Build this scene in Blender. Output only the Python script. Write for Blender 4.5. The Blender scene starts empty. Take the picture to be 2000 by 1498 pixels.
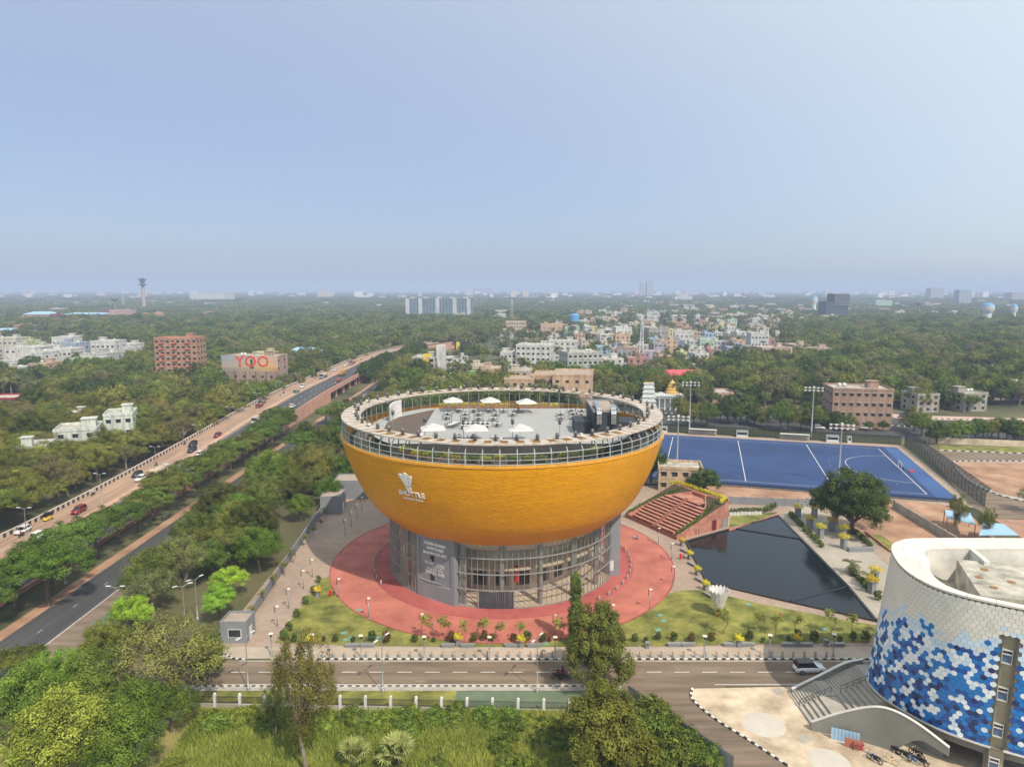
import bpy, math, random
import numpy as np
from mathutils import Vector, Matrix
random.seed(11)
rng = np.random.default_rng(11)
sc = bpy.context.scene
COL = sc.collection
R_ = math.radians
# ------------------------------------------------------------------ camera, sky, sun, exposure
CAMH, FPX = 54.0, 1348.0
PITCH = math.atan((749 - 564.7) / FPX)
cam_d = bpy.data.cameras.new('Camera')
cam_d.sensor_width = 36.0
cam_d.sensor_fit = 'HORIZONTAL'
cam_d.lens = 36.0 * FPX / 2000.0
cam_d.clip_start, cam_d.clip_end = 0.5, 60000
cam = bpy.data.objects.new('Camera', cam_d)
cam.location = (0, 0, CAMH)
cam.rotation_euler = (math.pi / 2 - PITCH, 0, 0)
COL.objects.link(cam)
sc.camera = cam
SUN_AZ = math.atan2(0.555, -0.832)        # from +Y towards +X: the sun stands behind the camera, to the right
SUN_EL = R_(50)
world = bpy.data.worlds.new('World')
sc.world = world
world.use_nodes = True
wn = world.node_tree
for n in list(wn.nodes):
 wn.nodes.remove(n)
wo = wn.nodes.new('ShaderNodeOutputWorld')
bg = wn.nodes.new('ShaderNodeBackground')
sky = wn.nodes.new('ShaderNodeTexSky')
sky.sky_type = 'NISHITA'
sky.sun_disc = False
sky.sun_elevation = SUN_EL
sky.sun_rotation = SUN_AZ
sky.altitude = 60
sky.air_density = 1.0
sky.dust_density = 1.6
sky.ozone_density = 6.0
# dusty winter air: a pale blue veil over the whole sky, evenly brighter on the sun's side
tc = wn.nodes.new('ShaderNodeTexCoord')
dt = wn.nodes.new('ShaderNodeVectorMath')
dt.operation = 'DOT_PRODUCT'
dt.inputs[1].default_value = (math.sin(SUN_AZ) * math.cos(SUN_EL), math.cos(SUN_AZ) * math.cos(SUN_EL), math.sin(SUN_EL))
wn.links.new(tc.outputs['Generated'], dt.inputs[0])
mrs = wn.nodes.new('ShaderNodeMapRange')
mrs.interpolation_type = 'SMOOTHSTEP'
mrs.inputs[1].default_value = -0.55
mrs.inputs[2].default_value = 0.30
wn.links.new(dt.outputs['Value'], mrs.inputs[0])
veil = wn.nodes.new('ShaderNodeMix')
veil.data_type = 'RGBA'
veil.inputs[6].default_value = (2.75, 3.17, 4.15, 1)
veil.inputs[7].default_value = (7.6, 8.2, 7.9, 1)
wn.links.new(mrs.outputs[0], veil.inputs[0])
addc = wn.nodes.new('ShaderNodeMix')
addc.data_type = 'RGBA'
addc.blend_type = 'ADD'
addc.inputs[0].default_value = 1.0
dim = wn.nodes.new('ShaderNodeVectorMath')
dim.operation = 'SCALE'
dim.inputs['Scale'].default_value = 0.6
wn.links.new(sky.outputs[0], dim.inputs[0])
wn.links.new(dim.outputs[0], addc.inputs[6])
wn.links.new(veil.outputs[2], addc.inputs[7])
wn.links.new(addc.outputs[2], bg.inputs[0])
bg.inputs[1].default_value = 0.1
wn.links.new(bg.outputs[0], wo.inputs[0])
sun_d = bpy.data.lights.new('Sun', 'SUN')
sun_d.energy = 4.6
sun_d.angle = R_(0.6)
sun_d.color = (1.0, 0.90, 0.76)
sun = bpy.data.objects.new('Sun', sun_d)
sd = Vector((math.sin(SUN_AZ) * math.cos(SUN_EL), math.cos(SUN_AZ) * math.cos(SUN_EL), math.sin(SUN_EL)))
sun.rotation_euler = sd.to_track_quat('Z', 'Y').to_euler()
sun.location = (60, -90, 140)
COL.objects.link(sun)
sc.view_settings.view_transform = 'Standard'
sc.view_settings.look = 'None'
sc.view_settings.exposure = 0.0
sc.view_settings.gamma = 1.0
sc.render.engine = 'CYCLES'
cy = sc.cycles
cy.use_denoising = True
cy.max_bounces = 6
cy.diffuse_bounces = 3
cy.glossy_bounces = 3
cy.transmission_bounces = 4
cy.transparent_max_bounces = 12
cy.volume_bounces = 0
cy.caustics_reflective = False
cy.caustics_refractive = False
cy.sample_clamp_indirect = 6
# ------------------------------------------------------------------ layout: a pixel of the 2000 x 1498 photograph -> the place at height z
CP, SP = math.cos(PITCH), math.sin(PITCH)
def G(u, v, z=0.0):
 a = (u - 1000) / FPX
 b = (749 - v) / FPX
 dy, dz = b * SP + CP, b * CP - SP
 t = (z - CAMH) / dz
 return Vector((a * t, dy * t, z))
def proj(x, y, z):
 w = z - CAMH
 d = y * CP - w * SP
 return 1000 + FPX * x / d, 749 - FPX * (y * SP + w * CP) / d
def G2(u, v, z=0.0):
 p = G(u, v, z)
 return (p.x, p.y)
def height_at(y, v):
 """height of a thing standing at distance y whose top is seen at row v"""
 b = (749 - v) / FPX
 return CAMH + y * (b * CP - SP) / (b * SP + CP)
# ------------------------------------------------------------------ materials
M = {}
def mat(name, col, rough=0.75, var=0.12, scale=0.6, metal=0.0, bump=0.0, bscale=None, objcol=False, spec=0.4, col2=None, coords='pos', emit=None, detail=4, rand=0.0, stretch=None):
 m = bpy.data.materials.new(name)
 m.use_nodes = True
 nt = m.node_tree
 N, L = nt.nodes, nt.links
 b = N['Principled BSDF']
 b.inputs['Roughness'].default_value = rough
 b.inputs['Metallic'].default_value = metal
 b.inputs['Specular IOR Level'].default_value = spec
 if coords == 'pos':
  src = N.new('ShaderNodeNewGeometry').outputs['Position']
 else:
  src = N.new('ShaderNodeTexCoord').outputs['Object']
 nz = N.new('ShaderNodeTexNoise')
 nz.inputs['Scale'].default_value = scale
 nz.inputs['Detail'].default_value = detail
 nz.inputs['Roughness'].default_value = 0.62
 if stretch:
  sm = N.new('ShaderNodeMapping')
  sm.inputs['Scale'].default_value = stretch
  L.new(src, sm.inputs[0])
  L.new(sm.outputs[0], nz.inputs['Vector'])
 else:
  L.new(src, nz.inputs['Vector'])
 rp = N.new('ShaderNodeValToRGB')
 c2 = col2 if col2 else col
 lo = [max(0, c * (1 - var)) for c in col]
 hi = [min(1, c * (1 + var)) for c in c2]
 rp.color_ramp.elements[0].position = 0.32
 rp.color_ramp.elements[1].position = 0.68
 rp.color_ramp.elements[0].color = (*lo, 1)
 rp.color_ramp.elements[1].color = (*hi, 1)
 L.new(nz.outputs['Fac'], rp.inputs[0])
 out = rp.outputs[0]
 if objcol:
  oi = N.new('ShaderNodeObjectInfo')
  mx = N.new('ShaderNodeMix')
  mx.data_type = 'RGBA'
  mx.blend_type = 'MULTIPLY'
  mx.inputs[0].default_value = 1.0
  L.new(out, mx.inputs[6])
  L.new(oi.outputs['Color'], mx.inputs[7])
  out = mx.outputs[2]
 if rand:
  oi2 = N.new('ShaderNodeObjectInfo')
  hs = N.new('ShaderNodeHueSaturation')
  mr = N.new('ShaderNodeMapRange')
  mr.inputs[3].default_value = 1 - rand
  mr.inputs[4].default_value = 1 + rand
  L.new(oi2.outputs['Random'], mr.inputs[0])
  L.new(mr.outputs[0], hs.inputs['Value'])
  L.new(out, hs.inputs['Color'])
  out = hs.outputs[0]
 L.new(out, b.inputs['Base Color'])
 if bump:
  nb = N.new('ShaderNodeTexNoise')
  nb.inputs['Scale'].default_value = bscale or scale * 6
  nb.inputs['Detail'].default_value = 5
  L.new(src, nb.inputs['Vector'])
  bp = N.new('ShaderNodeBump')
  bp.inputs['Strength'].default_value = bump
  bp.inputs['Distance'].default_value = 0.1
  L.new(nb.outputs['Fac'], bp.inputs['Height'])
  L.new(bp.outputs[0], b.inputs['Normal'])
 if emit:
  b.inputs['Emission Color'].default_value = (*emit[0], 1)
  b.inputs['Emission Strength'].default_value = emit[1]
 M[name] = m
 return m
def paving(name, c1, c2, cm, sx, sy, rot=0.0, big=0.08, stain=0.25, rough=0.85):
 """laid stones: brick pattern in the ground plane with patches of dirt over it"""
 m = bpy.data.materials.new(name)
 m.use_nodes = True
 nt = m.node_tree
 N, L = nt.nodes, nt.links
 b = N['Principled BSDF']
 b.inputs['Roughness'].default_value = rough
 b.inputs['Specular IOR Level'].default_value = 0.25
 g = N.new('ShaderNodeNewGeometry')
 mp = N.new('ShaderNodeMapping')
 mp.inputs['Rotation'].default_value = (0, 0, rot)
 L.new(g.outputs['Position'], mp.inputs[0])
 br = N.new('ShaderNodeTexBrick')
 br.inputs['Color1'].default_value = (*c1, 1)
 br.inputs['Color2'].default_value = (*c2, 1)
 br.inputs['Mortar'].default_value = (*cm, 1)
 br.inputs['Scale'].default_value = 1.0
 br.inputs['Mortar Size'].default_value = 0.02
 br.inputs['Brick Width'].default_value = sx
 br.inputs['Row Height'].default_value = sy
 L.new(mp.outputs[0], br.inputs[0])
 nz = N.new('ShaderNodeTexNoise')
 nz.inputs['Scale'].default_value = big
 nz.inputs['Detail'].default_value = 8
 nz.inputs['Roughness'].default_value = 0.65
 L.new(g.outputs['Position'], nz.inputs[0])
 mr = N.new('ShaderNodeMapRange')
 mr.inputs[1].default_value = 0.3
 mr.inputs[2].default_value = 0.72
 mr.inputs[3].default_value = 1 - stain
 mr.inputs[4].default_value = 1 + stain * 0.6
 L.new(nz.outputs['Fac'], mr.inputs[0])
 hs = N.new('ShaderNodeHueSaturation')
 L.new(br.outputs[0], hs.inputs['Color'])
 L.new(mr.outputs[0], hs.inputs['Value'])
 L.new(hs.outputs[0], b.inputs['Base Color'])
 M[name] = m
 return m
def leaf_mat(name, c_dark, c_light, rand=0.26, trans=0.13):
 """foliage: colour varies by clump (attribute 'tint') and a little by tree"""
 m = bpy.data.materials.new(name)
 m.use_nodes = True
 nt = m.node_tree
 N, L = nt.nodes, nt.links
 N.remove(N['Principled BSDF'])
 out = N['Material Output']
 at = N.new('ShaderNodeAttribute')
 at.attribute_name = 'tint'
 rp = N.new('ShaderNodeValToRGB')
 rp.color_ramp.elements[0].color = (*c_dark, 1)
 rp.color_ramp.elements[1].color = (*c_light, 1)
 L.new(at.outputs['Fac'], rp.inputs[0])
 oi = N.new('ShaderNodeObjectInfo')
 mx = N.new('ShaderNodeMix')
 mx.data_type = 'RGBA'
 mx.blend_type = 'MULTIPLY'
 mx.inputs[0].default_value = 1.0
 L.new(rp.outputs[0], mx.inputs[6])
 L.new(oi.outputs['Color'], mx.inputs[7])
 hs = N.new('ShaderNodeHueSaturation')
 mr = N.new('ShaderNodeMapRange')
 mr.inputs[3].default_value = 1.2 - rand
 mr.inputs[4].default_value = 1.2 + rand
 mh = N.new('ShaderNodeMapRange')
 mh.inputs[3].default_value = 0.478
 mh.inputs[4].default_value = 0.518
 mu = N.new('ShaderNodeMath')
 mu.operation = 'FRACT'
 m7 = N.new('ShaderNodeMath')
 m7.operation = 'MULTIPLY'
 m7.inputs[1].default_value = 7.31
 L.new(oi.outputs['Random'], mr.inputs[0])
 L.new(oi.outputs['Random'], m7.inputs[0])
 L.new(m7.outputs[0], mu.inputs[0])
 L.new(mu.outputs[0], mh.inputs[0])
 L.new(mr.outputs[0], hs.inputs['Value'])
 L.new(mh.outputs[0], hs.inputs['Hue'])
 hs.inputs['Saturation'].default_value = 0.95
 L.new(mx.outputs[2], hs.inputs['Color'])
 d = N.new('ShaderNodeBsdfDiffuse')
 t = N.new('ShaderNodeBsdfTranslucent')
 ms = N.new('ShaderNodeMixShader')
 ms.inputs[0].default_value = trans
 L.new(hs.outputs[0], d.inputs[0])
 L.new(hs.outputs[0], t.inputs[0])
 L.new(d.outputs[0], ms.inputs[1])
 L.new(t.outputs[0], ms.inputs[2])
 L.new(ms.outputs[0], out.inputs[0])
 M[name] = m
 return m
def glass_mat(name, tint=(0.75, 0.8, 0.78), rough=0.05, refl=0.12, gcol=(0.9, 0.95, 1.0)):
 m = bpy.data.materials.new(name)
 m.use_nodes = True
 nt = m.node_tree
 N, L = nt.nodes, nt.links
 N.remove(N['Principled BSDF'])
 out = N['Material Output']
 tr = N.new('ShaderNodeBsdfTransparent')
 tr.inputs[0].default_value = (*tint, 1)
 gl = N.new('ShaderNodeBsdfGlossy')
 gl.inputs['Roughness'].default_value = rough
 gl.inputs[0].default_value = (*gcol, 1)
 lw = N.new('ShaderNodeLayerWeight')
 lw.inputs[0].default_value = 0.5
 pw_ = N.new('ShaderNodeMath')
 pw_.operation = 'POWER'
 pw_.inputs[1].default_value = 4.0
 L.new(lw.outputs['Facing'], pw_.inputs[0])
 ad = N.new('ShaderNodeMath')
 ad.operation = 'MULTIPLY_ADD'
 ad.use_clamp = True
 ad.inputs[1].default_value = 0.85
 ad.inputs[2].default_value = refl + 0.03
 L.new(pw_.outputs[0], ad.inputs[0])
 ms = N.new('ShaderNodeMixShader')
 L.new(ad.outputs[0], ms.inputs[0])
 L.new(tr.outputs[0], ms.inputs[1])
 L.new(gl.outputs[0], ms.inputs[2])
 L.new(ms.outputs[0], out.inputs[0])
 M[name] = m
 return m
# ------------------------------------------------------------------ mesh helpers
class MB:
 """collects faces; build() makes ONE mesh object of them"""
 def __init__(s):
  s.v, s.f, s.m = [], [], []
 def add(s, vs, fs, m=0):
  b = len(s.v)
  s.v += [tuple(p) for p in vs]
  s.f += [tuple(b + i for i in f) for f in fs]
  s.m += [m] * len(fs)
  return s
 def box(s, x0, y0, z0, x1, y1, z1, m=0):
  return s.add([(x0, y0, z0), (x1, y0, z0), (x1, y1, z0), (x0, y1, z0), (x0, y0, z1), (x1, y0, z1), (x1, y1, z1), (x0, y1, z1)],
                     [(0, 3, 2, 1), (4, 5, 6, 7), (0, 1, 5, 4), (1, 2, 6, 5), (2, 3, 7, 6), (3, 0, 4, 7)], m)
 def obox(s, cx, cy, z0, lx, ly, h, rz=0.0, m=0, top=1.0):
  c, q = math.cos(rz), math.sin(rz)
  vs = []
  for k, z in ((1.0, z0), (top, z0 + h)):
   for a, b in ((-1, -1), (1, -1), (1, 1), (-1, 1)):
    x, y = a * lx / 2 * k, b * ly / 2 * k
    vs.append((cx + x * c - y * q, cy + x * q + y * c, z))
  return s.add(vs, [(0, 3, 2, 1), (4, 5, 6, 7), (0, 1, 5, 4), (1, 2, 6, 5), (2, 3, 7, 6), (3, 0, 4, 7)], m)
 def prism(s, poly, z0, z1, m=0, cap=True, bottom=True):
  n = len(poly)
  vs = [(p[0], p[1], z0) for p in poly] + [(p[0], p[1], z1) for p in poly]
  fs = [(i, (i + 1) % n, n + (i + 1) % n, n + i) for i in range(n)]
  if cap:
   fs.append(tuple(range(n, 2 * n)))
   if bottom:
    fs.append(tuple(reversed(range(n))))
  return s.add(vs, fs, m)
 def sheet(s, poly, z, m=0):
  return s.add([(p[0], p[1], z) for p in poly], [tuple(range(len(poly)))], m)
 def tube(s, pts, r, n=6, m=0, cap=True):
  pts = [Vector(p) for p in pts]
  rs = r if isinstance(r, (list, tuple)) else [r] * len(pts)
  vs, fs = [], []
  for i, p in enumerate(pts):
   d = (pts[min(i + 1, len(pts) - 1)] - pts[max(i - 1, 0)]).normalized()
   ax = d.cross(Vector((0, 0, 1)) if abs(d.z) < 0.95 else Vector((1, 0, 0))).normalized()
   bx = d.cross(ax)
   for k in range(n):
    a = 2 * math.pi * k / n
    vs.append(p + ax * (math.cos(a) * rs[i]) + bx * (math.sin(a) * rs[i]))
  for i in range(len(pts) - 1):
   for k in range(n):
    k2 = (k + 1) % n
    fs.append((i * n + k, i * n + k2, (i + 1) * n + k2, (i + 1) * n + k))
  if cap:
   fs.append(tuple(reversed(range(n))))
   fs.append(tuple(range((len(pts) - 1) * n, len(pts) * n)))
  return s.add(vs, fs, m)
 def lathe(s, prof, cx=0, cy=0, n=16, m=0, a0=0.0, a1=2 * math.pi, z=0):
  full = abs(a1 - a0 - 2 * math.pi) < 1e-6
  k = n if full else n + 1
  vs, fs = [], []
  for r, h in prof:
   for i in range(k):
    a = a0 + (a1 - a0) * i / n
    vs.append((cx + r * math.cos(a), cy + r * math.sin(a), z + h))
  for j in range(len(prof) - 1):
   for i in range(n):
    i2 = (i + 1) % k
    fs.append((j * k + i, j * k + i2, (j + 1) * k + i2, (j + 1) * k + i))
  return s.add(vs, fs, m)
 def ball(s, cx, cy, cz, rx, ry=None, rz=None, n=10, m=0):
  ry, rz = ry or rx, rz or rx
  k = max(4, n // 2)
  vs, fs = [], []
  for j in range(k + 1):
   t = math.pi * j / k
   for i in range(n):
    a = 2 * math.pi * i / n
    vs.append((cx + rx * math.sin(t) * math.cos(a), cy + ry * math.sin(t) * math.sin(a), cz - rz * math.cos(t)))
  for j in range(k):
   for i in range(n):
    i2 = (i + 1) % n
    fs.append((j * n + i, j * n + i2, (j + 1) * n + i2, (j + 1) * n + i))
  return s.add(vs, fs, m)
 def mesh(s, name, mats, smooth=False):
  me = bpy.data.meshes.new(name)
  me.from_pydata([tuple(v) for v in s.v], [], s.f)
  for mm in (mats if isinstance(mats, (list, tuple)) else [mats]):
   me.materials.append(M[mm] if isinstance(mm, str) else mm)
  if any(s.m):
   me.polygons.foreach_set('material_index', s.m)
  if smooth:
   me.polygons.foreach_set('use_smooth', [True] * len(me.polygons))
  me.update()
  return me
 def build(s, name, mats, parent=None, smooth=False):
  return obj(name, s.mesh(name, mats, smooth), parent)
def obj(name, me, parent=None, loc=None, rz=None):
 o = bpy.data.objects.new(name, me)
 COL.objects.link(o)
 if parent:
  o.parent = parent
 if loc is not None:
  o.location = loc
 if rz is not None:
  o.rotation_euler = (0, 0, rz)
 return o
def tag(o, label=None, cat=None, group=None, kind=None):
 if label: o['label'] = label
 if cat: o['category'] = cat
 if group: o['group'] = group
 if kind: o['kind'] = kind
 return o
def thing(name, label, cat, loc=(0, 0, 0), rz=0.0, group=None, scale=None):
 o = bpy.data.objects.new(name, None)
 o.empty_display_size = 0.2
 COL.objects.link(o)
 o.location = loc
 o.rotation_euler = (0, 0, rz)
 if scale:
  o.scale = scale if isinstance(scale, (tuple, list)) else (scale,) * 3
 return tag(o, label, cat, group)
def struct(name, mb, mats, label=None):
 o = mb.build(name, mats)
 o['kind'] = 'structure'
 if label:
  o['label'] = label
 return o
def dup(root, loc=None, rz=None, label=None, group=None, scale=None, color=None, cat=None):
 """copy of a thing with copies of its parts and sub-parts"""
 def cp(o, parent):
  c = o.copy()
  COL.objects.link(c)
  c.parent = parent
  if color is not None:
   c.color = color
  for ch in KIDS.get(o.name, ()):
   cp(ch, c)
  return c
 KIDS = {}
 stack = [root]
 while stack:
  o = stack.pop()
  KIDS[o.name] = list(o.children)
  stack += KIDS[o.name]
 r = cp(root, None)
 if loc is not None: r.location = loc
 if rz is not None: r.rotation_euler = (0, 0, rz)
 if scale is not None: r.scale = scale if isinstance(scale, (tuple, list)) else (scale,) * 3
 return tag(r, label, cat, group)
def place(root, loc, rz=0.0, label=None, group=None, scale=None, color=None):
 """the first use of a prototype moves it, later uses copy it"""
 if root.get('_used'):
  r = dup(root, loc, rz, label, group, scale, color)
 else:
  root['_used'] = 1
  r = root
  r.location = loc
  r.rotation_euler = (0, 0, rz)
  if scale is not None: r.scale = scale if isinstance(scale, (tuple, list)) else (scale,) * 3
  if color is not None:
   st = [r]
   while st:
    o = st.pop()
    o.color = color
    st += list(o.children)
  tag(r, label, None, group)
 return r
def hcol(c): return (c[0], c[1], c[2], 1)
ORD = ['first', 'second', 'third', 'fourth', 'fifth', 'sixth', 'seventh', 'eighth', 'ninth', 'tenth', 'eleventh', 'twelfth', 'thirteenth', 'fourteenth', 'fifteenth', 'sixteenth', 'seventeenth', 'eighteenth', 'nineteenth', 'twentieth']
def nth(i):
 i += 1
 if i <= 20:
  return ORD[i - 1]
 return '%d%s' % (i, {1: 'st', 2: 'nd', 3: 'rd'}.get(i % 10 if i % 100 not in (11, 12, 13) else 0, 'th'))
def crv(pts, n=8):
 """Catmull-Rom through points"""
 P = [np.array(p, float) for p in pts]
 P = [2 * P[0] - P[1]] + P + [2 * P[-1] - P[-2]]
 out = []
 for i in range(1, len(P) - 2):
  for k in range(n):
   t = k / n
   out.append(0.5 * (2 * P[i] + (P[i + 1] - P[i - 1]) * t + (2 * P[i - 1] - 5 * P[i] + 4 * P[i + 1] - P[i + 2]) * t * t + (3 * P[i] - P[i - 1] - 3 * P[i + 1] + P[i + 2]) * t ** 3))
 out.append(P[-2])
 return out
def text_mesh(body, size, extrude, font_bold=True):
 cu = bpy.data.curves.new('t', 'FONT')
 cu.body = body
 cu.size = size
 cu.extrude = extrude
 cu.offset = 0.012 * size if font_bold else 0
 cu.align_x = 'CENTER'
 cu.resolution_u = 2
 o = bpy.data.objects.new('t', cu)
 COL.objects.link(o)
 dg = bpy.context.evaluated_depsgraph_get()
 me = bpy.data.meshes.new_from_object(o.evaluated_get(dg))
 bpy.data.objects.remove(o)
 bpy.data.curves.remove(cu)
 return me
# ------------------------------------------------------------------ palette
mat('grass_lawn', (0.085, 0.115, 0.014), 0.9, 0.4, 0.28, col2=(0.21, 0.20, 0.045), detail=12, bump=0.9, bscale=4)
mat('grass_wild', (0.08, 0.12, 0.018), 0.95, 0.4, 0.08, col2=(0.26, 0.22, 0.08), detail=9)
mat('earth', (0.05, 0.06, 0.02), 0.95, 0.4, 0.02, col2=(0.11, 0.10, 0.045), detail=10)
mat('red_earth', (0.30, 0.16, 0.09), 0.95, 0.25, 0.15, col2=(0.36, 0.22, 0.14), detail=8)
mat('asphalt', (0.062, 0.060, 0.060), 0.85, 0.25, 1.0, detail=9, stretch=(.9, .035, 1))
mat('asphalt_dusty', (0.155, 0.115, 0.078), 0.88, 0.22, 1.0, col2=(0.20, 0.15, 0.105), detail=10, stretch=(.06, .55, 1))
mat('asphalt_tan', (0.29, 0.185, 0.12), 0.88, 0.2, 1.0, col2=(0.34, 0.225, 0.15), detail=9, stretch=(.7, .02, 1))
mat('paint_white', (0.62, 0.6, 0.56), 0.7, 0.18, 2.0)
mat('paint_black', (0.03, 0.03, 0.03), 0.6, 0.2, 2.0)
mat('concrete', (0.36, 0.33, 0.28), 0.85, 0.22, 0.25, detail=8)
mat('concrete_light', (0.40, 0.30, 0.20), 0.85, 0.28, 0.25, col2=(0.52, 0.43, 0.315), detail=12)
mat('concrete_grey', (0.20, 0.195, 0.17), 0.8, 0.16, 0.2, detail=8)
mat('roof_concrete', (0.30, 0.28, 0.23), 0.9, 0.35, 0.5, col2=(0.42, 0.39, 0.32), detail=9)
mat('grey_render', (0.21, 0.22, 0.235), 0.8, 0.06, 0.5)
mat('grey_metal', (0.30, 0.31, 0.30), 0.45, 0.08, 1.0, metal=0.3)
mat('dark_metal', (0.035, 0.036, 0.038), 0.5, 0.1, 1.0, metal=0.2)
mat('black_iron', (0.02, 0.02, 0.022), 0.5, 0.1, 1.0)
mat('white_paintwork', (0.60, 0.59, 0.56), 0.5, 0.1, 0.8)
mat('pink_paving', (0.375, 0.115, 0.082), 0.85, 0.16, 0.2, col2=(0.44, 0.15, 0.108), detail=10)
mat('red_paving', (0.32, 0.065, 0.058), 0.82, 0.14, 0.12, col2=(0.40, 0.11, 0.095), detail=9)
paving('plaza_paving', (0.40, 0.305, 0.235), (0.34, 0.255, 0.195), (0.27, 0.20, 0.155), 0.9, 0.45, R_(15))
paving('walk_paving', (0.46, 0.38, 0.30), (0.41, 0.34, 0.27), (0.32, 0.27, 0.21), 0.6, 0.3)
paving('garden_paving', (0.42, 0.37, 0.30), (0.37, 0.33, 0.27), (0.30, 0.26, 0.21), 0.9, 0.45, R_(-40))
mat('sandstone', (0.36, 0.145, 0.095), 0.85, 0.16, 0.6, col2=(0.42, 0.19, 0.13), detail=6)
mat('sandstone_panel', (0.36, 0.15, 0.10), 0.8, 0.1, 0.6, col2=(0.42, 0.19, 0.13), rand=0.16)
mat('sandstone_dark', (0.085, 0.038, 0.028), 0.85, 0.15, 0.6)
mat('blue_turf', (0.018, 0.043, 0.125), 0.85, 0.16, 0.05, col2=(0.024, 0.056, 0.155), detail=9)
mat('blue_turf_faded', (0.045, 0.10, 0.25), 0.85, 0.15, 0.06, detail=7)
mat('green_court', (0.125, 0.165, 0.10), 0.85, 0.2, 0.3, detail=8)
mat('water', (0.008, 0.011, 0.014), 0.09, 0.1, 0.5, bump=0.035, bscale=2.2, spec=0.22)
mat('dark_stone', (0.022, 0.024, 0.027), 0.5, 0.2, 0.8)
mat('deck_grey', (0.33, 0.325, 0.31), 0.7, 0.05, 0.3, detail=7)
mat('deck_wood', (0.105, 0.075, 0.055), 0.75, 0.25, 1.5, detail=7)
mat('ring_panel', (0.38, 0.32, 0.255), 0.6, 0.22, 0.9, col2=(0.48, 0.425, 0.365), detail=8)
mat('ring_grille', (0.33, 0.17, 0.04), 0.8, 0.3, 3.0)
mat('post_green_grey', (0.36, 0.40, 0.38), 0.5, 0.06, 1.0, metal=0.1)
mat('coping_yellow', (0.66, 0.30, 0.03), 0.5, 0.10, 0.5, rand=0.08)
mat('inner_white', (0.80, 0.80, 0.76), 0.7, 0.06, 0.4)
mat('interior_beige', (0.62, 0.50, 0.38), 0.7, 0.08, 0.3)
mat('red_paint', (0.55, 0.012, 0.015), 0.5, 0.1, 1.0)
mat('steel_bright', (0.62, 0.62, 0.6), 0.25, 0.08, 1.5, metal=0.9)
mat('trunk', (0.13, 0.095, 0.065), 0.9, 0.3, 1.5, coords='obj')
mat('trunk_pale', (0.24, 0.19, 0.14), 0.9, 0.3, 1.5, coords='obj')
mat('car_paint', (1, 1, 1), 0.25, 0.0, 1.0, objcol=True, spec=0.6)
mat('car_glass', (0.012, 0.014, 0.018), 0.08, 0.1, 1.0, spec=0.7)
mat('tyre', (0.015, 0.015, 0.015), 0.85, 0.1, 1.0)
mat('lamp_red', (0.4, 0.01, 0.01), 0.3, 0.1, 1.0)
def stained_wall(name):
 m = mat(name, (1, 1, 1), 0.85, 0.14, 0.3, objcol=True, detail=9)
 N, L = m.node_tree.nodes, m.node_tree.links
 b = N['Principled BSDF']
 lk = b.inputs['Base Color'].links[0]
 src = lk.from_socket
 g = N.new('ShaderNodeNewGeometry'); mp = N.new('ShaderNodeMapping'); mp.inputs['Scale'].default_value = (0.9, 0.9, 0.09)
 L.new(g.outputs['Position'], mp.inputs[0])
 nz = N.new('ShaderNodeTexNoise'); nz.inputs['Scale'].default_value = 1.0; nz.inputs['Detail'].default_value = 7; nz.inputs['Roughness'].default_value = 0.7
 L.new(mp.outputs[0], nz.inputs[0])
 mr = N.new('ShaderNodeMapRange'); mr.inputs[1].default_value = 0.36; mr.inputs[2].default_value = 0.66; mr.inputs[3].default_value = 0.55; mr.inputs[4].default_value = 1.05
 L.new(nz.outputs['Fac'], mr.inputs[0])
 hs = N.new('ShaderNodeHueSaturation'); L.new(src, hs.inputs['Color']); L.new(mr.outputs[0], hs.inputs['Value'])
 L.new(hs.outputs[0], b.inputs['Base Color'])
stained_wall('house_wall')
mat('window_dark', (0.03, 0.035, 0.04), 0.25, 0.4, 0.4)
mat('blue_sheet', (0.30, 0.47, 0.62), 0.6, 0.1, 0.15)
mat('red_sheet', (0.52, 0.085, 0.095), 0.7, 0.08, 0.1)
mat('terracotta', (0.42, 0.15, 0.10), 0.8, 0.15, 0.5)
mat('yellow_paint', (0.68, 0.46, 0.06), 0.6, 0.1, 0.8)
mat('skin', (0.25, 0.13, 0.085), 0.6, 0.05, 1.0)
mat('cloth', (1, 1, 1), 0.9, 0.1, 3.0, objcol=True)
mat('black_hair', (0.012, 0.01, 0.009), 0.6, 0.1, 3.0)
glass_mat('facade_glass', (0.90, 0.92, 0.90), 0.04, 0.03)
glass_mat('rail_glass', (0.62, 0.68, 0.66), 0.05, 0.06)
leaf_mat('leaf_green', (0.03, 0.056, 0.01), (0.175, 0.215, 0.038))
leaf_mat('leaf_olive', (0.045, 0.06, 0.012), (0.22, 0.225, 0.048))
leaf_mat('leaf_dark', (0.022, 0.042, 0.01), (0.105, 0.138, 0.032))
leaf_mat('leaf_bright', (0.075, 0.14, 0.008), (0.31, 0.38, 0.035))
leaf_mat('leaf_dry', (0.07, 0.076, 0.03), (0.205, 0.2, 0.08))
leaf_mat('leaf_lime', (0.34, 0.29, 0.006), (0.78, 0.64, 0.02), rand=0.1)
leaf_mat('leaf_palm', (0.045, 0.062, 0.018), (0.16, 0.165, 0.06))
leaf_mat('leaf_fan', (0.09, 0.14, 0.03), (0.36, 0.4, 0.13))
leaf_mat('grass_blade', (0.075, 0.16, 0.012), (0.33, 0.37, 0.07), rand=0.0, trans=0.3)
# ================================================================== THE SETTING
BX, BY = -1.86, 133.55                     # centre of the round arena
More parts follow.
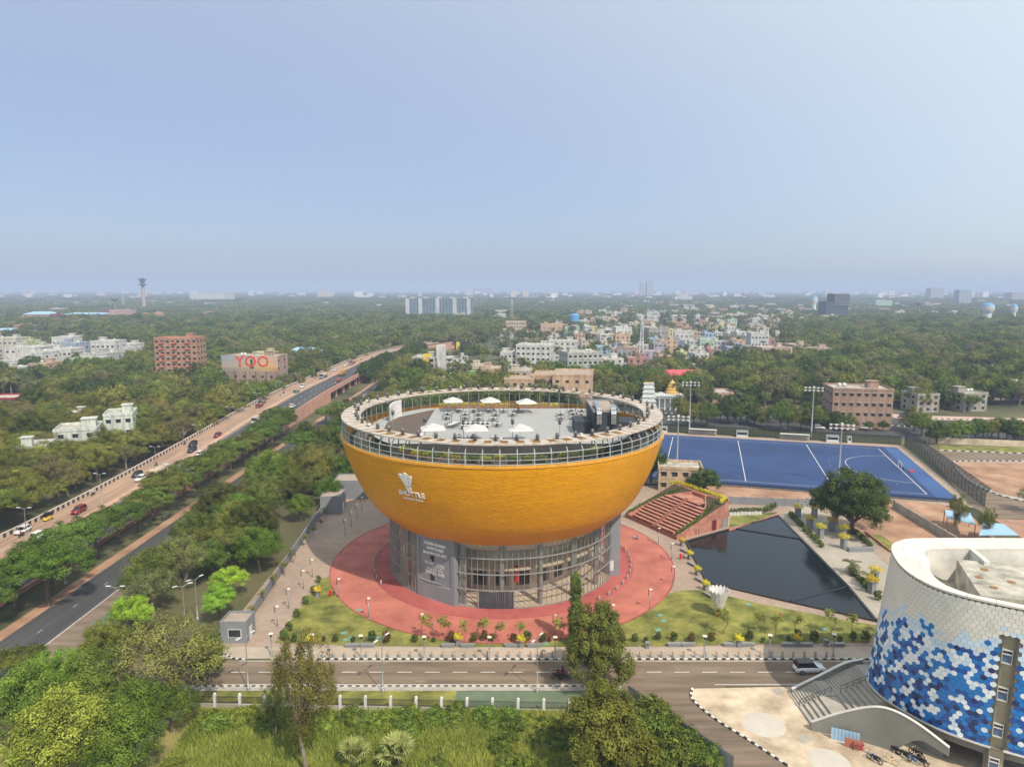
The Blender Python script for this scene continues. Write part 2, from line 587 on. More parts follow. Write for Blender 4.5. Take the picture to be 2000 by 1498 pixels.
# the ground: one sheet to the horizon
gmb = MB()
gmb.sheet([(-14000, -400), (14000, -400), (14000, 26000), (-14000, 26000)], -0.02)
struct('ground', gmb, 'earth')
def sheet(name, poly, z, m, label=None):
 return struct(name, MB().sheet(poly, z), m, label)
def px(*q, z=0.0):
 return [G2(u, v, z) for u, v in q]
# plaza, walks, gardens
sheet('plaza', [(-45.5, 96.2), (52, 96.2), (96, 118), (97, 169), (60, 176), (40, 186), (-47, 182)], 0.02, 'plaza_paving')
sheet('front_walk', [(-45, 95.35), (60, 95.35), (60, 98.7), (-45, 98.7)], 0.05, 'walk_paving')
sheet('garden_court', px((1526, 1003), (1585, 985), (1660, 1040), (1740, 1110), (1760, 1160), (1716, 1210)), 0.045, 'garden_paving')
sheet('bare_court', px((1680, 1040), (1640, 990), (1745, 985), (1880, 1075), (1760, 1080)), 0.05, 'red_earth')
lawn_poly = px((537, 1255), (627, 1130), (645, 1127), (700, 1150), (800, 1205), (900, 1230), (1100, 1230), (1218, 1190), (1308, 1159), (1332, 1153), (1376, 1153), (1480, 1178), (1620, 1206), (1715, 1222), (1700, 1254), (1300, 1262), (1000, 1264), (700, 1261))
sheet('lawn', lawn_poly, 0.07, 'grass_lawn')
def disc(name, r0, r1, z, m, n=128):
 mb = MB()
 vs, fs = [], []
 for i in range(n):
  a = 2 * math.pi * i / n
  vs += [(BX + r0 * math.cos(a), BY + r0 * math.sin(a), z), (BX + r1 * math.cos(a), BY + r1 * math.sin(a), z)]
 for i in range(n):
  j = (i + 1) % n
  fs.append((2 * i, 2 * i + 1, 2 * j + 1, 2 * j))
 mb.add(vs, fs)
 return struct(name, mb, m)
disc('pink_paving_ring', 25.9, 33.85, 0.10, 'pink_paving')
disc('red_paving_ring', 20.0, 25.9, 0.13, 'red_paving')
# thin dark edging between the two rings and round the outside
for nm, r, zz in (('ring_edging', 25.95, 0.17), ('outer_edging', 33.9, 0.16)):
 mb = MB()
 mb.lathe([(r - 0.14, 0), (r - 0.14, zz), (r + 0.06, zz), (r + 0.06, 0)], BX, BY, 160)
 struct(nm, mb, 'red_paving')
# expansion joints in the pink ring
mb = MB()
for i in range(48):
 a = 2 * math.pi * i / 48 + 0.03
 c, s_ = math.cos(a), math.sin(a)
 nx, ny = -s_ * 0.035, c * 0.035
 mb.add([(BX + 26.2 * c - nx, BY + 26.2 * s_ - ny, 0.105), (BX + 33.6 * c - nx, BY + 33.6 * s_ - ny, 0.105),
   (BX + 33.6 * c + nx, BY + 33.6 * s_ + ny, 0.105), (BX + 26.2 * c + nx, BY + 26.2 * s_ + ny, 0.105)], [(0, 1, 2, 3)])
for r in (29.6,):
 mb.lathe([(r, 0.105), (r + 0.07, 0.105)], BX, BY, 160)
mat('joint', (0.43, 0.175, 0.13), 0.9)
struct('paving_joints', mb, 'joint')
# service road in front of the plaza
sheet('service_road', [(-66, 88.3), (140, 88.3), (140, 95.05), (-66, 95.05)], 0.012, 'asphalt_dusty')
mb = MB()
mb.box(-40, 94.72, 0.014, 130, 94.84, 0.022)
mb.box(-40, 88.62, 0.014, 14, 88.74, 0.022)
mb.box(28, 88.62, 0.014, 130, 88.74, 0.022)
x = -44
while x < 120:
 mb.box(x, 91.75, 0.014, x + 2.1, 91.88, 0.022)
 x += 3.95
struct('road_markings', mb, 'paint_white')
# dusty patches and repairs on the road
mat('road_patch', (0.22, 0.18, 0.14), 0.9, 0.2, 0.8)
mb = MB()
for _ in range(26):
 x, y, r = random.uniform(-38, 60), random.uniform(89, 94.6), random.uniform(0.25, 1.0)
 pts = [(x + r * random.uniform(.5, 1.6) * math.cos(a), y + r * random.uniform(.2, .45) * math.sin(a)) for a in np.linspace(0, 2 * math.pi, 9)[:-1]]
 mb.sheet(pts, 0.017)
struct('road_patches', mb, 'road_patch')
def kerb_line(name, pts, step=0.75, w=0.22, h=0.16, z=0.0, mats=('paint_white', 'paint_black')):
 """kerb stones painted white and black by turns, along a line"""
 P = [Vector((p[0], p[1], 0)) for p in pts]
 mb = MB()
 seg, k = 0, 0
 L = [(P[i + 1] - P[i]).length for i in range(len(P) - 1)]
 tot, s_ = sum(L), 0.0
 def at(s):
  for i, l in enumerate(L):
   if s <= l or i == len(L) - 1:
    return P[i] + (P[i + 1] - P[i]) * (s / l), (P[i + 1] - P[i]).normalized()
   s -= l
 while s_ + step * 0.5 < tot:
  c, d = at(min(s_ + step / 2, tot))
  mb.obox(c.x, c.y, z + 0.004, step * 0.985, w, h, math.atan2(d.y, d.x), k % 2)
  s_ += step
  k += 1
 return struct(name, mb, list(mats))
kerb_line('kerb', [(-35.5, 95.2), (60, 95.2)], 0.62)
kerb_line('kerb_corner', crv([(-44, 97.6), (-41.5, 95.6), (-39.5, 95.15)], 5), 0.5)
sheet('near_gutter', [(-46, 87.2), (15, 87.2), (15, 88.3), (-46, 88.3)], 0.03, 'concrete')
kerb_line('near_kerb', [(-44, 88.28), (13.5, 88.28)], 0.55, 0.16, 0.1)
sheet('verge', [(-47, 82.9), (-7.5, 82.9), (-7.5, 87.2), (-47, 87.2)], 0.03, 'grass_lawn')
sheet('green_court', [(-7.5, 82.9), (11.5, 82.9), (11.5, 87.1), (-7.5, 87.1)], 0.035, 'green_court')
# wild field at the bottom of the picture
sheet('field', [(-70, 30), (16, 30), (16, 82.9), (-70, 82.9)], 0.01, 'grass_wild')
# side road and forecourt of the tiled building
sheet('side_road', [(13.5, 88.3), (29, 88.3), (32, 84), (52, 60), (62, 40), (22, 40), (16, 78)], 0.02, 'asphalt_dusty')
fore = [G2(*q) for q in ((1352, 1345), (1350, 1361), (1363, 1378), (1401, 1408), (1454, 1441), (1538, 1496))]
fx = fore[-1]
sheet('forecourt', fore + [(fx[0] + 8, fx[1] - 12), (90, 48), (90, 88.2), (40, 88.2)], 0.06, 'concrete_light')
kerb_line('forecourt_kerb', crv(fore, 6), 0.55, 0.26, 0.2)
mat('slab_patch', (0.50, 0.46, 0.39), 0.85, 0.1, 0.3)
mb = MB()
for (u, v, r) in ((1492, 1415, 2.6), (1620, 1488, 2.3)):
 c = G(u, v)
 mb.lathe([(0.01, 0.066), (r, 0.066)], c.x, c.y, 40)
struct('round_slabs', mb, 'slab_patch')
mb = MB()
for (u, v) in ((1571, 1444), (1520, 1350)):
 c = G(u, v)
 mb.obox(c.x, c.y, 0.062, 1.5, 1.1, 0.02, 0.5)
struct('forecourt_covers', mb, 'concrete')
# frontage road (runs away from the camera on the left) with earth shoulders
sheet('frontage_shoulder', [(-81.6, 40), (-63, 40), (-65.5, 100), (-69.6, 135), (-70, 560), (-81, 560)], 0.01, 'red_earth')
sheet('frontage_road', [(-79.2, 40), (-71.3, 40), (-71.3, 470), (-70, 560), (-78, 560), (-79.2, 470)], 0.03, 'asphalt')
sheet('parking_strip', [(-71.2, 40), (-64.5, 40), (-66, 108), (-69.5, 124), (-71.2, 124)], 0.035, 'asphalt_dusty')
sheet('green_patch', px((175, 1220), (240, 1180), (240, 1205), (215, 1232)), 0.05, 'green_court')
mb = MB()
for y in np.arange(40, 460, 9.0):
 mb.box(-75.25, y, 0.034, -75.18, y + 1.2, 0.04)
mb.box(-71.5, 60, 0.034, -71.35, 130, 0.04)
struct('frontage_markings', mb, 'paint_white')
mb = MB()
sheet('access_road', [(-71, 268), (-50, 262), (-30, 262), (-30, 272), (-52, 280), (-71, 300)], 0.025, 'asphalt_dusty')
# the raised highway: carriageways, median, parapets, retaining sides and the piers at the gap
def zf(y):
 t = min(1, max(0, (y - 150) / 180))
 return 0.05 + 5.5 * t * t * (3 - 2 * t)
def xf(y):
 return 0.0 if y < 455 else 0.0011 * (y - 455) ** 2
YS = list(np.arange(60, 640, 10.0))
def ribbon(name, xa, xb, dz, m):
 mb = MB()
 vs, fs = [], []
 for y in YS:
  vs += [(xa + xf(y), y, zf(y) + dz), (xb + xf(y), y, zf(y) + dz)]
 for i in range(len(YS) - 1):
  fs.append((2 * i, 2 * i + 1, 2 * i + 3, 2 * i + 2))
 mb.add(vs, fs)
 return struct(name, mb, m)
ribbon('highway_deck_west', -111.3, -102.3, 0.0, 'asphalt_tan')
ribbon('highway_deck_east', -100.4, -88.2, 0.0, 'asphalt')
mat('median_top', (0.45, 0.28, 0.19), 0.9, 0.15, 0.5)
mb = MB()
for i in range(len(YS) - 1):
 y0, y1 = YS[i], YS[i + 1]
 vs = []
 for y in (y0, y1):
  for x, h in ((-102.3, -0.02), (-102.3, 0.35), (-100.4, 0.35), (-100.4, -0.02)):
   vs.append((x + xf(y), y, zf(y) + h))
 mb.add(vs, [(0, 1, 5, 4), (1, 2, 6, 5), (2, 3, 7, 6)])
struct('highway_median', mb, 'median_top')
mb = MB()
for y0 in np.arange(70, 600, 8.0):
 for x in (-96.3, -92.3):
  y1 = y0 + 2.5
  mb.add([(x + xf(y0), y0, zf(y0) + .02), (x + .15 + xf(y0), y0, zf(y0) + .02), (x + .15 + xf(y1), y1, zf(y1) + .02), (x + xf(y1), y1, zf(y1) + .02)], [(0, 1, 2, 3)])
for i in range(len(YS) - 1):
 y0, y1 = YS[i], YS[i + 1]
 for x in (-100.1, -102.7, -88.9):
  mb.add([(x + xf(y0), y0, zf(y0) + .02), (x + .15 + xf(y0), y0, zf(y0) + .02), (x + .15 + xf(y1), y1, zf(y1) + .02), (x + xf(y1), y1, zf(y1) + .02)], [(0, 1, 2, 3)])
struct('highway_markings', mb, 'paint_white')
mat('parapet_pale', (0.55, 0.45, 0.38), 0.85, 0.1, 0.4)
mat('parapet_dark', (0.055, 0.05, 0.05), 0.85, 0.1, 0.4)
mat('retaining_pink', (0.50, 0.27, 0.20), 0.85, 0.12, 0.2)
hw = thing('highway_parapet', 'long pale parapet with dark stripes along the far side of the raised highway', 'parapet', (-111.5, 60, 0))
mb = MB()
k = 0
for y in np.arange(60, 640, 1.0):
 z, x = zf(y), xf(y)
 mb.box(-0.15 + x, y - 60, z - 0.1, 0.2 + x, y - 60 + 1.0, z + 0.95, k % 2)
 k += 1
o = mb.build('striped_wall', ['parapet_pale', 'parapet_dark'], hw)
o['kind'] = 'stuff'
mb = MB()
for i in range(len(YS) - 1):
 y0, y1 = YS[i], YS[i + 1]
 mb.add([(-0.2 + xf(y0), y0 - 60, zf(y0) + .95), (.25 + xf(y0), y0 - 60, zf(y0) + .95), (.25 + xf(y1), y1 - 60, zf(y1) + .95), (-.2 + xf(y1), y1 - 60, zf(y1) + .95),
   (-0.2 + xf(y0), y0 - 60, zf(y0) + 1.05), (.25 + xf(y0), y0 - 60, zf(y0) + 1.05), (.25 + xf(y1), y1 - 60, zf(y1) + 1.05), (-.2 + xf(y1), y1 - 60, zf(y1) + 1.05)],
           [(4, 5, 6, 7), (0, 1, 5, 4), (1, 2, 6, 5), (2, 3, 7, 6), (3, 0, 4, 7)])
mb.build('coping', 'parapet_pale', hw)
hw2 = thing('highway_wall', 'pink parapet and retaining wall on the near side of the raised highway', 'wall', (-88, 60, 0))
for nm, ya, yb, lo in (('retaining_wall', 60, 330, True), ('bridge_parapet', 330, 392, False), ('retaining_wall', 392, 640, True)):
 mb = MB()
 ys = [y for y in np.arange(ya, yb + .1, 2.0)]
 for y0, y1 in zip(ys[:-1], ys[1:]):
  b0, b1 = (0, 0) if lo else (zf(y0) - 1.4, zf(y1) - 1.4)
  vs = []
  for y, b in ((y0, b0), (y1, b1)):
   for x, z in ((0, b), (0, zf(y) + .95), (.35, zf(y) + .95), (.35, b)):
    vs.append((x + xf(y), y - 60, z))
  mb.add(vs, [(0, 1, 5, 4), (1, 2, 6, 5), (2, 3, 7, 6), (3, 0, 4, 7)])
 mb.build(nm, 'retaining_pink', hw2)
for y in (332, 346, 361, 376, 391):
 for x in (-109, -96, -89.5):
  pr_ = MB()
  pr_.box(x - 0.8, y - 0.8, 0, x + 0.8, y + 0.8, zf(y) - 1.2)
  pr_.box(x - 1.6, y - 1.0, zf(y) - 1.2, x + 1.6, y + 1.0, zf(y) - 0.4)
  o = pr_.build('bridge_pier', 'retaining_pink')
  tag(o, 'pink concrete pier under the highway bridge, %s row from the camera, %s side' % (nth([332, 346, 361, 376, 391].index(y)), {-109: 'far', -96: 'middle', -89.5: 'near'}[x]), 'pier', 'piers under the highway bridge')
mb = MB()
for ya, yb in ((330, 392),):
 mb.box(-111.4, ya, zf(360) - 1.1, -88, yb, zf(360) - 0.25)
struct('highway_bridge_slab', mb, 'concrete')
# hockey pitch: corners read off the ground
HF = [Vector(G(1294, 850)), Vector(G(1754, 876)), Vector(G(1843, 975)), Vector(G(1294, 929))]
HFl, HFr, HNr = HF[0], HF[1], HF[2]
gl0, gl1 = G(1724, 876.5), G(1800, 965)              # goal line
ctr0, ctr1 = G(1462, 863), G(1470, 939.5)
ax = ((ctr0 + ctr1) / 2 - (gl0 + gl1) / 2).normalized()        # along the pitch, away from the goal
ay = Vector((-ax.y, ax.x, 0))
if (gl0 - gl1).dot(ay) < 0: ay = -ay                            # towards the far side line
gc = (gl0 + gl1) / 2
def HP(s, t, z=0.0):                                            # s metres from the goal line, t across from the middle
 p = gc + ax * s + ay * t
 return (p.x, p.y)
sheet('pitch_surround', [HP(-9, -37), HP(-9, 35.5), HP(105, 35.5), HP(105, -37)], 0.012, 'plaza_paving')
sheet('hockey_turf', [HP(-6.4, -32.5), HP(-6.4, 31), HP(100, 31), HP(100, -32.5)], 0.03, 'blue_turf')
sheet('turf_worn_strip', [HP(-6.2, -31), HP(-6.2, 30), HP(-2.2, 30), HP(-1.5, -31)], 0.036, 'blue_turf_faded')
mb = MB()
def hline(s0, t0, s1, t1, w=0.1):
 a, b = Vector((*HP(s0, t0), 0)), Vector((*HP(s1, t1), 0))
 d = (b - a).normalized()
 n = Vector((-d.y, d.x, 0)) * w
 mb.sheet([a + n, a - n, b - n, b + n], 0.042)
W2 = 27.5
hline(0, -W2, 0, W2)
for s in (22.9, 45.7, 68.5, 91.4): hline(s, -W2, s, W2)
for t in (-W2, W2): hline(0, t, 91.4, t, 0.06)
for off, rr in ((0, 14.6),):
 pts = [(rr * math.cos(a), -1.8 + rr * math.sin(a)) for a in np.linspace(-math.pi / 2, 0, 14)] + [(rr * math.cos(a), 1.8 + rr * math.sin(a)) for a in np.linspace(0, math.pi / 2, 14)]
 for p, q in zip(pts[:-1], pts[1:]): hline(p[0], p[1], q[0], q[1], 0.08)
for rr in (19.6,):
 for a in np.linspace(-1.3, 1.3, 14):
  hline(rr * math.cos(a) - .15, rr * math.sin(a), rr * math.cos(a) + .15, rr * math.sin(a), 0.12)
  hline(91.4 - rr * math.cos(a) - .15, rr * math.sin(a), 91.4 - rr * math.cos(a) + .15, rr * math.sin(a), 0.12)
struct('pitch_lines', mb, 'paint_white')
# earth yard between pitch and plaza, track on the right, far road behind the pitch
sheet('yard', px((1380, 945), (1840, 985), (1900, 1010), (2050, 1150), (1900, 1100), (1745, 988), (1385, 985)), 0.03, 'red_earth')
mat('brick_ground', (0.33, 0.19, 0.13), 0.9, 0.2, 0.3)
sheet('track_road', px((1800, 870), (1840, 880), (2150, 892), (2150, 1018), (1940, 1012), (1890, 985)), 0.02, 'asphalt_dusty')
sheet('brick_yard', px((1940, 1013), (2150, 1019), (2150, 1100), (2010, 1060)), 0.035, 'brick_ground')
isl = crv(px((2100, 905), (1880, 903), (1866, 907), (1880, 925), (1910, 945), (1960, 965), (2100, 990)), 5)
sheet('island', isl, 0.1, 'red_earth')
sheet('island_walk', crv(px((2100, 903), (1876, 902), (1864, 907), (1878, 927), (1908, 948), (1960, 969), (2100, 996)), 5), 0.05, 'concrete')
kerb_line('island_kerb', [tuple(p) for p in crv(px((2050, 901), (1876, 901), (1864, 907), (1878, 928), (1908, 949), (1960, 970), (2050, 990)), 6)], 1.0, 0.3, 0.22)
kerb_line('far_track_kerb', px((1835, 880), (2050, 888)), 1.3, 0.35, 0.28)
sheet('far_verge', px((1835, 879), (2050, 887), (2050, 876), (1835, 870)), 0.03, 'grass_lawn')
far_y = [(1180, 812), (1500, 824), (1780, 843), (2100, 852)]
def far_road(name, dv0, dv1, z, m):
 a = [G2(u, v + dv0) for u, v in far_y]
 b = [G2(u, v + dv1) for u, v in reversed(far_y)]
 sheet(name, a + b, z, m)
far_road('far_road', -8, 14, 0.02, 'asphalt')
far_road('far_road_back', -24, -11, 0.021, 'asphalt')
mat('median_pink', (0.47, 0.33, 0.27), 0.9, 0.12, 0.3)
far_road('far_walk', -32, -24.5, 0.03, 'median_pink')
kerb_line('far_kerb', [G2(u, v - 9) for u, v in far_y], 1.2, 0.4, 0.3)
kerb_line('far_kerb_back', [G2(u, v - 26) for u, v in far_y], 1.2, 0.4, 0.3)
sheet('sports_ground', px((1790, 715), (1960, 724), (1975, 738), (1880, 742), (1830, 735)), 0.03, 'red_earth')
sheet('meadow', px((480, 640), (550, 628), (600, 630), (560, 640)), 0.03, 'grass_lawn')
# ================================================================== THE ARENA: a tiled bowl on a round glass drum
def tile_mat():
 m = bpy.data.materials.new('bowl_tiles')
 m.use_nodes = True
 nt = m.node_tree
 N, L = nt.nodes, nt.links
 b = N['Principled BSDF']
 b.inputs['Roughness'].default_value = 0.38
 b.inputs['Specular IOR Level'].default_value = 0.32
 uv = N.new('ShaderNodeUVMap')
 br = N.new('ShaderNodeTexBrick')
 br.inputs['Scale'].default_value = 1.0
 br.inputs['Brick Width'].default_value = 0.30
 br.inputs['Row Height'].default_value = 0.20
 br.inputs['Mortar Size'].default_value = 0.012
 br.inputs['Color1'].default_value = (0.92, 0.415, 0.002, 1)
 br.inputs['Color2'].default_value = (0.81, 0.345, 0.002, 1)
 br.inputs['Mortar'].default_value = (0.42, 0.17, 0.004, 1)
 L.new(uv.outputs[0], br.inputs[0])
 nz = N.new('ShaderNodeTexNoise')
 nz.inputs['Scale'].default_value = 0.5
 nz.inputs['Detail'].default_value = 8
 nz.inputs['Roughness'].default_value = 0.7
 mq = N.new('ShaderNodeMapping')
 mq.inputs['Scale'].default_value = (0.5, 2.6, 1)
 L.new(uv.outputs[0], mq.inputs[0])
 L.new(mq.outputs[0], nz.inputs[0])
 mr = N.new('ShaderNodeMapRange')
 mr.inputs[1].default_value = 0.3
 mr.inputs[2].default_value = 0.7
 mr.inputs[3].default_value = 0.86
 mr.inputs[4].default_value = 1.10
 L.new(nz.outputs['Fac'], mr.inputs[0])
 hs = N.new('ShaderNodeHueSaturation')
 L.new(br.outputs[0], hs.inputs['Color'])
 L.new(mr.outputs[0], hs.inputs['Value'])
 L.new(hs.outputs[0], b.inputs['Base Color'])
 # uneven tiles: stretched noise along the courses plus the joints
 mp = N.new('ShaderNodeMapping')
 mp.inputs['Scale'].default_value = (0.9, 5.0, 1)
 L.new(uv.outputs[0], mp.inputs[0])
 n2 = N.new('ShaderNodeTexNoise')
 n2.inputs['Scale'].default_value = 0.9
 n2.inputs['Detail'].default_value = 3
 L.new(mp.outputs[0], n2.inputs[0])
 ad = N.new('ShaderNodeMath')
 ad.operation = 'MULTIPLY_ADD'
 ad.inputs[1].default_value = -0.5
 L.new(br.outputs['Fac'], ad.inputs[0])
 L.new(n2.outputs['Fac'], ad.inputs[2])
 bp = N.new('ShaderNodeBump')
 bp.inputs['Strength'].default_value = 0.7
 bp.inputs['Distance'].default_value = 0.13
 L.new(ad.outputs[0], bp.inputs['Height'])
 L.new(bp.outputs[0], b.inputs['Normal'])
 M['bowl_tiles'] = m
tile_mat()
arena = thing('arena', 'round arena: golden yellow tiled bowl on a glass drum with white canopy ring', 'building', (BX, BY, 0))
PROF = [(22.3, 11.3), (25.8, 14.5), (28.26, 18.9), (29.66, 22.4), (30.6, 25.3), (30.98, 26.75)]
prof = [tuple(p) for p in crv(PROF, 6)]
# bowl with UVs in metres
n = 240
vs, fs, uvs = [], [], []
acc = [0.0]
for i in range(1, len(prof)):
 acc.append(acc[-1] + math.hypot(prof[i][0] - prof[i - 1][0], prof[i][1] - prof[i - 1][1]))
for j, (r, z) in enumerate(prof):
 for i in range(n):
  a = 2 * math.pi * i / n
  vs.append((r * math.cos(a), r * math.sin(a), z))
for j in range(len(prof) - 1):
 for i in range(n):
  i2 = (i + 1) % n
  fs.append((j * n + i, j * n + i2, (j + 1) * n + i2, (j + 1) * n + i))
  for ii, jj in ((i, j), (i + 1, j), (i + 1, j + 1), (i, j + 1)):
   uvs += [ii / n * 2 * math.pi * 28.0, acc[jj]]
me = bpy.data.meshes.new('bowl')
me.from_pydata(vs, [], fs)
me.materials.append(M['bowl_tiles'])
ul = me.uv_layers.new(name='UVMap')
ul.data.foreach_set('uv', uvs)
me.polygons.foreach_set('use_smooth', [True] * len(me.polygons))
bowl = obj('bowl', me, arena)
tag(bowl, 'golden yellow bowl clad in small glazed tiles')
# the underside that shows through the glass
mb = MB()
mb.lathe([(22.2, 11.3), (19.5, 9.4), (15.5, 7.7), (10, 6.6), (3, 6.2), (0.01, 6.2)], 0, 0, 96)
mb.build('bowl_underside', 'inner_white', arena, True)
# coping blocks on the rim
NC = 120
cb = MB()
da = 2 * math.pi / NC
for k, (r0, r1) in enumerate(((30.45, 31.1),)):
 a0, a1 = -da / 2 * 0.985, da / 2 * 0.985
 vs = []
 for a in (a0, a1):
  for r, z in ((30.98, 26.72), (31.1, 26.8), (31.1, 27.18), (30.3, 27.18), (30.3, 26.5)):
   vs.append((r * math.cos(a), r * math.sin(a), z))
 cb.add(vs, [(0, 1, 6, 5), (1, 2, 7, 6), (2, 3, 8, 7), (3, 4, 9, 8), (4, 3, 2, 1, 0), (5, 6, 7, 8, 9)])
cme = cb.mesh('coping_block', 'coping_yellow')
rim = bpy.data.objects.new('rim_coping', None)
COL.objects.link(rim); rim.parent = arena
for i in range(NC):
 obj('coping_block', cme, rim, (0, 0, 0), i * da)
# inner face of the parapet and the terrace floor
mb = MB()
mb.lathe([(30.3, 27.1), (30.3, 25.4)], 0, 0, 120)
mb.build('parapet_inside', 'coping_yellow', arena)
mb = MB()
mb.lathe([(30.35, 25.5), (0.01, 25.5)], 0, 0, 96)
mat('walk_dark', (0.14, 0.13, 0.12), 0.8, 0.15, 0.5)
mb.build('terrace_walk', 'walk_dark', arena)
# railing: posts with a bent top that reaches in to the canopy, two rails, panes of glass
NP = 72
rail = bpy.data.objects.new('railing', None)
COL.objects.link(rail); rail.parent = arena
pm = MB()
pm.tube([(30.72, 0, 26.9), (30.72, 0, 29.1), (29.6, 0, 30.42)], 0.085, 6)
pm.obox(30.72, 0, 26.9, 0.35, 0.35, 0.35)
pme = pm.mesh('post', 'post_green_grey')
im = MB()
im.tube([(27.7, 0, 25.5), (27.7, 0, 30.45)], 0.10, 8)
ime = im.mesh('canopy_post', 'grey_metal')
dp = 2 * math.pi / NP
gm = MB()
for za, zb in ((27.25, 28.95),):
 a0, a1 = 0.06 * dp, 0.94 * dp
 gm.add([(30.7 * math.cos(a0), 30.7 * math.sin(a0), za), (30.7 * math.cos(a1), 30.7 * math.sin(a1), za), (30.7 * math.cos(a1), 30.7 * math.sin(a1), zb), (30.7 * math.cos(a0), 30.7 * math.sin(a0), zb)], [(0, 1, 2, 3)])
gme = gm.mesh('pane', 'rail_glass')
rm = MB()
for z, rr in ((29.05, 0.07), (28.05, 0.045), (27.35, 0.05)):
 rm.tube([(30.74 * math.cos(0), 0, z), (30.74 * math.cos(dp), 30.74 * math.sin(dp), z)], rr, 6)
rme = rm.mesh('rail', 'post_green_grey')
for i in range(NP):
 a = i * dp
 obj('post', pme, rail, (0, 0, 0), a)
 obj('pane', gme, rail, (0, 0, 0), a)
 obj('rail', rme, rail, (0, 0, 0), a)
# canopy ring: wedge panels, some with rusty grilles let in, on inner posts
ring = bpy.data.objects.new('canopy_ring', None)
COL.objects.link(ring); ring.parent = arena
def wedge(r0, r1, z0, z1, a0, a1, m=0, mb=None, sub=2):
 mb = mb or MB()
 for k in range(sub):
  b0, b1 = a0 + (a1 - a0) * k / sub, a0 + (a1 - a0) * (k + 1) / sub
  vs = []
  for z in (z0, z1):
   for r, a in ((r0, b0), (r1, b0), (r1, b1), (r0, b1)):
    vs.append((r * math.cos(a), r * math.sin(a), z))
  f = [(0, 3, 2, 1), (4, 5, 6, 7), (1, 2, 6, 5), (3, 0, 4, 7)]
  if k == 0: f.append((0, 1, 5, 4))
  if k == sub - 1: f.append((2, 3, 7, 6))
  mb.add(vs, f, m)
 return mb
panel_me = wedge(27.3, 30.72, 30.42, 30.56, 0.012 * dp, 0.988 * dp).mesh('canopy_panel', 'ring_panel')
gr = MB()
wedge(28.0, 30.0, 30.56, 30.575, 0.06 * dp, 0.48 * dp, mb=gr)
for rr in (28.35, 28.85, 29.35):
 wedge(rr, rr + 0.1, 30.572, 30.61, 0.05 * dp, 0.5 * dp, 1, gr)
grille_me = gr.mesh('grille', ['ring_grille', 'dark_metal'])
fascia_me = wedge(30.72, 30.8, 30.36, 30.6, 0, dp).mesh('fascia', 'ring_panel')
inner_me = wedge(27.22, 27.3, 30.30, 30.6, 0, dp).mesh('inner_fascia', 'ring_panel')
sv = MB()
sv.add([(27.4, -0.03, 30.56), (30.7, -0.03, 30.56), (30.7, 0.03, 30.56), (27.4, 0.03, 30.56), (27.4, -0.03, 30.6), (30.7, -0.03, 30.6), (30.7, 0.03, 30.6), (27.4, 0.03, 30.6)],
       [(4, 5, 6, 7), (0, 1, 5, 4), (1, 2, 6, 5), (2, 3, 7, 6), (3, 0, 4, 7)])
mat('rust', (0.25, 0.14, 0.06), 0.9, 0.3, 3)
seam_me = sv.mesh('seam', 'rust')
for i in range(NP):
 a = i * dp
 p = obj('canopy_panel', panel_me, ring, (0, 0, 0), a)
 obj('fascia', fascia_me, ring, (0, 0, 0), a)
 obj('inner_fascia', inner_me, ring, (0, 0, 0), a)
 obj('seam', seam_me, ring, (0, 0, 0), a)
 obj('canopy_post', ime, ring, (0, 0, 0), a + dp / 2)
 deg = math.degrees(a + dp / 2) % 360
 if 225 < deg < 315 or 40 < deg < 140:
  obj('grille', grille_me, ring, (0, 0, 0), a)
# bell-shaped fixtures round the canopy (dark base, glassy dome)
mat('dome_glass', (0.10, 0.10, 0.10), 0.15, 0.1, 2.0, spec=0.8)
def bell(parent, loc, rz=0, k=1.0):
 return loc
lb = MB()
lb.lathe([(0.01, 0.0), (0.32, 0.0), (0.34, 0.12), (0.14, 0.2), (0.12, 0.3), (0.34, 0.36), (0.36, 0.46), (0.24, 0.52)], n=12)
lbme = lb.mesh('lamp_base', 'black_iron', True)
ld = MB()
ld.lathe([(0.27, 0.5), (0.27, 0.78), (0.2, 0.95), (0.08, 1.03), (0.01, 1.04)], n=12)
ldme = ld.mesh('lamp_dome', 'dome_glass', True)
NL = 54
for i in range(NL):
 a = 2 * math.pi * (i + 0.3) / NL
 r = 29.9 if i % 2 else 28.0
 r = 28.1 if math.sin(a) < 0 else 29.6
 e = bpy.data.objects.new('canopy_lamp', None)
 COL.objects.link(e); e.parent = arena
 e.location = (r * math.cos(a), r * math.sin(a), 30.58)
 obj('lamp_base', lbme, e)
 obj('lamp_dome', ldme, e)
# little white spotlights beside some of the fixtures
sp = MB()
sp.tube([(0, 0, 0), (0, 0, 0.35)], 0.04, 6)
sp.obox(0.1, 0, 0.3, 0.5, 0.32, 0.34)
spme = sp.mesh('floodlight', 'white_paintwork')
for i in range(0, NL, 4):
 a = 2 * math.pi * (i + 0.55) / NL
 r = 28.3 if math.sin(a) < 0 else 29.4
 obj('floodlight', spme, arena, (r * math.cos(a), r * math.sin(a), 30.57), a)
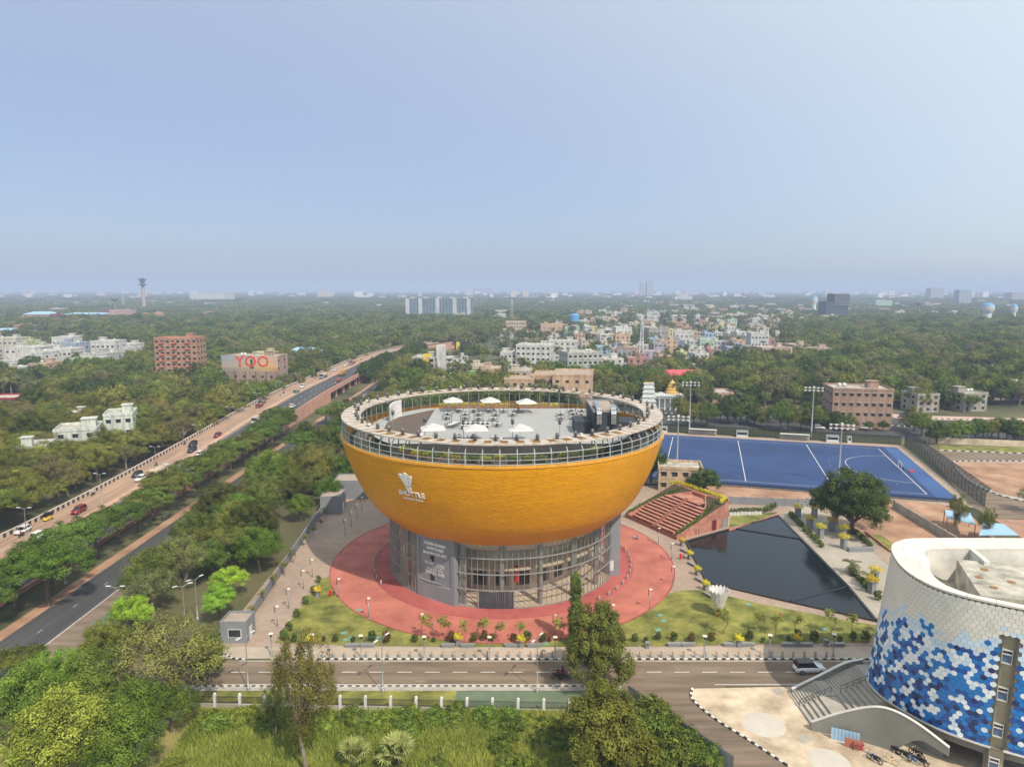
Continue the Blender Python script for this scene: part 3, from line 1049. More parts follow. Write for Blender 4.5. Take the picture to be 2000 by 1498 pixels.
# roof deck: raised grey floor, timber stage on the left, planters along its edge
ZD = 27.6
aB, aF = math.asin(18.6 / 25.6), math.asin(17.0 / 25.6)
dk = [(25.6 * math.cos(a), 25.6 * math.sin(a)) for a in np.linspace(aB, -aF, 30)] + [(25.6 * math.cos(a), 25.6 * math.sin(a)) for a in np.linspace(math.pi + aF, math.pi - aB, 30)]
mb = MB()
mb.prism(dk, 25.5, ZD, 1, cap=False)
mb.sheet(dk, ZD)
mat('deck_side', (0.06, 0.055, 0.05), 0.8, 0.2, 0.5)
mb.build('roof_deck', ['deck_grey', 'deck_side'], arena)
def dl(u, v, z=ZD):
 p = G(u, v, z)
 return (p.x - BX, p.y - BY)
st_poly = [dl(849, 800), dl(812, 862), (-20.5, -10.5), (-22.6, -4.5), (-23.0, 2), (-21.5, 8), (-17.5, 14)]
mb = MB(); mb.prism(st_poly, ZD, ZD + 0.03)
mb.build('timber_stage', 'deck_wood', arena)
# parapet kerb and slim railing along the back of the deck
mb = MB()
for i in range(0, 18):
 x0 = -14 + i * 1.6
 mb.tube([(x0, 18.8, ZD), (x0, 18.8, ZD + 1.0)], 0.03, 5)
mb.tube([(-14.2, 18.8, ZD + 1.0), (13.4, 18.8, ZD + 1.0)], 0.035, 5)
mb.tube([(-14.2, 18.8, ZD + 0.55), (13.4, 18.8, ZD + 0.55)], 0.02, 5)
mb.build('deck_railing', 'grey_metal', arena)
# curved white screen
mb = MB()
c0, c1 = dl(763, 824), dl(785, 812)
pts = crv([c0, ((c0[0] + c1[0]) / 2 - 0.5, (c0[1] + c1[1]) / 2 + 0.9), c1], 6)
for p, q in zip(pts[:-1], pts[1:]):
 mb.add([(p[0], p[1], ZD), (q[0], q[1], ZD), (q[0], q[1], ZD + 3.4), (p[0], p[1], ZD + 2.9),
   (p[0] - .25, p[1] + .2, ZD), (q[0] - .25, q[1] + .2, ZD), (q[0] - .25, q[1] + .2, ZD + 3.4), (p[0] - .25, p[1] + .2, ZD + 2.9)],
           [(0, 1, 2, 3), (7, 6, 5, 4), (3, 2, 6, 7), (0, 3, 7, 4), (1, 5, 6, 2)])
mb.build('curved_screen', 'white_paintwork', arena)
# stair and plant block, with two bent silver ducts
mat('charcoal_wall', (0.035, 0.04, 0.048), 0.7, 0.12, 0.5)
sx0, sy0 = dl(1159, 851)
mb = MB()
mb.box(sx0, sy0, ZD, sx0 + 4.6, sy0 + 12.5, ZD + 4.3)
blk = mb.build('stair_block', 'charcoal_wall', arena)
mb = MB()
mb.box(sx0 - .12, sy0 - .12, ZD + 4.3, sx0 + 4.72, sy0 + 12.6, ZD + 4.42)
mat('block_roof', (0.34, 0.27, 0.21), 0.9, 0.15, 0.5)
mb.build('block_roof', 'block_roof', blk)
mb = MB()
for a, b_, c, d in ((-.12, -.12, 4.72, .1), (-.12, 12.4, 4.72, 12.6), (-.12, .1, .1, 12.4), (4.5, .1, 4.72, 12.4)):
 mb.box(sx0 + a, sy0 + b_, ZD + 4.4, sx0 + c, sy0 + d, ZD + 4.7)
mb.build('block_parapet', 'grey_render', blk)
for k, dx in enumerate((0.9, 3.5)):
 mb = MB()
 w = 0.45
 prof2 = [(6.0 if k == 0 else 1.6, 5.1), (0.9, 5.1), (0.1, 5.0), (-0.4, 4.6), (-0.6, 4.0), (-0.6, 2.3)]
 for (ya, za), (yb, zb) in zip(prof2[:-1], prof2[1:]):
  pa, pb = Vector((0, ya, za)), Vector((0, yb, zb))
  d = (pb - pa).normalized()
  nn = Vector((0, -d.z, d.y)) * 0.38
  vs = []
  for q in (pa, pb):
   for sx in (-w, w):
    for s2 in (-1, 1):
     p = q + nn * s2
     vs.append((sx0 + dx + sx, sy0 + p.y, ZD + p.z))
  mb.add(vs, [(0, 1, 3, 2), (4, 6, 7, 5), (0, 2, 6, 4), (1, 5, 7, 3), (0, 4, 5, 1), (2, 3, 7, 6)])
 mb.build('duct', 'steel_bright', arena)
mb = MB()
mb.box(sx0 - 3.2, sy0 + 2, ZD, sx0 - 0.1, sy0 + 8, ZD + 2.2)
mb.build('stair_porch', 'charcoal_wall', arena)
mb = MB()
mb.box(sx0 + 5.2, sy0 + 3, ZD - 0.6, sx0 + 8.6, sy0 + 8.5, ZD + 1.9)
mb.build('service_box', 'charcoal_wall', arena)
# ---------------------------------------------------------------- glass drum
RG = 22.3
drum = bpy.data.objects.new('glass_drum', None)
COL.objects.link(drum); drum.parent = arena
NB = 140
TA0 = math.degrees(math.atan2(G(816, 1162).y - BY, G(816, 1162).x - BX)) % 360 - 2.0
TA1 = math.degrees(math.atan2(G(888, 1186).y - BY, G(888, 1186).x - BX)) % 360 + 1.0
db = 2 * math.pi / NB
mat('mullion', (0.30, 0.30, 0.29), 0.45, 0.05, 1.0, metal=0.2)
mm = MB(); mm.obox(RG, 0, 0.1, 0.14, 0.07, 11.6); mull_me = mm.mesh('mullion', 'mullion')
ZB = [0.15, 3.3, 6.1, 8.9, 11.6]
pane_me = []
for za, zb in zip(ZB[:-1], ZB[1:]):
 g_ = MB()
 r = RG - 0.02
 g_.add([(r, 0.02, za + .05), (r * math.cos(db), r * math.sin(db) - .02, za + .05), (r * math.cos(db), r * math.sin(db) - .02, zb - .05), (r, 0.02, zb - .05)], [(0, 1, 2, 3)])
 pane_me.append(g_.mesh('pane', 'facade_glass'))
back = MB()
for i in range(NB):
 a = i * db
 deg = math.degrees(a) % 360
 if TA0 < deg < TA1:
  continue                                    # the grey stair tower stands here
 if 176 <= deg <= 364 or deg < 4:
  obj('mullion', mull_me, drum, (0, 0, 0), a)
  for pm_ in pane_me:
   obj('pane', pm_, drum, (0, 0, 0), a)
 else:
  for za, zb in zip(ZB[:-1], ZB[1:]):
   r = RG
   back.add([(r * math.cos(a), r * math.sin(a), za), (r * math.cos(a + db), r * math.sin(a + db), za), (r * math.cos(a + db), r * math.sin(a + db), zb), (r * math.cos(a), r * math.sin(a), zb)], [(0, 1, 2, 3)])
o = back.build('rear_panes', 'facade_glass', drum); o['kind'] = 'stuff'
for z in ZB[1:4] + [0.15]:
 mb = MB()
 mb.lathe([(RG - .15, z - .07), (RG + .1, z - .07), (RG + .1, z + .07), (RG - .15, z + .07), (RG - .15, z - .07)], 0, 0, NB)
 mb.build('transom', 'mullion', drum)
# round columns behind the glass
cm = MB(); cm.lathe([(0.48, 0.1), (0.48, 11.5)], n=16)
colm = cm.mesh('column', 'grey_metal', True)
for i in range(20):
 a = 2 * math.pi * (i + 0.02) / 20 - math.pi / 2 + 0.0
 obj('column', colm, arena, (21.3 * math.cos(a), 21.3 * math.sin(a), 0))
# inside: floor, upper gallery, core wall
mb = MB(); mb.lathe([(22.2, 0.15), (0.01, 0.15)], 0, 0, 64); mb.build('hall_floor', 'interior_beige', arena)
mb = MB(); mb.lathe([(15.0, 0.15), (15.0, 9.5)], 0, 0, 64)
mat('core_wall', (0.55, 0.48, 0.40), 0.8, 0.15, 0.3)
mb.build('core_wall', 'core_wall', arena)
mb = MB(); mb.lathe([(19.5, 5.6), (19.5, 5.9), (15.0, 5.9), (15.0, 5.6), (19.5, 5.6)], 0, 0, 64); mb.build('gallery', 'interior_beige', arena)
mb = MB()
for i in range(24):
 a = 2 * math.pi * i / 24
 mb.obox(15.02 * math.cos(a), 15.02 * math.sin(a), 1.0, 0.1, 2.4, 2.6, a)
mb.build('hall_openings', 'window_dark', arena)
for (u, v) in ((1018, 1140), (868, 1140)):
 p = G(u, v, 5)
 d = Vector((p.x - BX, p.y - BY, 0)).normalized()
 mb = MB(); mb.obox(d.x * 18.5, d.y * 18.5, 3.3, 1.1, 0.7, 2.7, math.atan2(d.y, d.x))
 mb.build('red_fin', 'red_paint', arena)
# entrance: dark ribbed doors between two jambs
ea = math.atan2(G(970, 1184).y - BY, G(970, 1184).x - BX)
def polar(r, a, z): return (r * math.cos(a), r * math.sin(a), z)
ent = bpy.data.objects.new('entrance', None)
COL.objects.link(ent); ent.parent = arena
mat('door_dark', (0.055, 0.06, 0.07), 0.5, 0.1, 0.8)
for k in range(16):
 a = ea - 0.132 + 0.0165 * (k + .5)
 mb = MB(); mb.obox(*polar(RG + .1, a, 0)[:2], 0.12, 0.08, 0.34, 3.0, a)
 mb.build('door_leaf', 'door_dark', ent)
for s in (-1, 1):
 mb = MB(); mb.obox(*polar(RG + .15, ea + s * 0.137, 0)[:2], 0.12, 0.35, 0.16, 3.2, ea)
 mb.build('jamb', 'grey_metal', ent)
# grey stair towers that stand out of the drum; the left one carries the lettering
P1, P2 = G(816, 1162), G(888, 1186)
fd = Vector((P2.x - P1.x, P2.y - P1.y, 0))
fw = fd.length
fd.normalize()
fnrm = Vector((fd.y, -fd.x, 0))                 # outwards
tower = bpy.data.objects.new('sign_tower', None)
COL.objects.link(tower); tower.parent = arena
TZ = 12.6
def tw(s, d, z):                                # s along the face, d behind it
 p = P1 + fd * s - fnrm * d
 return (p.x - BX, p.y - BY, z)
def tbox(s0, d0, z0, s1, d1, z1):
 return [tw(s0, d0, z0), tw(s1, d0, z0), tw(s1, d1, z0), tw(s0, d1, z0), tw(s0, d0, z1), tw(s1, d0, z1), tw(s1, d1, z1), tw(s0, d1, z1)]
BOXF = [(0, 3, 2, 1), (4, 5, 6, 7), (0, 1, 5, 4), (1, 2, 6, 5), (2, 3, 7, 6), (3, 0, 4, 7)]
mb = MB()
e0, e1 = 0.55, fw - 0.75
# frame round a sunk panel
mb.add(tbox(0, 0.18, 0.1, fw, 3.2, TZ), BOXF)
for bx_ in ((0, 0, 0.1, fw, 0.18, 2.9), (0, 0, 11.0, fw, 0.18, TZ), (0, 0, 2.9, e0, 0.18, 11.0), (e1, 0, 2.9, fw, 0.18, 11.0)):
 mb.add(tbox(*bx_), BOXF)
mb.build('tower_wall', 'grey_render', tower)
mb = MB(); mb.add(tbox(e0, 0.1, 2.9, e1, 0.16, 3.05), BOXF); mb.build('panel_sill', 'concrete', tower)
mb = MB(); mb.add(tbox(1.0, -0.02, 0.12, 2.3, 0.0, 2.35), BOXF); mb.build('service_door', 'grey_metal', tower)
for z0 in (7.0, 3.6):
 mb = MB(); mb.add(tbox(2.95, 0.12, z0, 3.85, 0.17, z0 + 1.15), BOXF); mb.build('tower_window', 'window_dark', tower)
mat('letter_white', (0.86, 0.86, 0.84), 0.5, 0.02, 1.0)
def put_text(me, s, z, name):
 me.transform(Matrix(((fd.x, 0, fnrm.x, 0), (fd.y, 0, fnrm.y, 0), (0, 1, 0, 0), (0, 0, 0, 1))))
 p = tw(s, 0.12, z)
 me.transform(Matrix.Translation(p))
 me.materials.clear(); me.materials.append(M['letter_white'])
 return obj(name, me, tower)
cs = (e0 + e1) / 2 - 0.05
for t, z in (('DALMIA BHARAT', 9.95), ('GOPICHAND', 9.1), ('BADMINTON HPC', 8.25)):
 me = text_mesh(t, 0.76, 0.05)
 for vtx in me.vertices:
  vtx.co.x *= 0.86
 put_text(me, cs, z, 'lettering')
# the same in the round Odia script, drawn as bent strokes
def odia(word, x, h):
 """each letter: a hoop left open below with a hook, a stem or a sign added"""
 mb = MB()
 def st(pts, w=0.052):
  for (a, b), (c, d) in zip(pts[:-1], pts[1:]):
   dx, dy = c - a, d - b
   l = math.hypot(dx, dy) or 1
   nx, ny = -dy / l * w, dx / l * w
   ex, ey = dx / l * w * .6, dy / l * w * .6
   mb.add([(a + nx - ex, b + ny - ey, 0.1), (a - nx - ex, b - ny - ey, 0.1), (c - nx + ex, d - ny + ey, 0.1), (c + nx + ex, d + ny + ey, 0.1)], [(0, 1, 2, 3)])
 def hoop(cx, cy, r, a0, a1, k=9, sy=1.0):
  return [(cx + r * math.cos(R_(a)), cy + sy * r * math.sin(R_(a))) for a in np.linspace(a0, a1, k)]
 for ch in word:
  r = 0.21 * h
  if ch == 'a':                                   # hoop with a curled foot
   st(hoop(x + r, .28 * h, r, -50, 230)); st(hoop(x + r * .8, .12 * h, r * .45, 90, 330, 6)); x += 2.5 * r
  elif ch == 'i':                                 # upright sign
   st([(x, 0), (x, .5 * h)]); x += .9 * r
  elif ch == 'o':                                 # closed ring with a tail
   st(hoop(x + r, .27 * h, r, 0, 360, 11)); st([(x + 2 * r, .27 * h), (x + 2.1 * r, 0)]); x += 2.8 * r
  elif ch == 'u':                                 # hoop, hook right
   st(hoop(x + r, .27 * h, r, -20, 260)); st(hoop(x + 1.9 * r, .1 * h, r * .5, 180, 380, 6)); x += 2.9 * r
  elif ch == 'm':                                 # hoop with stem and hat
   st(hoop(x + r, .27 * h, r, 20, 330)); st([(x + 1.9 * r, .05 * h), (x + 2.2 * r, .5 * h)]); st(hoop(x + r, .58 * h, r * .9, 20, 160, 6)); x += 3.0 * r
  elif ch == 'y':                                 # hoop with mark below
   st(hoop(x + r, .3 * h, r, -60, 240)); st(hoop(x + 1.2 * r, -.1 * h, r * .6, 30, 250, 7)); x += 2.7 * r
  elif ch == 'e':
   st(hoop(x + r, .22 * h, r * .9, 60, 340)); st([(x + r * 1.5, .4 * h), (x + r * 1.5, .02 * h)]); x += 2.3 * r
  else:
   x += 1.6 * r
 return mb, x
for wd, z in (('aiumo ouoe', 6.35), ('euoiuo', 5.55), ('yaimuyo eomii', 4.75)):
 mbx, xe = odia(wd, 0, 1.25)
 me = mbx.mesh('lettering', 'letter_white')
 for vtx in me.vertices:
  vtx.co.x -= xe / 2
 k = min(1, 4.4 / xe)
 for vtx in me.vertices:
  vtx.co.x *= k
 put_text(me, cs, z, 'lettering')
# slim grey fin on the right and a small white door box
fa = math.atan2(G(1196, 1120).y - BY, G(1196, 1120).x - BX)
pr1 = G(1199, 1123)
mb = MB(); q = (pr1.x - BX, pr1.y - BY)
mb.obox(q[0] - 0.2, q[1] + 1.4, 0.1, 1.9, 4.0, 13.2, R_(8))
mb.build('side_tower', 'grey_render', arena)
mb = MB(); mb.obox(q[0] - 0.55, q[1] - 0.62, 1.2, 0.7, 0.1, 2.0, R_(8)); mb.build('side_door', 'white_paintwork', arena)
# ---------------------------------------------------------------- sign on the bowl: three feathers and a cork over SHUTTLE
def on_bowl(x, y, off):
 """x metres along the bowl from the sign's centre, y metres up the slope"""
 s = S0 + y
 s = max(0, min(acc[-1] - .01, s))
 for j in range(1, len(acc)):
  if s <= acc[j]:
   t = (s - acc[j - 1]) / (acc[j] - acc[j - 1])
   r = prof[j - 1][0] + t * (prof[j][0] - prof[j - 1][0])
   z = prof[j - 1][1] + t * (prof[j][1] - prof[j - 1][1])
   dr, dz = prof[j][0] - prof[j - 1][0], prof[j][1] - prof[j - 1][1]
   break
 l = math.hypot(dr, dz)
 r, z = r + off * dz / l, z - off * dr / l
 a = A0 + x / r
 return (r * math.cos(a), r * math.sin(a), z)
pc = None
for t in np.linspace(0.3, 1.05, 4000):            # where the view through that pixel meets the bowl
 q = Vector((0, 0, CAMH)).lerp(G(802, 960), t)
 rr = math.hypot(q.x - BX, q.y - BY)
 if 11.4 < q.z < 26.7:
  rb = np.interp(q.z, [p[1] for p in prof], [p[0] for p in prof])
  if rr <= rb:
   pc = q
   break
A0 = math.atan2(pc.y - BY, pc.x - BX)
S0 = float(np.interp(pc.z, [p[1] for p in prof], acc))
sign = bpy.data.objects.new('bowl_sign', None)
COL.objects.link(sign); sign.parent = arena
def bowl_part(me, dx, dy, name, off=0.2):
 co = np.array([v.co[:] for v in me.vertices])
 for v, c in zip(me.vertices, co):
  v.co = on_bowl(c[0] + dx, c[1] + dy, off + c[2])
 me.materials.clear(); me.materials.append(M['letter_white'])
 return obj(name, me, sign)
me = text_mesh('SHUTTLE', 1.28, 0.05)
bowl_part(me, 0.15, -0.75, 'lettering')
me = text_mesh('by Dalmia Bharat', 0.56, 0.04)
bowl_part(me, 0.3, -1.5, 'lettering')
def flat(poly, name):
 mb = MB(); k = len(poly)
 mb.add([(p[0], p[1], -.04) for p in poly] + [(p[0], p[1], .06) for p in poly], [tuple(range(k, 2 * k))] + [(i, (i + 1) % k, k + (i + 1) % k, k + i) for i in range(k)])
 return mb.mesh(name, 'letter_white')
for poly in ([(-1.55, 3.35), (-1.0, 3.5), (-.75, 3.15), (-.32, 1.25), (-.52, 1.2)], [(-.72, 3.45), (-.2, 3.85), (.38, 3.5), (.12, 1.25), (-.2, 1.25)], [(.5, 3.25), (1.05, 3.3), (1.2, 3.05), (.48, 1.2), (.26, 1.25)]):
 bowl_part(flat(poly, 'feather'), 0.0, -0.1, 'feather')
bowl_part(flat([(-.52, 1.05), (.5, 1.05), (.54, .8), (-.54, .8)], 'band'), 0, -0.1, 'cork_band')
bowl_part(flat([(-.5, .72)] + [(.5 * math.cos(a), .72 + .55 * math.sin(a)) for a in np.linspace(math.pi, 2 * math.pi, 9)], 'cork'), 0, -0.1, 'cork')
# ================================================================== TILED BUILDING on the right: a tapering curved wall of hexagons
def resample(pts, n):
 P = np.array(crv(pts, 16))
 d = np.r_[0, np.cumsum(np.hypot(*np.diff(P, axis=0).T))]
 s = np.linspace(0, d[-1], n)
 return np.stack([np.interp(s, d, P[:, 0]), np.interp(s, d, P[:, 1])], 1), d[-1]
HZT, HZB = 21.0, 4.2
topc = [(92, 87.6), (75, 87.9), (62, 88.1), (54.0, 88.0), (51.6, 87.4), (49.1, 85.4), (47.2, 81), (46.5, 77), (47, 73.5), (48.5, 71.3), (50.6, 69.6), (53.2, 67.9), (60, 64), (70, 59.5), (84, 55)]
botc = [(92, 87.9), (75, 88.1), (60, 88.2), (52, 87.9), (48.6, 86.8), (46.3, 84.1), (45.6, 81.4), (45.9, 78.7), (46.9, 76.2), (48.7, 73.2), (51.0, 71.0), (53.6, 69.2), (61, 65), (71, 60.5), (85, 56)]
NTS = 400
TOPC, LT = resample(topc, NTS)
BOTC, LB = resample(botc, NTS)
def HW(s, h, off=0.0):
 """s in metres along the wall (measured half way up), h in 0..1 from bottom to top"""
 f = np.clip(s / LM, 0, 1) * (NTS - 1)
 i = int(min(f, NTS - 2)); t = f - i
 b = BOTC[i] * (1 - t) + BOTC[i + 1] * t
 a = TOPC[i] * (1 - t) + TOPC[i + 1] * t
 p = b * (1 - h) + a * h
 d = (BOTC[i + 1] - BOTC[i]) + (TOPC[i + 1] - TOPC[i])
 d = d / np.hypot(*d)
 nrm = np.array([d[1], -d[0]])
 if nrm.dot(p - np.array([65.0, 76.0])) < 0: nrm = -nrm
 return Vector((p[0] + nrm[0] * off, p[1] + nrm[1] * off, HZB + (HZT - HZB) * h))
LM = (LT + LB) / 2
hexb = thing('tiled_building', 'curved building clad in white and blue hexagonal tiles with a pale flat roof', 'building', (0, 0, 0))
HEXC = {'white': (0.78, 0.75, 0.68), 'pale': (0.60, 0.74, 0.88), 'ice': (0.82, 0.87, 0.92), 'mid': (0.012, 0.19, 0.56), 'deep': (0.012, 0.09, 0.36), 'navy': (0.012, 0.03, 0.13), 'violet': (0.04, 0.07, 0.24)}
for k, c in HEXC.items():
 mat('hex_' + k, c, 0.38, 0.05, 0.5, spec=0.5, rand=0.06)
mat('hex_joint', (0.16, 0.155, 0.15), 0.8, 0.1, 0.5)
# strip with windows: s range on the wall
def s_at(u, v, h):
 best, bs = 1e9, 0
 for s in np.linspace(LM * .2, LM * .95, 900):
  p = HW(s, h)
  q = proj(p.x, p.y, p.z)
  d = (q[0] - u) ** 2 + (q[1] - v) ** 2
  if d < best: best, bs = d, s
 return bs
SA, SB = s_at(1943, 1370, .34), s_at(1975, 1370, .34)
STRIP_TOP = 0.80
mb = MB()
ss = np.linspace(0, LM, 260)
for s0, s1 in zip(ss[:-1], ss[1:]):
 hh = 1.0
 if SA < (s0 + s1) / 2 < SB:
  mb.add([HW(s0, STRIP_TOP, 0), HW(s1, STRIP_TOP, 0), HW(s1, 1, 0), HW(s0, 1, 0)], [(0, 1, 2, 3)])
 else:
  mb.add([HW(s0, 0, 0), HW(s1, 0, 0), HW(s1, 1, 0), HW(s0, 1, 0)], [(0, 1, 2, 3)])
mb.build('backing_wall', 'hex_joint', hexb)
PITCHX, PITCHY = 0.60, 0.60 * 0.8660254
tiles = []
rows = int((HZT - HZB) / PITCHY) + 1
s_start = LM * 0.24
hx = random.Random(5)
def hexnoise(a, b):
 v = .75 * math.sin(a * 1.2 + 1.3 * math.sin(b * 0.8)) + .75 * math.sin(b * 1.4 + 1.7 * math.sin(a * .6)) + 1.6 * (hx.random() - .5) * 2
 return v
for r in range(rows):
 h = (r * PITCHY + 0.25) / (HZT - HZB)
 for c in range(int(LM * .76 / PITCHX) + 1):
  s = s_start + (c + 0.5 * (r % 2)) * PITCHX
  if s > LM - 1 or h > 0.995: continue
  if SA - .3 < s < SB + .3 and h < STRIP_TOP: continue
  edge = 0.79 + 0.04 * math.sin(s * .5) + 0.03 * math.sin(s * 1.7) - 0.009 * max(0, SA - s)
  nv = hexnoise(c, r)
  if h > edge + hx.uniform(-.03, .03): k = 'white'
  elif h > edge - 0.10: k = 'mid' if nv > 1.45 else ('pale' if hx.random() < .8 else 'white')
  else:
   lim = .6 - 2.6 * (edge - h)
   if nv > lim + 1.3: k = hx.choice(['deep', 'navy', 'mid'])
   elif nv > lim: k = hx.choice(['mid', 'mid', 'deep'])
   else: k = hx.choice(['ice', 'ice', 'pale'])
  tiles.append((s, h, k))
def hexpoly(s, h, mb, m=0):
 R = PITCHX / math.sqrt(3) * 0.955
 cs_ = []
 for q in range(6):
  a = R_(60 * q + 30)
  ds, dh = R * math.cos(a), R * math.sin(a) / (HZT - HZB)
  cs_.append((s + ds, min(.999, max(0.001, h + dh))))
 mb.add([HW(a, b, 0.015) for a, b in cs_] + [HW(a, b, 0.05) for a, b in cs_],
           [tuple(range(6, 12))] + [(i, (i + 1) % 6, 6 + (i + 1) % 6, 6 + i) for i in range(6)], m)
def tile_size(t):
 p = HW(t[0], t[1])
 q = proj(p.x, p.y, p.z)
 q2 = proj(*HW(t[0] + .4, t[1])[:])
 vis = 0 <= q[0] <= 2000 and 0 <= q[1] <= 1498
 return (abs(q2[0] - q[0]) if vis else -1)
tiles.sort(key=tile_size, reverse=True)
names = list(HEXC)
for t in tiles[:300]:
 mb = MB(); hexpoly(t[0], t[1], mb)
 # origin on the tile so that its shade varies by object
 mb.build('hex_tile', 'hex_' + t[2], hexb)
rest = MB()
for t in tiles[300:]:
 hexpoly(t[0], t[1], rest, names.index(t[2]))
o = rest.build('hex_tiles_rest', ['hex_' + k for k in names], hexb)
o['kind'] = 'stuff'
tag(o, 'hexagonal tiles of the wall in white and shades of blue')
# trims: lower and upper edges
mat('trim_white', (0.62, 0.60, 0.56), 0.6, 0.08, 0.6)
mb = MB()
for s0, s1 in zip(ss[:-1], ss[1:]):
 if SA < (s0 + s1) / 2 < SB: continue
 a, b = HW(s0, 0, .12), HW(s1, 0, .12); a2, b2 = HW(s0, 0, -.2), HW(s1, 0, -.2)
 z0, z1 = HZB - .18, HZB + .04
 mb.add([(a.x, a.y, z0), (b.x, b.y, z0), (b.x, b.y, z1), (a.x, a.y, z1), (a2.x, a2.y, z0), (b2.x, b2.y, z0), (b2.x, b2.y, z1), (a2.x, a2.y, z1)], [(0, 1, 2, 3), (4, 5, 1, 0), (3, 2, 6, 7)])
mb.build('lower_trim', 'trim_white', hexb)
# roof band: wide pale panels round the well of the roof, then a lower roof
mat('roof_panel', (0.66, 0.59, 0.50), 0.55, 0.08, 0.3, col2=(0.70, 0.65, 0.58), detail=8)
def rb(s, off, z):
 p = HW(s, 1.0, -off)
 return (p.x, p.y, z)
k = 0
s = LM * 0.03
while s < LM - 3:
 mbp = MB()
 w = 2.6
 # the band is wide along the west end, narrow elsewhere
 sub = np.linspace(s, s + w * .985, 4)
 def bw(q):
  x = HW(q, 1).x
  y = HW(q, 1).y
  return 3.6 if y > 80 else max(0.8, 3.6 - (80 - y) * .30) if x < 60 else 0.8
 nrow = 3 if bw(s) > 2.5 else 1
 for j in range(nrow):
  for q0, q1 in zip(sub[:-1], sub[1:]):
   vs = []
   for zz in (0.0, .22):
    for q, e in ((q0, 0), (q1, 0), (q1, 1), (q0, 1)):
     o_ = -0.12 + (bw(q) + .12) * (j + (0.01 if e == 0 else 0.985)) / nrow
     vs.append(rb(q, o_, HZT + zz))
   mbp.add(vs, [(4, 5, 6, 7), (0, 1, 5, 4), (1, 2, 6, 5), (2, 3, 7, 6), (3, 0, 4, 7)])
  mbp.build('roof_panel', 'roof_panel', hexb)
  mbp = MB()
 s += w
# inner wall of the roof well and the well's floor
inner = []
for q in np.linspace(LM * .03, LM * .97, 90):
 x, y = HW(q, 1).x, HW(q, 1).y
 b = 3.55 if y > 80 else max(0.75, 3.55 - (80 - y) * .30) if x < 60 else 0.75
 inner.append(rb(q, b, 0)[:2])
mb = MB()
for p, q in zip(inner[:-1], inner[1:]):
 mb.add([(p[0], p[1], HZT - 4.2), (q[0], q[1], HZT - 4.2), (q[0], q[1], HZT + .2), (p[0], p[1], HZT + .2)], [(0, 1, 2, 3)])
mat('stained_white', (0.60, 0.58, 0.52), 0.8, 0.2, 0.35, detail=9)
mb.build('roof_well_wall', 'stained_white', hexb)
mb = MB(); mb.sheet(inner, HZT - 4.0); mb.build('roof_floor', 'roof_concrete', hexb)
# concrete block on the roof, its lid of slabs, a cross wall, tanks
def bl(u, v, z): p = G(u, v, z); return (p.x, p.y)
c1, c2, c3 = bl(1915, 1163, HZT - .4), bl(1869, 1092, HZT - .4), bl(2010, 1105, HZT - .4)
c4 = (c1[0] + c3[0] - c2[0], c1[1] + c3[1] - c2[1])
mb = MB(); mb.prism([c2, c1, c4, c3], HZT - 3.99, HZT - 0.4)
mb.build('roof_block', 'roof_concrete', hexb)
mb = MB()
for fx_, fy_ in ((.25, .3), (.55, .55), (.75, .25), (.5, .15)):
 px_ = c2[0] + (c1[0] - c2[0]) * fx_ + (c3[0] - c2[0]) * fy_
 py_ = c2[1] + (c1[1] - c2[1]) * fx_ + (c3[1] - c2[1]) * fy_
 m2 = MB(); m2.lathe([(0.01, .06), (.42, .06), (.42, 0)], px_, py_, 16, z=HZT - .4); m2.build('roof_hatch', 'rust', hexb)
w0, w1 = bl(1886, 1062, HZT), bl(1928, 1098, HZT)
mb = MB()
d = Vector((w1[0] - w0[0], w1[1] - w0[1], 0)).normalized(); nn = Vector((-d.y, d.x, 0)) * .3
mb.prism([(w0[0] + nn.x, w0[1] + nn.y), (w0[0] - nn.x, w0[1] - nn.y), (w1[0] - nn.x, w1[1] - nn.y), (w1[0] + nn.x, w1[1] + nn.y)], HZT - 3.9, HZT + .1)
mb.build('cross_wall', 'stained_white', hexb)
mb = MB()
for k in range(2):
 p = bl(1838 + 24 * k, 1100, HZT - 3)
 m2 = MB(); m2.box(p[0] - .9, p[1] - .6, HZT - 3.9, p[0] + .9, p[1] + .6, HZT - 2.6); m2.build('roof_tank', 'stained_white', hexb)
p = bl(1950, 1080, HZT - 3)
mb = MB(); mb.box(p[0] - 1, 86.95 - 3.4, HZT - 3.8, p[0] + 6, 86.95 - 3.2, HZT - 1.0); mb.build('plant_louvre', 'window_dark', hexb)
mb = MB(); mb.box(58, 78, HZT - 3.98, 64, 83.0, HZT - 3.0); mb.build('low_plinth', 'roof_concrete', hexb)
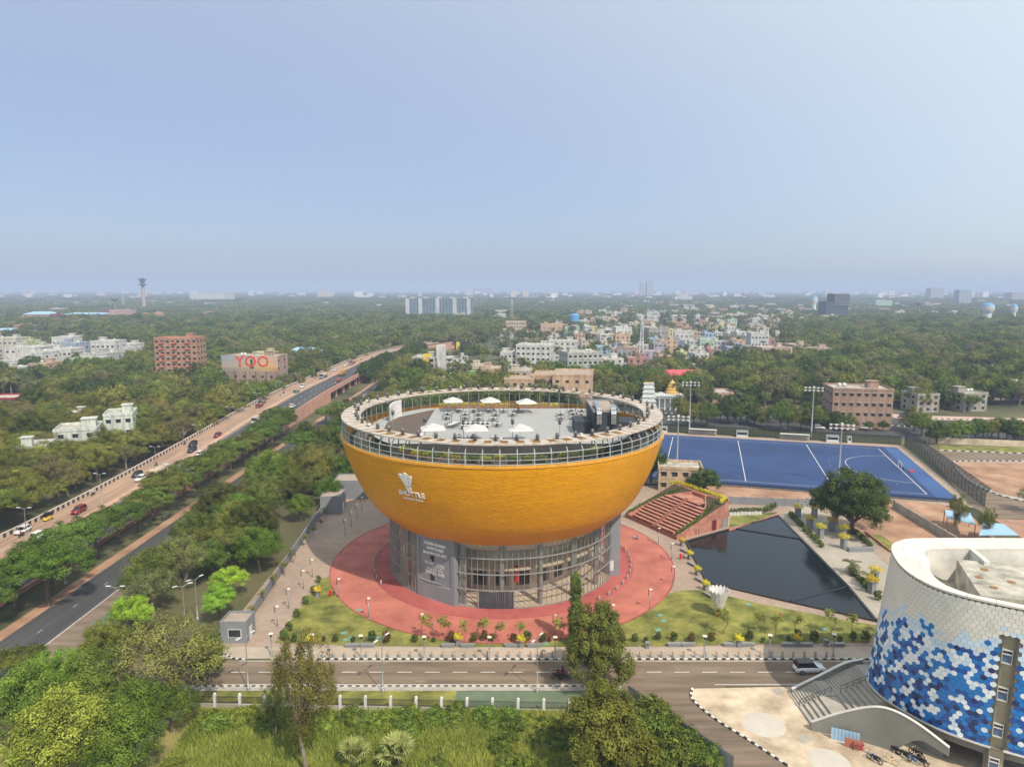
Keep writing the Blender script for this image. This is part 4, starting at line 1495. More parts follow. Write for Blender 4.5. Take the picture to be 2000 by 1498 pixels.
# window strip: rendered bay set back, four windows with hoods
mat('khaki_render', (0.33, 0.30, 0.20), 0.8, 0.1, 0.4)
mb = MB()
for a, b in zip(np.linspace(SA, SB, 4)[:-1], np.linspace(SA, SB, 4)[1:]):
 mb.add([HW(a, -.16, -.35), HW(b, -.16, -.35), HW(b, STRIP_TOP, -.35), HW(a, STRIP_TOP, -.35)], [(0, 1, 2, 3)])
for q in (SA, SB):
 mb.add([HW(q, 0, -.35), HW(q, 0, .06), HW(q, STRIP_TOP, .06), HW(q, STRIP_TOP, -.35)], [(0, 1, 2, 3)])
mb.build('window_bay', 'khaki_render', hexb)
mat('window_pane_blue', (0.10, 0.16, 0.26), 0.2, 0.1, 1.0)
for hc in (0.655, 0.39, 0.125, -0.13):
 w = bpy.data.objects.new('bay_window', None); COL.objects.link(w); w.parent = hexb
 mid = SA + (SB - SA) * .42
 hw_, hh_ = (SB - SA) * .34, 0.05
 mb = MB()
 for a0, b0, a1, b1 in ((-1, -1, 1, -.82), (-1, .82, 1, 1), (-1, -.82, -.86, .82), (.86, -.82, 1, .82), (-.86, .28, .86, .42)):
  mb.add([HW(mid + hw_ * x_, hc + hh_ * y_, o_) for o_ in (-.3, -.12) for x_, y_ in ((a0, b0), (a1, b0), (a1, b1), (a0, b1))], BOXF)
 mb.build('window_frame', 'trim_white', w)
 mb = MB(); mb.add([HW(mid + hw_ * x_ * .86, hc + hh_ * y_, -.22) for x_, y_ in ((-1, -.82), (1, -.82), (1, .28), (-1, .28))], [(0, 1, 2, 3)]); mb.build('window_glass', 'window_pane_blue', w)
 mb = MB(); mb.add([HW(mid + hw_ * x_ * .86, hc + hh_ * y_, -.24) for x_, y_ in ((-1, .42), (1, .42), (1, .82), (-1, .82))], [(0, 1, 2, 3)]); mb.build('vent_louvre', 'window_dark', w)
# plinth below the tiles, with a garage opening, and the soffit
sof = [tuple(BOTC[i]) for i in range(20, NTS - 10, 8)]
mb = MB(); mb.sheet(sof, HZB - .1); mb.build('soffit', 'concrete_grey', hexb)
cen = np.array([66.0, 75.0])
pl = [tuple(cen + (np.array(p) - cen) * (1 - 1.3 / np.hypot(*(np.array(p) - cen)))) for p in sof]
mb = MB()
for i in range(len(pl) - 1):
 p, q = pl[i], pl[i + 1]
 lowgap = (49.0 < p[0] < 52.0 and p[1] < 75) or (53.5 < p[0] < 57 and p[1] < 72)
 z0 = 2.6 if lowgap else 0.05
 mb.add([(p[0], p[1], z0), (q[0], q[1], z0), (q[0], q[1], HZB), (p[0], p[1], HZB)], [(0, 1, 2, 3)])
mb.build('plinth_wall', 'concrete_grey', hexb)
mb = MB(); mb.sheet([tuple(cen + (np.array(p) - cen) * .62) for p in sof], 0.07)
mb.prism([tuple(cen + (np.array(p) - cen) * .62) for p in sof], 0.08, HZB - .2, cap=False)
mb.build('undercroft', 'concrete_grey', hexb)
# outside stairs with curved parapet walls
stairs = thing('entrance_stairs', 'broad concrete steps with curved parapet walls climbing to the tiled building', 'stairs', (0, 0, 0))
def zpath(pts):                                     # (u, v, z) -> points
 return [G(u, v, z) for u, v, z in pts]
ZS = 4.0
A0_, A1_ = G(1577, 1425), G(1556, 1368)             # foot of the stairs: front and back ends
x_foot = (A0_.x + A1_.x) / 2
yf, yb_ = A0_.y + .15, A1_.y + 1.0
nst = 12
for i in range(nst):                                # wide terraces at the front
 z = (i + 1) * ZS / nst
 x0 = x_foot + 0.2 + i * 0.62 + (1.7 if i >= 5 else 0)
 x1 = 49
 mb = MB()
 t0 = i / nst
 y0 = yf - 0.0
 mb.box(x0, y0, max(0.0, z - ZS / nst) + .002, x1 + i * .004, yf + (yb_ - yf) * .62, z)
 mb.build('terrace_step', 'concrete', stairs)
nst2 = 24
for i in range(nst2):
 z = (i + 1) * ZS / nst2
 x0 = x_foot + 0.1 + i * 0.33 + (1.3 if i >= 11 else 0)
 mb = MB(); mb.box(x0, yf + (yb_ - yf) * .62 + .004, max(0, z - ZS / nst2) + .002, 49 + i * .004, yb_ + 1.0, z)
 mb.build('step', 'concrete', stairs)
def wallline(pts, thick, name, base=None):
 """parapet: pts = (x, y, ztop, zbottom)"""
 mb = MB()
 P = [np.array(p, float) for p in crv(pts, 5)]
 for i in range(len(P) - 1):
  vs = []
  for p, k in ((P[i], 0), (P[i + 1], 1)):
   j = i + k
   d = P[min(j + 1, len(P) - 1)][:2] - P[max(j - 1, 0)][:2]
   d = d / np.hypot(*d); nn = np.array([-d[1], d[0]]) * thick / 2
   for sg in (-1, 1):
    vs += [(p[0] + nn[0] * sg, p[1] + nn[1] * sg, p[3]), (p[0] + nn[0] * sg, p[1] + nn[1] * sg, p[2])]
  f = [(0, 1, 5, 4), (2, 6, 7, 3), (1, 3, 7, 5)]
  if i == 0: f.append((0, 2, 3, 1))
  if i == len(P) - 2: f.append((4, 5, 7, 6))
  mb.add(vs, f)
 o = mb.build(name, 'concrete_grey', stairs)
 mb = MB()
 for i in range(len(P) - 1):
  vs = []
  for p, k in ((P[i], 0), (P[i + 1], 1)):
   j = i + k
   d = P[min(j + 1, len(P) - 1)][:2] - P[max(j - 1, 0)][:2]
   d = d / np.hypot(*d); nn = np.array([-d[1], d[0]]) * (thick / 2 + .05)
   for sg in (-1, 1):
    vs += [(p[0] + nn[0] * sg, p[1] + nn[1] * sg, p[2] + .003), (p[0] + nn[0] * sg, p[1] + nn[1] * sg, p[2] + .09)]
  mb.add(vs, [(0, 1, 5, 4), (2, 6, 7, 3), (1, 3, 7, 5), (0, 4, 6, 2)])
 mb.build('wall_cap', 'trim_white', o)
 return o
f0 = A0_
wallline([(f0.x + .4, f0.y - .1, 1.15, 0.05), (f0.x + 3.4, f0.y - 1.2, 3.1, 0.05), (f0.x + 6.3, f0.y - 2.6, 4.75, 0.05), (f0.x + 8.2, f0.y - 3.9, 5.1, .05), (f0.x + 10.2, f0.y - 5.7, 4.5, 2.7), (f0.x + 12.4, f0.y - 7.8, 3.2, 2.2)], 0.3, 'parapet_front')
b0 = A1_
wallline([(b0.x - .1, b0.y + 1.5, 0.75, .05), (b0.x + 3.6, b0.y + 1.9, 2.4, .05), (b0.x + 7.2, b0.y + 2.3, 4.0, .05), (b0.x + 9.6, b0.y + 2.4, 4.5, .05)], 0.3, 'parapet_back')
for k in range(2):
 mb = MB()
 y = yf + (yb_ - yf) * .62 + .1
 xa, za = x_foot + .3 + k * 5.2, (0.2, 2.1)[k]
 pts = [(xa + i * .8, y, za + i * .35) for i in range(6)]
 for p in pts: mb.tube([p, (p[0], p[1], p[2] + .95)], .03, 5)
 mb.tube([(pts[0][0], y, pts[0][2] + .95), (pts[-1][0], y, pts[-1][2] + .95)], .035, 5)
 mb.tube([(pts[0][0], y, pts[0][2] + .5), (pts[-1][0], y, pts[-1][2] + .5)], .025, 5)
 mb.build('handrail', 'dark_metal', stairs)
# blue sheet shutter and red board by the foot of the stair wall
p = G(1650, 1446)
mb = MB()
for i in range(8): mb.obox(p.x - 1.4 + i * .36, p.y + .25 - i * .16, .06, .34, .08, 1.5, -.42)
tag(mb.build('blue_shutter', 'blue_sheet'), 'blue corrugated sheet leaning under the stair wall', 'sheet', kind=None)
p = G(1667, 1462)
mb = MB(); mb.obox(p.x, p.y, .07, 2.0, .06, 1.15, -.45); mb.obox(p.x, p.y - .1, .07, .06, .5, 1.0, -.45)
tag(mb.build('red_board', 'terracotta'), 'rusty red board standing beside the red bicycle', 'board')
# ================================================================== POOL
pool = thing('reflecting_pool', 'dark kite-shaped reflecting pool with two shallow corner basins', 'pool', (0, 0, 0))
pk = dict(a=G2(1340, 1059), b=G2(1382, 1139), c=G2(1711, 1214), d=G2(1564, 1054), e=G2(1520, 1009), f=G2(1432, 1033), g=G2(1545, 1177), h=G2(1656, 1147))
mb = MB(); mb.sheet([pk['a'], pk['b'], pk['g'], pk['h'], pk['d'], pk['f']], 0.14); mb.build('main_water', 'water', pool)
mb = MB(); mb.sheet([pk['f'], pk['d'], pk['e']], 0.26); mb.build('upper_water', 'water', pool)
mb = MB(); mb.sheet([pk['g'], pk['c'], pk['h']], 0.2); mb.build('lower_water', 'water', pool)
def pool_wall(pts, w, z0, z1, name, closed=False):
 seq = pts + ([pts[0]] if closed else [])
 for p, q in zip(seq[:-1], seq[1:]):
  mb = MB()
  c = ((p[0] + q[0]) / 2, (p[1] + q[1]) / 2)
  mb.obox(c[0], c[1], z0, math.dist(p, q) + w * .6, w, z1 - z0, math.atan2(q[1] - p[1], q[0] - p[0]))
  mb.build(name, 'dark_stone', pool)
pool_wall([pk['a'], pk['b'], pk['g'], pk['c'], pk['h'], pk['d'], pk['e'], pk['f']], .45, 0.02, 0.36, 'pool_edge', True)
pool_wall([pk['f'], pk['d']], .3, 0.1, 0.33, 'weir')
pool_wall([pk['g'], pk['h']], .3, 0.1, 0.28, 'weir')
# ================================================================== SANDSTONE AMPHITHEATRE
amp = thing('amphitheatre', 'red sandstone amphitheatre wedge with banked steps and planted rim', 'amphitheatre', (0, 0, 0))
qa, qb, qc = G(1221, 1010), G(1321, 1055), G(1421, 1028)
e1 = (qa - qb); WA = e1.length; e1.normalize()
e2 = (qc - qb); DA = e2.length; e2.normalize()
HA = 5.9
def AP(s, t, z):                                     # s from the pool-side wall, t from the front
 p = qb + e1 * s + e2 * t
 return (p.x, p.y, z)
def abox(mb, s0, t0, z0, s1, t1, z1, m=0):
 mb.add([AP(s0, t0, z0), AP(s1, t0, z0), AP(s1, t1, z0), AP(s0, t1, z0), AP(s0, t0, z1), AP(s1, t0, z1), AP(s1, t1, z1), AP(s0, t1, z1)], BOXF, m)
mat('planting_soil', (0.07, 0.05, 0.03), 0.95, 0.2, 1.0)
# solid wedge up to the ramp of the rim (planted), then steps inside a rounded basin
mb = MB()
mb.add([AP(-.0, 0, 0), AP(WA, 0, 0), AP(WA, DA, 0), AP(0, DA, 0), AP(0, 0, 1.0), AP(WA, 0, 1.0), AP(WA, DA, HA), AP(0, DA, HA)],
       [(0, 4, 5, 1), (1, 5, 6, 2), (2, 6, 7, 3), (3, 7, 4, 0)])
mb.build('retaining_wall', 'sandstone', amp)
NSTEP = 12
def halfw(t):                                        # the basin's left and right limits at depth t
 k = (t / (DA * .93))
 lo = WA * (0.07 + 0.30 * max(0, k - .45) ** 2 / .3)
 hi = WA * (0.93 - 0.34 * max(0, k - .35) ** 2 / .42)
 return lo, hi
riser = HA * .86 / NSTEP
for i in range(NSTEP):
 t0 = DA * (.02 + .70 * i / NSTEP); t1 = DA * (.02 + .70 * (i + 1) / NSTEP) if i < NSTEP - 1 else DA * .93
 z = 0.25 + riser * i
 lo, hi = halfw((t0 + t1) / 2)
 mb = MB()
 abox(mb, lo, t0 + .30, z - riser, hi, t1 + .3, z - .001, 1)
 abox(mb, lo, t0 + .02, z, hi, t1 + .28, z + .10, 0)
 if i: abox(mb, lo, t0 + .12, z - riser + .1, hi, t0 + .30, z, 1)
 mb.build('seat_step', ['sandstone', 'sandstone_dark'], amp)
# narrow stairs up the middle: two treads to each bank
for i in range(NSTEP * 2):
 t0 = DA * (.02 + .70 * i / (NSTEP * 2)); z = 0.25 + riser * i / 2
 mb = MB()
 abox(mb, WA * .455, t0 - .05, z - .25, WA * .515, t0 + .28, z + .14, 0)
 mb.build('stair_tread', 'sandstone', amp)
# sloping planted shoulders either side of the basin and the curved kerb
for side in (0, 1):
 mb = MB(); kb = MB()
 ts = np.linspace(0.0, DA * .98, 16)
 for ta, tb in zip(ts[:-1], ts[1:]):
  vs, kv = [], []
  for t in (ta, tb):
   lo, hi = halfw(min(t, DA * .93))
   zz = 1.0 + (HA - 1.0) * t / DA - .02
   s_out, s_in = (0.02, lo - .4) if side == 0 else (WA - .02, hi + .4)
   vs += [AP(s_out, t, zz), AP(s_in, t, zz)]
   s_k0, s_k1 = (lo - .4, lo) if side == 0 else (hi, hi + .4)
   zk = zz + .12
   kv += [AP(s_k0, t, 0), AP(s_k0, t, zk), AP(s_k1, t, zk), AP(s_k1, t, 0)]
  mb.add(vs, [(0, 1, 3, 2)])
  kb.add(kv, [(0, 1, 5, 4), (1, 2, 6, 5), (2, 3, 7, 6)])
 mb.build('planting_bed', 'planting_soil', amp)
 kb.build('bed_kerb', 'sandstone', amp)
mb = MB()
lo, hi = halfw(DA * .93)
mb.add([AP(0, DA * .98, HA - .05), AP(WA, DA * .98, HA - .05), AP(WA, DA * 1.0, HA), AP(0, DA, HA)], [(0, 1, 2, 3)])
abox(mb, lo - .4, DA * .93, 0.3, hi + .4, DA * .955, HA + .0)
abox(mb, 0, DA * .955, 0.3, WA, DA * .999, HA - .03)
mb.build('back_kerb', 'sandstone', amp)
# stone slabs facing the pool side, each a piece; a dark red door and a grey one
nx_, nz_ = 12, 5
for i in range(nx_):
 for j in range(nz_):
  t0, t1 = DA * i / nx_, DA * (i + 1) / nx_
  zt = lambda t: 1.0 + (HA - 1.0) * t / DA
  z0, z1 = j * HA / nz_, (j + 1) * HA / nz_
  if z0 >= zt(t1) - .05: continue
  za, zb = min(z1, zt(t0)), min(z1, zt(t1))
  za = max(za, z0)
  g = .012
  mb = MB()
  o_ = -0.03 - .015 * ((i * 7 + j * 3) % 3)
  mb.add([AP(o_, t0 + g, z0 + g), AP(o_, t1 - g, z0 + g), AP(o_, t1 - g, zb - g), AP(o_, t0 + g, max(za - g, z0 + g)), AP(0.01, t0 + g, z0 + g), AP(0.01, t1 - g, z0 + g), AP(0.01, t1 - g, zb), AP(0.01, t0 + g, max(za, z0 + g))],
               [(0, 1, 2, 3), (4, 0, 3, 7), (1, 5, 6, 2), (3, 2, 6, 7)])
  mb.build('stone_panel', 'sandstone_panel', amp)
mat('maroon', (0.13, 0.012, 0.02), 0.6)
mb = MB(); abox(mb, -.16, DA * .68, 0.05, -.08, DA * .76, 2.4); mb.build('red_door', 'maroon', amp)
mb = MB(); abox(mb, -.16, DA * .88, 0.05, -.08, DA * .97, 2.2); mb.build('grey_door', 'grey_metal', amp)
mb = MB()
for t in (.37, .42):
 mb.tube([AP(-.3, DA * t, 0.02), AP(-.3, DA * t, 1.6), AP(-.05, DA * t, 1.6)], .07, 6)
mb.build('stand_pipes', 'concrete_light', amp)
# ================================================================== SMALL THINGS ON AND AROUND THE PLAZA
# ---- lamps
mat('lamp_white', (.72, .66, .55), .5, .03, 1.0)
def bracket_lamp():
 t = thing('bracket_lamp', '', 'lamp post')
 mb = MB(); mb.tube([(0, 0, 0), (0, 0, 2.75)], .075, 8); mb.lathe([(.14, 0), (.14, .12), (.08, .16)], n=8); mb.build('pole', 'grey_metal', t, True)
 mb = MB(); mb.tube([(0, 0, 2.6), (-.33, 0, 2.6), (-.33, 0, 3.55), (-.02, 0, 3.6)], .055, 6); mb.build('bracket', 'dark_metal', t)
 mb = MB(); mb.lathe([(.01, 3.64), (.29, 3.62), (.29, 3.54), (.01, 3.54)], .1, 0, 12); mb.build('lamp_disc', 'lamp_white', t)
 return t
BL = bracket_lamp()
for i, (u, v) in enumerate(((662, 1168), (720, 1208), (824, 1241), (1084, 1243), (1196, 1222), (1269, 1190), (1314, 1142), (1312, 1095), (1286, 1063))):
 place(BL, G(u, v, .08), random.uniform(-.3, .3) + (0 if u < 900 else .2), 'bracket lamp at the edge of the pink paving, %s from the left round the front' % nth(i), 'bracket lamps round the plaza')
for i, (u, v) in enumerate(((610, 1128), (593, 1151), (564, 1189), (542, 1225), (674, 1045), (686, 1029), (697, 1014), (707, 999))):
 place(BL, G(u, v, .02), random.uniform(-.2, .2), 'bracket lamp on the left walk, %s %s' % (nth(i % 4), 'from the far end beside the lawn' if i < 4 else 'along the kerb in the bowl shadow'), 'bracket lamps round the plaza')
def walk_lamp():
 t = thing('disc_lamp', '', 'lamp post')
 mb = MB(); mb.lathe([(.2, 0), (.2, .25), (.11, .32), (.09, 2.3), (.07, 3.0)], n=10); mb.build('pole', 'grey_metal', t, True)
 mb = MB(); mb.lathe([(.08, 2.95), (.16, 3.05), (.16, 3.35), (.06, 3.45)], n=10); mb.build('lantern', 'dark_metal', t, True)
 mb = MB(); mb.lathe([(.01, 3.56), (.34, 3.5), (.34, 3.44), (.01, 3.44)], n=14); mb.build('lamp_disc', 'lamp_white', t)
 return t
WL = walk_lamp()
for i, (u, v) in enumerate(((531, 1280), (611, 1282), (706, 1284), (829, 1286), (956, 1287), (1084, 1287), (1210, 1287), (1375, 1285), (1502, 1283), (1627, 1281))):
 place(WL, G(u, v, .05), 0, 'disc-topped grey lamp post on the front walk, %s from the left' % nth(i), 'disc lamps along the front walk')
def street_lamp(h, double=True):
 t = thing('street_lamp', '', 'street lamp')
 mb = MB(); mb.lathe([(.25, 0), (.25, .45), (.09, .5), (.07, h * .5), (.05, h)], n=8); mb.build('pole', 'grey_metal', t, True)
 for s in ((-1, 1) if double else (1,)):
  mb = MB(); mb.tube([(0, 0, h - .1), (s * .9, 0, h + .22)], .04, 6); mb.build('arm', 'grey_metal', t)
  mb = MB(); mb.obox(s * 1.15, 0, h + .18, .75, .24, .1); mb.build('lamp_head', 'white_paintwork', t)
 return t
SL = street_lamp(7.6)
for i, (u, v) in enumerate(((485, 1346), (748, 1351), (1049, 1351))):
 place(SL, G(u, v, .03), R_(60), 'slim street lamp on the near verge, %s from the left' % nth(i), 'street lamps by the service road')
FL = street_lamp(8.5)
for i, y in enumerate(np.arange(112, 600, 26.5)):
 place(FL, (-102.0 + xf(y) + .65, y, zf(y) + .3), 0, 'double-armed street lamp on the highway median, %s from the near end' % nth(i), 'street lamps on the highway median')
ROADL = street_lamp(7.0)
for i, (u, v) in enumerate(((232, 1228), (128, 1140), (362, 1225), (386, 1210))):
 place(ROADL, G(u, v, 0), R_(20 * i), 'street lamp among the trees by the frontage road, %s of four' % nth(i), 'street lamps by the frontage road')
# ---- bollards
mat('bollard_orange', (.62, .24, .05), .6)
def bollard():
 t = thing('bollard', '', 'bollard')
 mb = MB(); mb.lathe([(.17, 0), (.17, .72), (.1, .76), (.01, .76)], n=10); mb.build('post', 'grey_metal', t, True)
 mb = MB(); mb.lathe([(.12, .755), (.17, .78), (.17, .88), (.01, .9)], n=10); mb.build('cap', 'bollard_orange', t, True)
 return t
BO = bollard()
k = 0
for x in np.arange(-34.5, 47, 1.62):
 place(BO, (x, 95.75, .05), 0, 'short grey bollard with an orange top along the front kerb, %s from the left' % nth(k), 'bollards along the front kerb'); k += 1
k = 0
for side, degs in (('left', np.arange(160, 212, 6.2)), ('right', np.arange(-48, 24, 6.2))):
 for j, dg in enumerate(degs):
  a = R_(dg)
  place(BO, (BX + 25.6 * math.cos(a), BY + 25.6 * math.sin(a), .14), 0, 'bollard on the rim of the dark red paving, %s side, %s from the %s' % (side, nth(j), 'back' if side == 'left' else 'front'), 'bollards round the dark red paving')
# ---- planters, benches, bins
def planter(h=1.0, w=.62, kind='lime', bs=.75):
 t = thing('planter', '', 'planter')
 mb = MB(); mb.obox(0, 0, 0, w, w, h); mb.obox(0, 0, h, w * 1.12, w * 1.12, .12); mb.build('pedestal', 'grey_render', t)
 me = leaf_cloud('bush', crown_points(np.random.default_rng(5), [(0, 0, h + .1 + bs * .42, bs, bs * .55)], 30, .2, -.6), np.full(30, bs * .34), 34, .16, 'leaf_lime' if kind == 'lime' else 'leaf_bright', 5)
 obj('bush', me, t)
 return t
def bench():
 t = thing('bench', '', 'bench')
 mb = MB(); mb.add([(-1.05, -.25, .42), (1.05, -.25, .42), (1.05, .25, .42), (-1.05, .25, .42), (-.9, -.22, 0), (.9, -.22, 0), (.9, .22, 0), (-.9, .22, 0)], [(0, 1, 2, 3), (4, 5, 1, 0), (5, 6, 2, 1), (6, 7, 3, 2), (7, 4, 0, 3)]); mb.build('base', 'grey_render', t)
 mb = MB(); mb.box(-1.1, -.28, .42, 1.1, .28, .5); mb.build('seat', 'grey_metal', t)
 return t
def bin_():
 t = thing('litter_bin', '', 'bin')
 mb = MB(); mb.obox(0, 0, 0, .55, .55, .85); mb.obox(0, 0, .85, .6, .6, .1); mb.build('box', 'grey_render', t)
 mb = MB(); mb.obox(0, -.285, .55, .34, .02, .2); mb.build('slot', 'black_iron', t)
 return t
# ================================================================== TREES
def leaf_cloud(name, centres, radii, per, size, matname, seed, up=0.35, droop=0.0, flat=1.0, aspect=0.55):
 """a crown of many small leaf faces gathered in clumps; tint differs by clump"""
 g = np.random.default_rng(seed)
 C = np.repeat(np.asarray(centres, float), per, axis=0)
 Rr = np.repeat(np.asarray(radii, float), per)
 n = len(C)
 d = g.normal(size=(n, 3))
 d /= np.linalg.norm(d, axis=1)[:, None]
 rad = g.random(n) ** 0.45
 off = d * (Rr * rad)[:, None]
 off[:, 2] *= flat
 P = C + off
 if droop:
  P[:, 2] -= droop * g.random(n) ** 2
 oc = C - C.mean(0)
 oc /= np.linalg.norm(oc, axis=1)[:, None] + 1e-6
 nrm = d * 1.0 + oc * 0.45 + g.normal(size=(n, 3)) * 0.33
 nrm[:, 2] += up
 nrm /= np.linalg.norm(nrm, axis=1)[:, None]
 t = np.cross(nrm, g.normal(size=(n, 3)))
 t /= np.linalg.norm(t, axis=1)[:, None] + 1e-9
 b = np.cross(nrm, t)
 s = size * (0.65 + 0.7 * g.random(n))
 a1 = t * (s * 0.5)[:, None]
 b1 = b * (s * 0.5 * aspect * 2 * 0.5)[:, None]
 V = np.empty((n, 4, 3))
 V[:, 0] = P - a1
 V[:, 1] = P + b1
 V[:, 2] = P + a1
 V[:, 3] = P - b1
 me = bpy.data.meshes.new(name)
 me.vertices.add(n * 4)
 me.vertices.foreach_set('co', V.reshape(-1).astype(np.float32))
 me.loops.add(n * 4)
 me.loops.foreach_set('vertex_index', np.arange(n * 4, dtype=np.int32))
 me.polygons.add(n)
 me.polygons.foreach_set('loop_start', np.arange(0, n * 4, 4, dtype=np.int32))
 me.polygons.foreach_set('loop_total', np.full(n, 4, np.int32))
 me.update(calc_edges=True)
 ct = np.repeat(g.random(len(centres)), per)
 tint = np.clip(0.72 * ct + 0.38 * g.random(n) - .04, 0, 1)
 at = me.attributes.new('tint', 'FLOAT', 'FACE')
 at.data.foreach_set('value', tint.astype(np.float32))
 me.materials.append(M[matname])
 return me
def crown_points(g, lobes, n, inner=0.25, low=-0.55):
 """clump centres on the upper shells of several lobes"""
 out = []
 w = np.array([l[3] * l[4] for l in lobes]); w = w / w.sum()
 while len(out) < n:
  l = lobes[g.choice(len(lobes), p=w)]
  d = g.normal(size=3); d /= np.linalg.norm(d)
  if d[2] < low: continue
  k = 0.55 + 0.45 * g.random() ** 0.5 if g.random() > inner else 0.3 + .3 * g.random()
  out.append((l[0] + d[0] * l[3] * k, l[1] + d[1] * l[3] * k, l[2] + d[2] * l[4] * k))
 return np.array(out)
def limbs(g, base_h, top, r0, targets, n=7, lean=0.3):
 mb = MB()
 mid = Vector((g.normal() * lean, g.normal() * lean, base_h))
 mb.tube([(0, 0, -0.3), (mid.x * .4, mid.y * .4, base_h * .5), mid], [r0 * 1.25, r0 * .95, r0 * .75], 7)
 for t in targets[:n]:
  t = Vector(t)
  m1 = mid.lerp(t, 0.5) + Vector((g.normal() * .3, g.normal() * .3, (t.z - mid.z) * .12))
  mb.tube([mid - Vector((0, 0, .1)), m1, mid.lerp(t, .92)], [r0 * .55, r0 * .32, r0 * .09], 5)
 return mb
PROTO = {}
def make_tree(kind, name, label, cat, seed, lobes, nclump, cr, per, size, leaf, trunk='trunk', base=2.5, r0=.28, **kw):
 g = np.random.default_rng(seed)
 pts = crown_points(g, lobes, nclump, kw.pop('inner', .22), kw.pop('low', -.5))
 rr = cr * (0.7 + 0.6 * g.random(nclump))
 nl = kw.pop('nl', 7)
 me = leaf_cloud(kind + '_crown', pts, rr, per, size, leaf, seed, **kw)
 lm = limbs(g, base, 0, r0, [pts[i] for i in g.permutation(len(pts))[:nl]], nl)
 PROTO[kind] = (name, me, lm.mesh(kind + '_trunk', trunk), label, cat)
L1 = lambda rx, rz, z: [(0, 0, z, rx, rz)]
# unit trees, about 10 m wide before scaling; heights as given
make_tree('umbrella', 'umbrella_tree', '', 'tree', 1, [(0, 0, 6.0, 4.6, 1.7), (2.6, .8, 5.6, 3.0, 1.5), (-2.4, -1, 5.8, 3.0, 1.5), (.4, -2.6, 5.5, 2.7, 1.3)], 172, 0.87, 122, 0.22, 'leaf_green', base=3.6, flat=.55, up=.7)
make_tree('umbrella2', 'umbrella_tree', '', 'tree', 2, [(0, .5, 6.2, 4.2, 1.5), (3, -.8, 5.7, 2.6, 1.4), (-2.8, .6, 5.4, 3.0, 1.5), (-.6, 2.7, 5.9, 2.8, 1.2)], 172, 0.83, 122, 0.22, 'leaf_olive', base=3.6, flat=.55, up=.7)
make_tree('round', 'broad_tree', '', 'tree', 3, [(0, 0, 5.8, 4.0, 3.6), (2.2, 1, 5.0, 2.8, 2.4), (-2.2, -.6, 5.2, 2.8, 2.6), (0, -2, 4.8, 2.6, 2.2)], 195, 0.87, 122, 0.23, 'leaf_green', base=2.6)
make_tree('round2', 'broad_tree', '', 'tree', 4, [(.5, 0, 6.4, 3.6, 3.4), (-2.4, .6, 4.8, 2.8, 2.3), (2.2, -1.4, 4.6, 2.9, 2.2), (.4, 2.2, 5.3, 2.6, 2.2)], 195, 0.83, 122, 0.22, 'leaf_olive', base=2.4)
make_tree('dense', 'dense_tree', '', 'tree', 5, [(0, 0, 6.6, 4.2, 4.4), (2, 1.4, 5.2, 3.2, 3.0), (-2.3, .4, 5.4, 3.2, 3.0), (.3, -2.3, 5.0, 3.2, 2.8)], 343, 0.83, 150, 0.26, 'leaf_dark', base=2.0, r0=.36, low=-.7)
make_tree('dense2', 'dense_tree', '', 'tree', 6, [(-.4, 0, 7.0, 3.4, 4.6), (1.9, .8, 6.6, 2.6, 3.6), (-2.2, -.8, 4.6, 3.0, 2.8), (1.3, -1.6, 4.2, 3.2, 2.6)], 343, 0.77, 150, 0.26, 'leaf_olive', base=1.6, r0=.36, low=-.8)
make_tree('feather', 'feathery_tree', '', 'tree', 7, [(0, 0, 5.4, 3.6, 2.8), (2, -.6, 4.6, 2.6, 2.0), (-2, .9, 4.9, 2.6, 2.0)], 172, 0.78, 122, 0.19, 'leaf_bright', base=2.2, r0=.18, up=.6, flat=.7)
make_tree('sparse', 'sparse_tree', '', 'tree', 8, [(0, 0, 6.2, 4.2, 2.8), (2.5, 1, 5.6, 2.6, 2.0), (-2.6, -.8, 5.8, 2.6, 2.2)], 126, 0.78, 78, 0.20, 'leaf_dry', trunk='trunk_pale', base=2.8, nl=26, up=.6)
make_tree('gum', 'gum_tree', '', 'tree', 9, [(0, 0, 11.5, 3.2, 3.0), (2.2, .6, 10.6, 2.2, 2.4), (-2.3, -.5, 9.9, 2.1, 2.4), (1, -1.4, 8.6, 2.2, 2.2), (-.8, .5, 6.8, 1.5, 1.8), (.5, 0, 4.6, .9, 1.8)], 165, 0.57, 105, 0.17, 'leaf_olive', trunk='trunk_pale', base=5.0, r0=.2, nl=30, droop=1.3, low=-.9)
make_tree('column', 'column_tree', '', 'tree', 10, [(0, 0, 1.6 + i * 1.0, 1.05 - .085 * max(0, i - 3) - (.1 if i == 0 else 0), .8) for i in range(10)], 230, 0.5, 100, .22, 'leaf_green', base=1.2, r0=.12, low=-1.0, droop=.3)
make_tree('sapling', 'young_tree', '', 'tree', 12, [(0, 0, 2.3, .95, .65), (.4, .2, 2.7, .5, .4), (-.4, -.1, 2.0, .6, .4)], 26, .26, 26, .17, 'leaf_olive', base=1.5, r0=.035, up=.8, flat=.6)
make_tree('shrub', 'shrub', '', 'shrub', 13, [(0, 0, .75, .5, .7)], 34, .2, 34, .15, 'leaf_dark', base=.3, r0=.04, low=-1)
make_tree('bush', 'bush', '', 'bush', 14, [(0, 0, 1.3, 2.0, 1.4), (1.2, .5, 1.0, 1.4, 1.0), (-1.1, -.4, .9, 1.4, 1.0)], 90, .55, 60, .26, 'leaf_green', base=.5, r0=.08, low=-.3)
